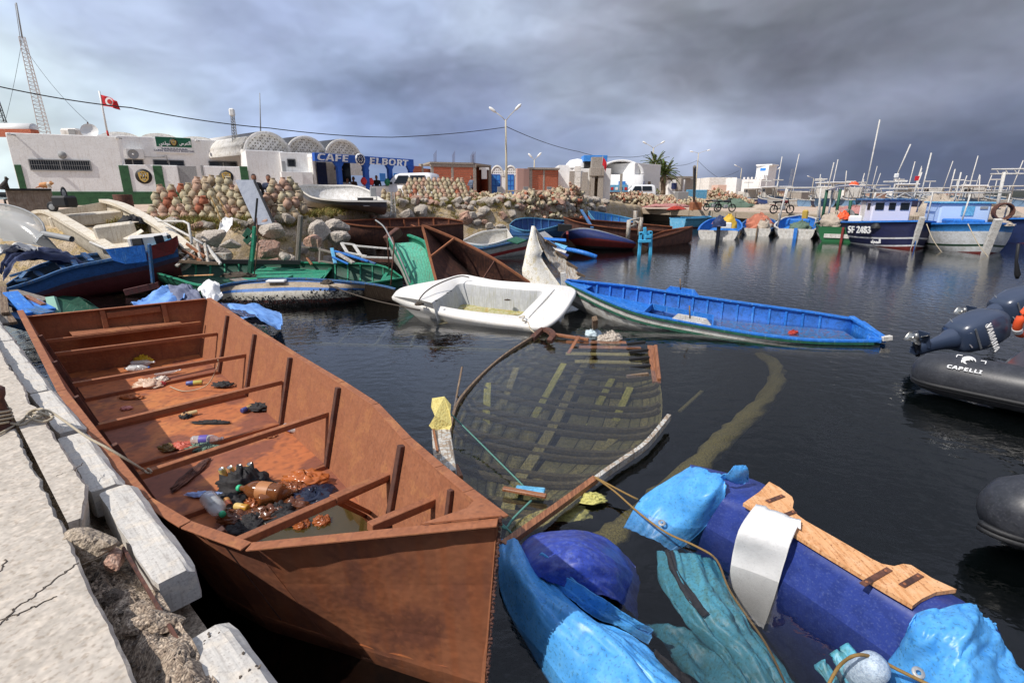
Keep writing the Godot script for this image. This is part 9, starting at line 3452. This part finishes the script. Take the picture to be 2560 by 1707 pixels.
func cat(label,at,yaw,c,c2,sitting:bool):
	var b=[]
	if sitting:
		b=[[V(-.08,.09,0),V(.02,.2,0),.085,.07,c],[V(.02,.2,0),V(.08,.3,0),.065,.045,c],[V(.1,.36,0),V(.13,.35,0),.05,.035,c],
			[V(.05,.22,.03),V(.09,.02,.03),.03,.02,c],[V(.05,.22,-.03),V(.09,.02,-.03),.03,.02,c],[V(.09,.02,.03),V(.12,.015,.03),.02,.016,c],[V(.09,.02,-.03),V(.12,.015,-.03),.02,.016,c],
			[V(-.06,.06,.07),V(.06,.03,.07),.045,.022,c2],[V(-.06,.06,-.07),V(.06,.03,-.07),.045,.022,c2],[V(.09,.4,.025),V(.09,.43,.03),.016,.006,c2],[V(.09,.4,-.025),V(.09,.43,-.03),.016,.006,c2],[V(-.14,.04,0),V(-.12,.02,.14),.024,.018,c2]]
	else:
		b=[[V(-.12,.1,0),V(.02,.12,0),.085,.085,c],[V(.02,.12,0),V(.12,.13,0),.075,.06,lin(214,200,184)],[V(.19,.17,0),V(.23,.165,0),.05,.032,c],[V(.12,.13,0),V(.18,.16,0),.05,.045,c],
			[V(.09,.1,.04),V(.12,.02,.05),.03,.02,lin(214,200,184)],[V(.09,.1,-.04),V(.12,.02,-.05),.03,.02,lin(214,200,184)],[V(-.12,.08,.06),V(-.04,.02,.07),.05,.022,c2],[V(-.12,.08,-.06),V(-.04,.02,-.07),.05,.022,c2],[V(.18,.215,.025),V(.18,.245,.03),.016,.006,c2],[V(.18,.215,-.025),V(.18,.245,-.03),.016,.006,c2],[V(-.19,.06,0),V(-.3,.02,.04),.024,.015,c2]]
	var o=MeshInstance3D.new()
	o.name=numbered("cat")
	o.mesh=body_mesh(b,.012,.02)
	o.material_override=M.any
	add_child(o)
	o.position=at
	o.rotation.y=yaw
	tag(o,label,"cat")

# ---------------------------------------------------------------- moored fishing boats
func local_hull(L,B,fs,fb,draft,stern_w:=.8,full:=.6,rise:=.5,fm=null) -> BoatHull:
	# stern at the origin, bow towards +x
	var a=[]
	var b=[]
	var mid=minf(fs,fb)*.9 if fm==null else fm
	for i in 9:
		var t=i/8.0
		var w=B/2*lerpf(stern_w,1.0,smoothstep(0,.35,t))*sqrt(maxf(.0,1.0-pow(maxf(.0,(t-.4)/.6),2.4)))
		var y=lerpf(lerpf(fs,mid,t),lerpf(mid,fb,t),t)
		var x=L*t
		a.append(V(x,y,maxf(w,.02)))
		b.append(V(x,y,-maxf(w,.02)))
	var h=hull_of(a,b,.0,.0,20,full)
	for i in h.k.size():
		var t=i/20.0
		h.k[i].y=-draft+(draft+fb*.35)*rise*pow(maxf(.0,(t-.6)/.4),2.5)
	return h

func moored(called,label,stern,dir,L,B,fs,fb,bands,inside,rail_m,stern_w:=.8):
	var o=thing(called,label,"boat",stern,V(0,atan2(-dir.z,dir.x),0))
	var h=local_hull(L,B,fs,fb,.35,stern_w)
	part(o,"hull",hull_mesh(h,bands,inside,.03),M.paint_any)
	for s in 2:rail(o,"gunwale",h,s,.1,.06,rail_m,0,1,1.0,.0,.01)
	deck(o,h,.03,.95,.62,3,tinted(inside.linear_to_srgb(),.6),.0,"inner_deck")
	return [o,h]

func pipes(o,called,lines,r,m):
	for l in lines:
		var st=S(true)
		tube(st,l,r,6)
		part(o,called,st,m)

func build_moored():
	var away=V(.35,0,-.94).normalized()
	var blue=lin(58,130,206)
	var white=lin(214,216,216)
	var navy=lin(24,32,78)
	var red=lin(110,36,34)
	# 0: turquoise skiff and its neighbour
	var r=moored("moored_skiff","small turquoise skiff with red bottom tied below the pier",V(12.8,0,-40.6) ,V(.8,0,-.6),4.2,1.6,.75,.8,[[.55,red],[1.0,lin(84,160,190)]],lin(96,170,200),M.paint_sky,.9)
	part(r[0],"transom",transom_mesh(r[1],.05),M.paint_sky)
	r=moored("moored_skiff","pale blue and red skiff with green net behind the turquoise skiff",V(14.21,0,-42.86),V(.95,0,-.3),5.0,1.7,.7,.9,[[.5,red],[.75,white],[1.0,lin(100,170,200)]],lin(110,180,205),M.paint_sky,.85)
	part(r[0],"transom",transom_mesh(r[1],.05),M.paint_sky)
	# 1: white boat with outboard
	r=moored("moored_outboard_boat","white boat with blue inside and covered outboard engine",V(12.01,0,-30.47),V(.42,0,-.9),5.6,2.4,.5,1.05,[[.4,lin(60,50,48)],[1.0,white]],blue,M.paint_blue,.9)
	var o=r[0]
	var h=r[1]
	part(o,"transom",transom_mesh(h,.06),M.paint_white)
	part(o,"engine_cover",heap_mesh(V(-.15,.75,.05),V(.32,.5,.36),4,.2),M.tarp_navy)
	part(o,"engine_leg",box_of(V(-.22,.3,.05),V(.22,.9,.2),0,.04),M.engine_black)
	part(o,"striped_bundle",heap_mesh(V(2.0,.55,.45),V(.55,.75,.5),5,.15),tinted(c8(206,170,60),.8))
	part(o,"blue_bundle",heap_mesh(V(2.1,.55,-.1),V(.4,.7,.4),6,.15),M.tarp_navy)
	part(o,"white_box",box_of(V(.8,.75,.4),V(.5,.35,.5),.2,.04),M.white_plastic)
	part(o,"red_cloth",heap_mesh(V(3.4,.7,.0),V(.7,.35,.6),7,.3),M.net_pink)
	# 2: net boat
	r=moored("moored_net_boat","small boat heaped with pink and orange nets",V(15.55,0,-33.13),V(.45,0,-.89),5.4,2.2,.45,.95,[[.35,lin(40,44,60)],[.6,lin(60,90,150)],[.85,lin(170,176,180)],[1.0,lin(70,120,190)]],blue,M.paint_blue_old,.7)
	o=r[0]; h=r[1]
	part(o,"transom",transom_mesh(h,.06),M.paint_white)
	part(o,"net",heap_mesh(V(1.9,.35,.0),V(1.7,.85,.85),8,.35),mat("net_salmon",layered(c8(206,130,104),[["mid",.5,.08,c8(176,92,72),.8],["speck",.6,.06,c8(222,170,140),.6]],.2),.5,1.0,3.0,"mid"))
	part(o,"net",heap_mesh(V(.8,.35,.3),V(.7,.55,.5),9,.35),M.net_pale)
	part(o,"rudder_post",box_of(V(-.08,.25,0),V(.08,.7,.08)),M.old_wood)
	# 3: white boat with blue rudder and rails
	r=moored("moored_white_boat","white boat with blue rudder, stern rails and thin poles",V(16.9,0,-31.1),V(.5,0,-.87),6.2,2.6,.55,1.15,[[.35,lin(90,40,40)],[.5,lin(40,40,50)],[1.0,white]],blue,M.paint_white,.75)
	o=r[0]; h=r[1]
	part(o,"transom",transom_mesh(h,.06),M.paint_white)
	part(o,"rudder",box_of(V(-.12,.2,.0),V(.06,.8,.2)),M.paint_blue)
	part(o,"blue_box",box_of(V(2.6,.85,.0),V(1.6,.35,1.3),0,.05),M.paint_blue)
	part(o,"net",heap_mesh(V(.9,.4,.2),V(.8,.5,.6),10,.35),M.net_green)
	pipes(o,"pole",[[V(.9,.6,1.05),V(.9,2.9,.95)],[V(.9,.6,-1.05),V(.9,2.9,-.85)],[V(.9,2.9,.95),V(.9,2.9,-.85)],[V(2.6,.9,1.15),V(2.6,2.85,.95)],[V(2.6,.9,-1.15),V(2.6,2.85,-.85)],[V(.9,2.9,.95),V(2.6,2.85,.95)]],.045,M.paint_white)
	pipes(o,"stern_rail",[[V(.1,.7,.9),V(.1,1.15,.95),V(1.8,1.15,1.25),V(1.8,.7,1.2)],[V(.1,.92,.93),V(1.8,.92,1.22)],[V(2.2,.8,-1.1),V(2.2,1.3,-1.15),V(3.6,1.35,-1.1),V(3.6,.8,-1.1)]],.035,M.paint_white)
	part(o,"yellow_bucket",box_of(V(4.2,1.2,.3),V(.35,.7,.35),0,.08),tinted(c8(190,160,70)))
	# 4: green boat with awning
	r=moored("moored_green_boat","green and white boat with white awning and orange bundle",V(18.04,0,-28.47),V(.55,0,-.83),6.8,2.9,.8,1.35,[[.35,red],[.55,white],[.62,lin(40,60,44)],[.75,white],[1.0,lin(20,84,44)]],lin(190,190,184),M.paint_deep_green,.8)
	o=r[0]; h=r[1]
	part(o,"transom",transom_mesh(h,.06),tinted(c8(26,96,54),.5))
	part(o,"transom_stripe",box_of(V(-.05,.32,0),V(.03,.22,1.7)),M.paint_white)
	part(o,"rudder_post",box_of(V(-.12,.35,.0),V(.08,.9,.12)),M.paint_red)
	part(o,"white_crate",box_of(V(.9,1.05,.55),V(.8,.7,.8),0,.06),M.white_plastic)
	part(o,"net",heap_mesh(V(1.3,.8,-.5),V(1.0,.7,.7),11,.35),M.net_pale)
	part(o,"orange_bundle",heap_mesh(V(.9,1.2,-.1),V(.5,.4,.3),12,.3),M.orange)
	var aw=S(true)
	var rr=[]
	for i in 9:
		var x=1.6+i*.42
		rr.append([V(x,2.75,1.2),V(x,2.95,.6),V(x,3.02+.02*sin(i*2.0),0),V(x,2.95,-.6),V(x,2.75,-1.2)])
	shell(aw,rr,.02)
	part(o,"awning",aw,M.tarp_white)
	part(o,"awning_bundle",heap_mesh(V(2.6,3.0,.1),V(.5,.2,.25),14,.3),M.orange)
	pipes(o,"post",[[V(1.8,.9,1.2),V(1.8,2.8,1.15)],[V(4.6,1.0,1.0),V(4.6,2.8,1.0)],[V(4.6,1.0,-1.0),V(4.6,2.8,-1.0)]],.06,M.paint_white)
	pipes(o,"dark_post",[[V(1.8,.9,-.5),V(1.8,2.8,-.5)],[V(1.8,.9,-1.15),V(1.8,2.8,-1.15)],[V(1.6,.9,.1),V(1.6,2.2,.1)]],.08,M.paint_deep_green)
	pipes(o,"stern_rail",[[V(.1,.95,1.05),V(.1,1.45,1.1),V(1.6,1.5,1.35),V(1.6,1.0,1.3)],[V(.1,1.2,1.08),V(1.6,1.25,1.33)],[V(.6,1.0,1.2),V(.6,1.46,1.2)],[V(1.1,1.0,1.27),V(1.1,1.48,1.27)]],.04,M.paint_white)
	build_trawlers()
	build_back_row()

func cabin_boat(label,bow,dir,L,B,bands,inside,rail_m):
	# dir points from bow to stern; the boat is built with its bow at +x
	var stern=bow+dir*L
	var o=thing("fishing_boat",label,"boat",stern,V(0,atan2(dir.z,-dir.x),0))
	var h=local_hull(L,B,1.0,1.3,.5,.85,.55,.2,.95)
	part(o,"hull",hull_mesh(h,bands,inside,.04),M.paint_any)
	for s in 2:rail(o,"gunwale",h,s,.14,.08,rail_m,0,1,1.0,.0,.02)
	deck(o,h,.03,.97,.85,4,rail_m)
	return [o,h]

func build_trawlers():
	# navy boat SF 2483
	var bow=V(19.07,0,-24.53)
	var dir=V(.2,0,-.98).normalized()
	var white=lin(216,218,222)
	var navy=lin(22,30,74)
	var r=cabin_boat("navy fishing boat with white cabin, number and tall whip masts",bow,dir,8.2,3.5,[[.45,lin(110,34,32)],[.49,white],[.64,navy],[.675,white],[1.0,navy]],lin(60,130,210),M.paint_blue)
	var o=r[0]
	var h=r[1]
	plank(o,"stem_post",V(8.0,-.1,0),V(8.35,1.5,0),.16,.2,M.paint_white,BACK)
	var cb=thing_part(o,"cabin")
	part(cb,"walls",box_of(V(4.6,1.55,0),V(1.5,1.3,1.8),0,.06),mat("cabin_white",c8(226,224,234),1.0,.55))
	part(cb,"roof",box_of(V(4.6,2.25,0),V(1.8,.1,2.15),0,.03),M.paint_blue_old)
	for e in [-.58,.0,.58]:part(cb,"window",box_of(V(5.37,1.92,e),V(.03,.36,.4 if e != .0 else .3)),M.window_glass)
	part(cb,"door",box_of(V(4.35,1.65,.91),V(.5,1.0,.03)),M.paint_white)
	part(cb,"side_window",box_of(V(4.95,1.9,.91),V(.3,.34,.03)),M.window_glass)
	var sp=S()
	for i in 14:bar(sp,V(5.52,2.25,-.5+i*.075),V(5.52,2.25+.03*sin(i*2.0),-.46+i*.075),.03,.03)
	part(cb,"name_line",sp,M.print_navy)
	# hull number and name painted on the flank
	var side=func(t,w):return h.p(1,t,w)
	for e in [[1,"SF 2483"],[0,"SF 2483"]]:
		var s=e[0]
		var p=h.p(s,.62,.82)
		var p2=h.p(s,.72,.82)
		var ex=(p2-p).normalized()*(1 if s==0 else -1)
		var up=(h.p(s,.67,.95)-h.p(s,.67,.7)).normalized()
		var n=ex.cross(up).normalized()
		var t=text(o,"hull_number",e[1],ZERO,RIGHT,.34,M.print_white)
		t.transform=Transform3D(Basis(ex*1.1,up,n),h.p(s,.68,.84)+n*.09)
		var nm=S()
		for k in [[[2.4,.0],[2.4,1.3]],[[2.0,1.3],[2.0,.1],[1.2,.0],[1.2,.5]],[[1.7,.1],[1.7,.5]],[[1.2,.0],[.6,.0],[.6,.6]],[[.3,.1],[.0,.0],[-.2,.5],[-.5,.1],[-.7,-.3]],[[-1.0,.0],[-1.0,.9]],[[-1.0,.0],[-1.7,.0],[-1.7,.5]]]:
			for i in k.size()-1:
				var c=h.p(s,.8,.55)+n*.1
				bar(nm,c+ex*k[i][0]*.16+up*k[i][1]*.16,c+ex*k[i+1][0]*.16+up*k[i+1][1]*.16,.05,.02,n)
		part(o,"painted_name",nm,M.print_white)
	# net drum, lamp, masts, rails
	var dr=S(true)
	lathe(dr,[[.001,.05],[.09,.1],[.36,.24],[.4,.24],[.15,.0],[.001,.0]],Transform3D(Basis(V(0,0,1),V(1,.2,.3).normalized(),V(0,1,0)).orthonormalized(),V(3.0,1.3,1.2)),20)
	part(o,"horn_funnel",dr,M.galvanised)
	pipes(o,"mast",[[V(3.9,2.2,.8),V(3.6,6.3,.6)],[V(4.5,2.2,-.3),V(4.5,3.4,-.3)],[V(4.5,3.4,-.3),V(4.3,5.0,-.75)],[V(5.2,2.2,-.9),V(5.2,3.6,-1.1)]],.035,M.paint_white)
	pipes(o,"roof_rail",[[V(3.9,2.3,.9),V(3.9,2.6,.9),V(5.4,2.6,.9),V(5.4,2.6,-.9),V(3.9,2.6,-.9),V(3.9,2.6,.9)],[V(5.4,2.3,.9),V(5.4,2.6,.45),V(5.4,2.3,.0),V(5.4,2.6,-.45),V(5.4,2.3,-.9)],[V(5.4,2.3,.9),V(5.4,2.6,.9)],[V(5.4,2.3,-.9),V(5.4,2.6,-.9)]],.028,M.paint_white)
	pipes(o,"bow_frame",[[V(5.6,1.0,-1.6),V(5.6,2.5,-1.6),V(3.0,2.5,-1.6)],[V(5.6,2.5,-1.6),V(5.6,2.5,-.9)]],.03,M.paint_white)
	part(o,"radar_bar",box_of(V(4.5,3.15,-.3),V(.14,.09,1.1),0,.03),M.paint_white)
	part(o,"radar_bar",box_of(V(4.5,2.8,-.3),V(.14,.09,1.3),0,.03),M.paint_white)
	part(o,"lamp_box",box_of(V(4.5,3.45,-.3),V(.14,.22,.2),0,.03),M.white_plastic)
	part(o,"pennant",box_of(V(5.2,3.3,-.95),V(.03,.22,.22)),M.red_cloth)
	var rp=S(true)
	tube(rp,smooth_line([bow+V(.1,1.2,.3),bow+V(.25,.5,.7),bow+V(.6,-.1,1.0)],5),.018,6)
	single("mooring_line",rp,M.rope_pale,"pale mooring line hanging from the stem of the navy boat","rope")
	for e in [[V(6.9,.9,1.2),"black_rubber"]]:
		part(o,"fender",heap_mesh(e[0],V(.25,.3,.25),3,.1),M[e[1]])
	# white and blue boat
	bow=V(20.84,0,-22.68)
	dir=V(.32,0,-.95).normalized()
	r=cabin_boat("white and blue fishing boat with pale blue cabin and white stem",bow,dir,8.0,3.6,[[.42,lin(110,40,36)],[.55,lin(190,194,196)],[.6,lin(24,60,40)],[.86,lin(196,200,204)],[1.0,lin(50,130,200)]],lin(70,140,210),M.paint_blue)
	o=r[0]
	h=r[1]
	plank(o,"stem_post",V(7.85,-.2,0),V(8.3,1.5,0),.2,.26,M.paint_white,BACK)
	cb=thing_part(o,"cabin")
	part(cb,"walls",box_of(V(4.4,1.5,0),V(1.7,1.2,2.0),0,.06),mat("cabin_blue",c8(190,214,244),1.0,.55))
	part(cb,"roof",box_of(V(4.4,2.13,0),V(1.9,.08,2.2),0,.03),M.paint_sky)
	part(cb,"hatch",box_of(V(5.27,1.75,-.1),V(.03,.45,.5)),M.paint_sky)
	part(cb,"round_vent",box_of(V(5.27,1.9,-.7),V(.04,.12,.3),0,.05),M.grey_plastic)
	part(o,"deck_hatch",box_of(V(6.0,1.3,.3),V(1.3,.2,1.2),0,.05),M.paint_blue)
	var rl=S(true)
	for k in 3:
		var ring=[]
		for i in 21:ring.append(V(5.5+k*.12,1.75,-1.25)+V(.1,cos(TAU*i/20)*.36,sin(TAU*i/20)*.36))
		tube(rl,ring,.05,6,false)
	part(o,"line_reel",rl,M.rust_dark)
	pipes(o,"mast",[[V(6.6,1.1,.6),V(6.6,2.5,.5)],[V(2.5,1.6,1.0),V(2.2,4.6,.8)],[V(2.9,1.6,-.4),V(2.9,3.6,-.4)]],.035,M.paint_white)
	pipes(o,"awning_frame",[[V(1.0,1.0,1.5),V(1.0,2.6,1.5),V(5.4,2.6,1.5),V(5.4,1.2,1.5)],[V(1.0,1.0,-1.5),V(1.0,2.6,-1.5),V(5.4,2.6,-1.5),V(5.4,1.2,-1.5)],[V(1.0,2.6,1.5),V(1.0,2.6,-1.5)],[V(5.4,2.6,1.5),V(5.4,2.6,-1.5)],[V(3.2,2.6,1.5),V(3.2,2.6,-1.5)]],.035,M.paint_white)
	rp=S(true)
	tube(rp,smooth_line([bow+V(-1.2,1.3,.1),bow+V(-1.0,.5,.6),bow+V(-.7,-.1,1.0)],5),.018,6)
	single("mooring_line",rp,M.rope_pale,"pale mooring line hanging at the white and blue boat","rope")
	part(o,"rope_coil",heap_mesh(h.p(1,.86,1.0)+V(0,-.05,.25),V(.4,.2,.35),5,.35),M.net_pale)
	# the boat at the edge, with a tall derrick
	bow=V(27.71,0,-27.44)
	r=cabin_boat("dark blue fishing boat with white derrick mast",bow,V(.3,0,-.95).normalized(),8.0,3.4,[[.4,lin(90,30,30)],[1.0,lin(26,46,92)]],lin(60,120,190),M.paint_blue)
	o=r[0]
	pipes(o,"derrick",[[V(6.2,1.4,1.2),V(6.0,3.7,1.2)],[V(6.2,1.4,-1.2),V(6.0,3.7,-1.2)]],.09,M.paint_white)
	for k in 2:pipes(o,"derrick_beam",[[V(6.0,3.6+k*.25,1.8),V(6.0,3.6+k*.25,-1.8)]],.05,M.paint_white)
	var bx=S()
	for k in 9:bar(bx,V(6.0,3.6,-1.8+k*.4),V(6.0,3.85,-1.6+k*.4),.04,.04)
	part(o,"derrick_lattice",bx,M.paint_white)

func build_back_row():
	# boats on the far side of the pier, seen between and above the front ones
	var spots=[[V(31.73,1.77,-62),.2],[V(32.05,1.91,-58),.4],[V(32.45,1.76,-55),-.2],[V(37.6,1.79,-60),.3],[V(42.47,1.74,-64),.0],[V(49.01,1.78,-70),.2],[V(45.93,1.96,-62),-.3],[V(44.28,1.84,-56),.3],[V(53.2,1.84,-64),.1],[V(50.62,1.81,-58),-.1],[V(57.16,1.77,-62),.2],[V(53.92,1.84,-56),.0],[V(33.51,1.78,-70),.3],[V(58.07,1.9,-85),.0],[V(65.72,1.9,-85),.2],[V(78.14,1.88,-88),.1]]
	var hues=[lin(40,84,160),lin(196,200,200),lin(30,40,84),lin(30,96,70),lin(70,140,190)]
	var words=["blue","white","navy","green","pale blue"]
	for i in spots.size():
		var k=i % 5
		var p=spots[i][0]
		var o=thing("far_fishing_boat",words[k] + " fishing boat with white frame in the far row beyond the pier","boat",V(p.x,1.25,p.z),V(0,spots[i][1]+1.3,0),words[k] + " boats of the far row")
		var h=local_hull(6.5,2.4,.7,1.2,.3,.8)
		part(o,"hull",hull_mesh(h,[[.4,lin(100,40,40)],[1.0,hues[k]]],lin(120,150,180),.04),M.paint_any)
		for s in 2:rail(o,"gunwale",h,s,.12,.08,M.paint_white)
		var hh=rng.randf_range(1.9,2.5)
		pipes(o,"awning_frame",[[V(.8,.7,1.0),V(.8,hh,1.0),V(4.0,hh,1.0),V(4.0,.8,1.0)],[V(.8,.7,-1.0),V(.8,hh,-1.0),V(4.0,hh,-1.0),V(4.0,.8,-1.0)],[V(.8,hh,1.0),V(.8,hh,-1.0)],[V(2.4,hh,1.0),V(2.4,hh,-1.0)],[V(4.0,hh,1.0),V(4.0,hh,-1.0)],[V(.8,hh-.4,1.0),V(4.0,hh-.4,1.0)]],.06,M.paint_white)
		if i % 3==0:part(o,"awning",box_of(V(2.4,hh+.12,0),V(3.6,.12,2.3),0,.05),M.tarp_white)
		if i % 2==0:
			part(o,"cabin",box_of(V(4.4,1.5,0),V(1.4,1.3,1.5),0,.05),M.paint_white)
			part(o,"window",box_of(V(4.4,1.8,.0),V(1.0,.35,1.54),0),M.window_glass)
		pipes(o,"mast",[[V(3.0,.8,.2),V(3.0-.3*(i % 3),rng.randf_range(3.6,6.2),.4)],[V(4.6,1.0,-.4),V(4.6,rng.randf_range(2.8,3.8),-.4)]],.05,M.paint_white)
		part(o,"cross_tree",box_of(V(4.6,2.9,-.4),V(.15,.12,1.2)),M.paint_white)
	# whip masts standing above the boats
	for e in [[V(31.23,2.46,-50),V(31.05,4.63,-50),"thin white whip mast behind the green boat awning"],[V(32.8,1.77,-40),V(32.88,4.33,-40),"white whip mast with red band behind the pale blue cabin"],[V(35.27,1.74,-42),V(35.56,3.94,-42),"pink whip mast behind the pale blue cabin"],[V(38.76,1.7,-44),V(38.31,4.04,-44),"grey whip mast near the white derrick"],[V(22.49,1.42,-44),V(22.61,2.84,-44),"thin grey pole between the motorcycles"]]:
		var st=S(true)
		tube(st,[e[0],e[1]],.04,5)
		single("whip_mast",st,M.paint_white,e[2],"mast")
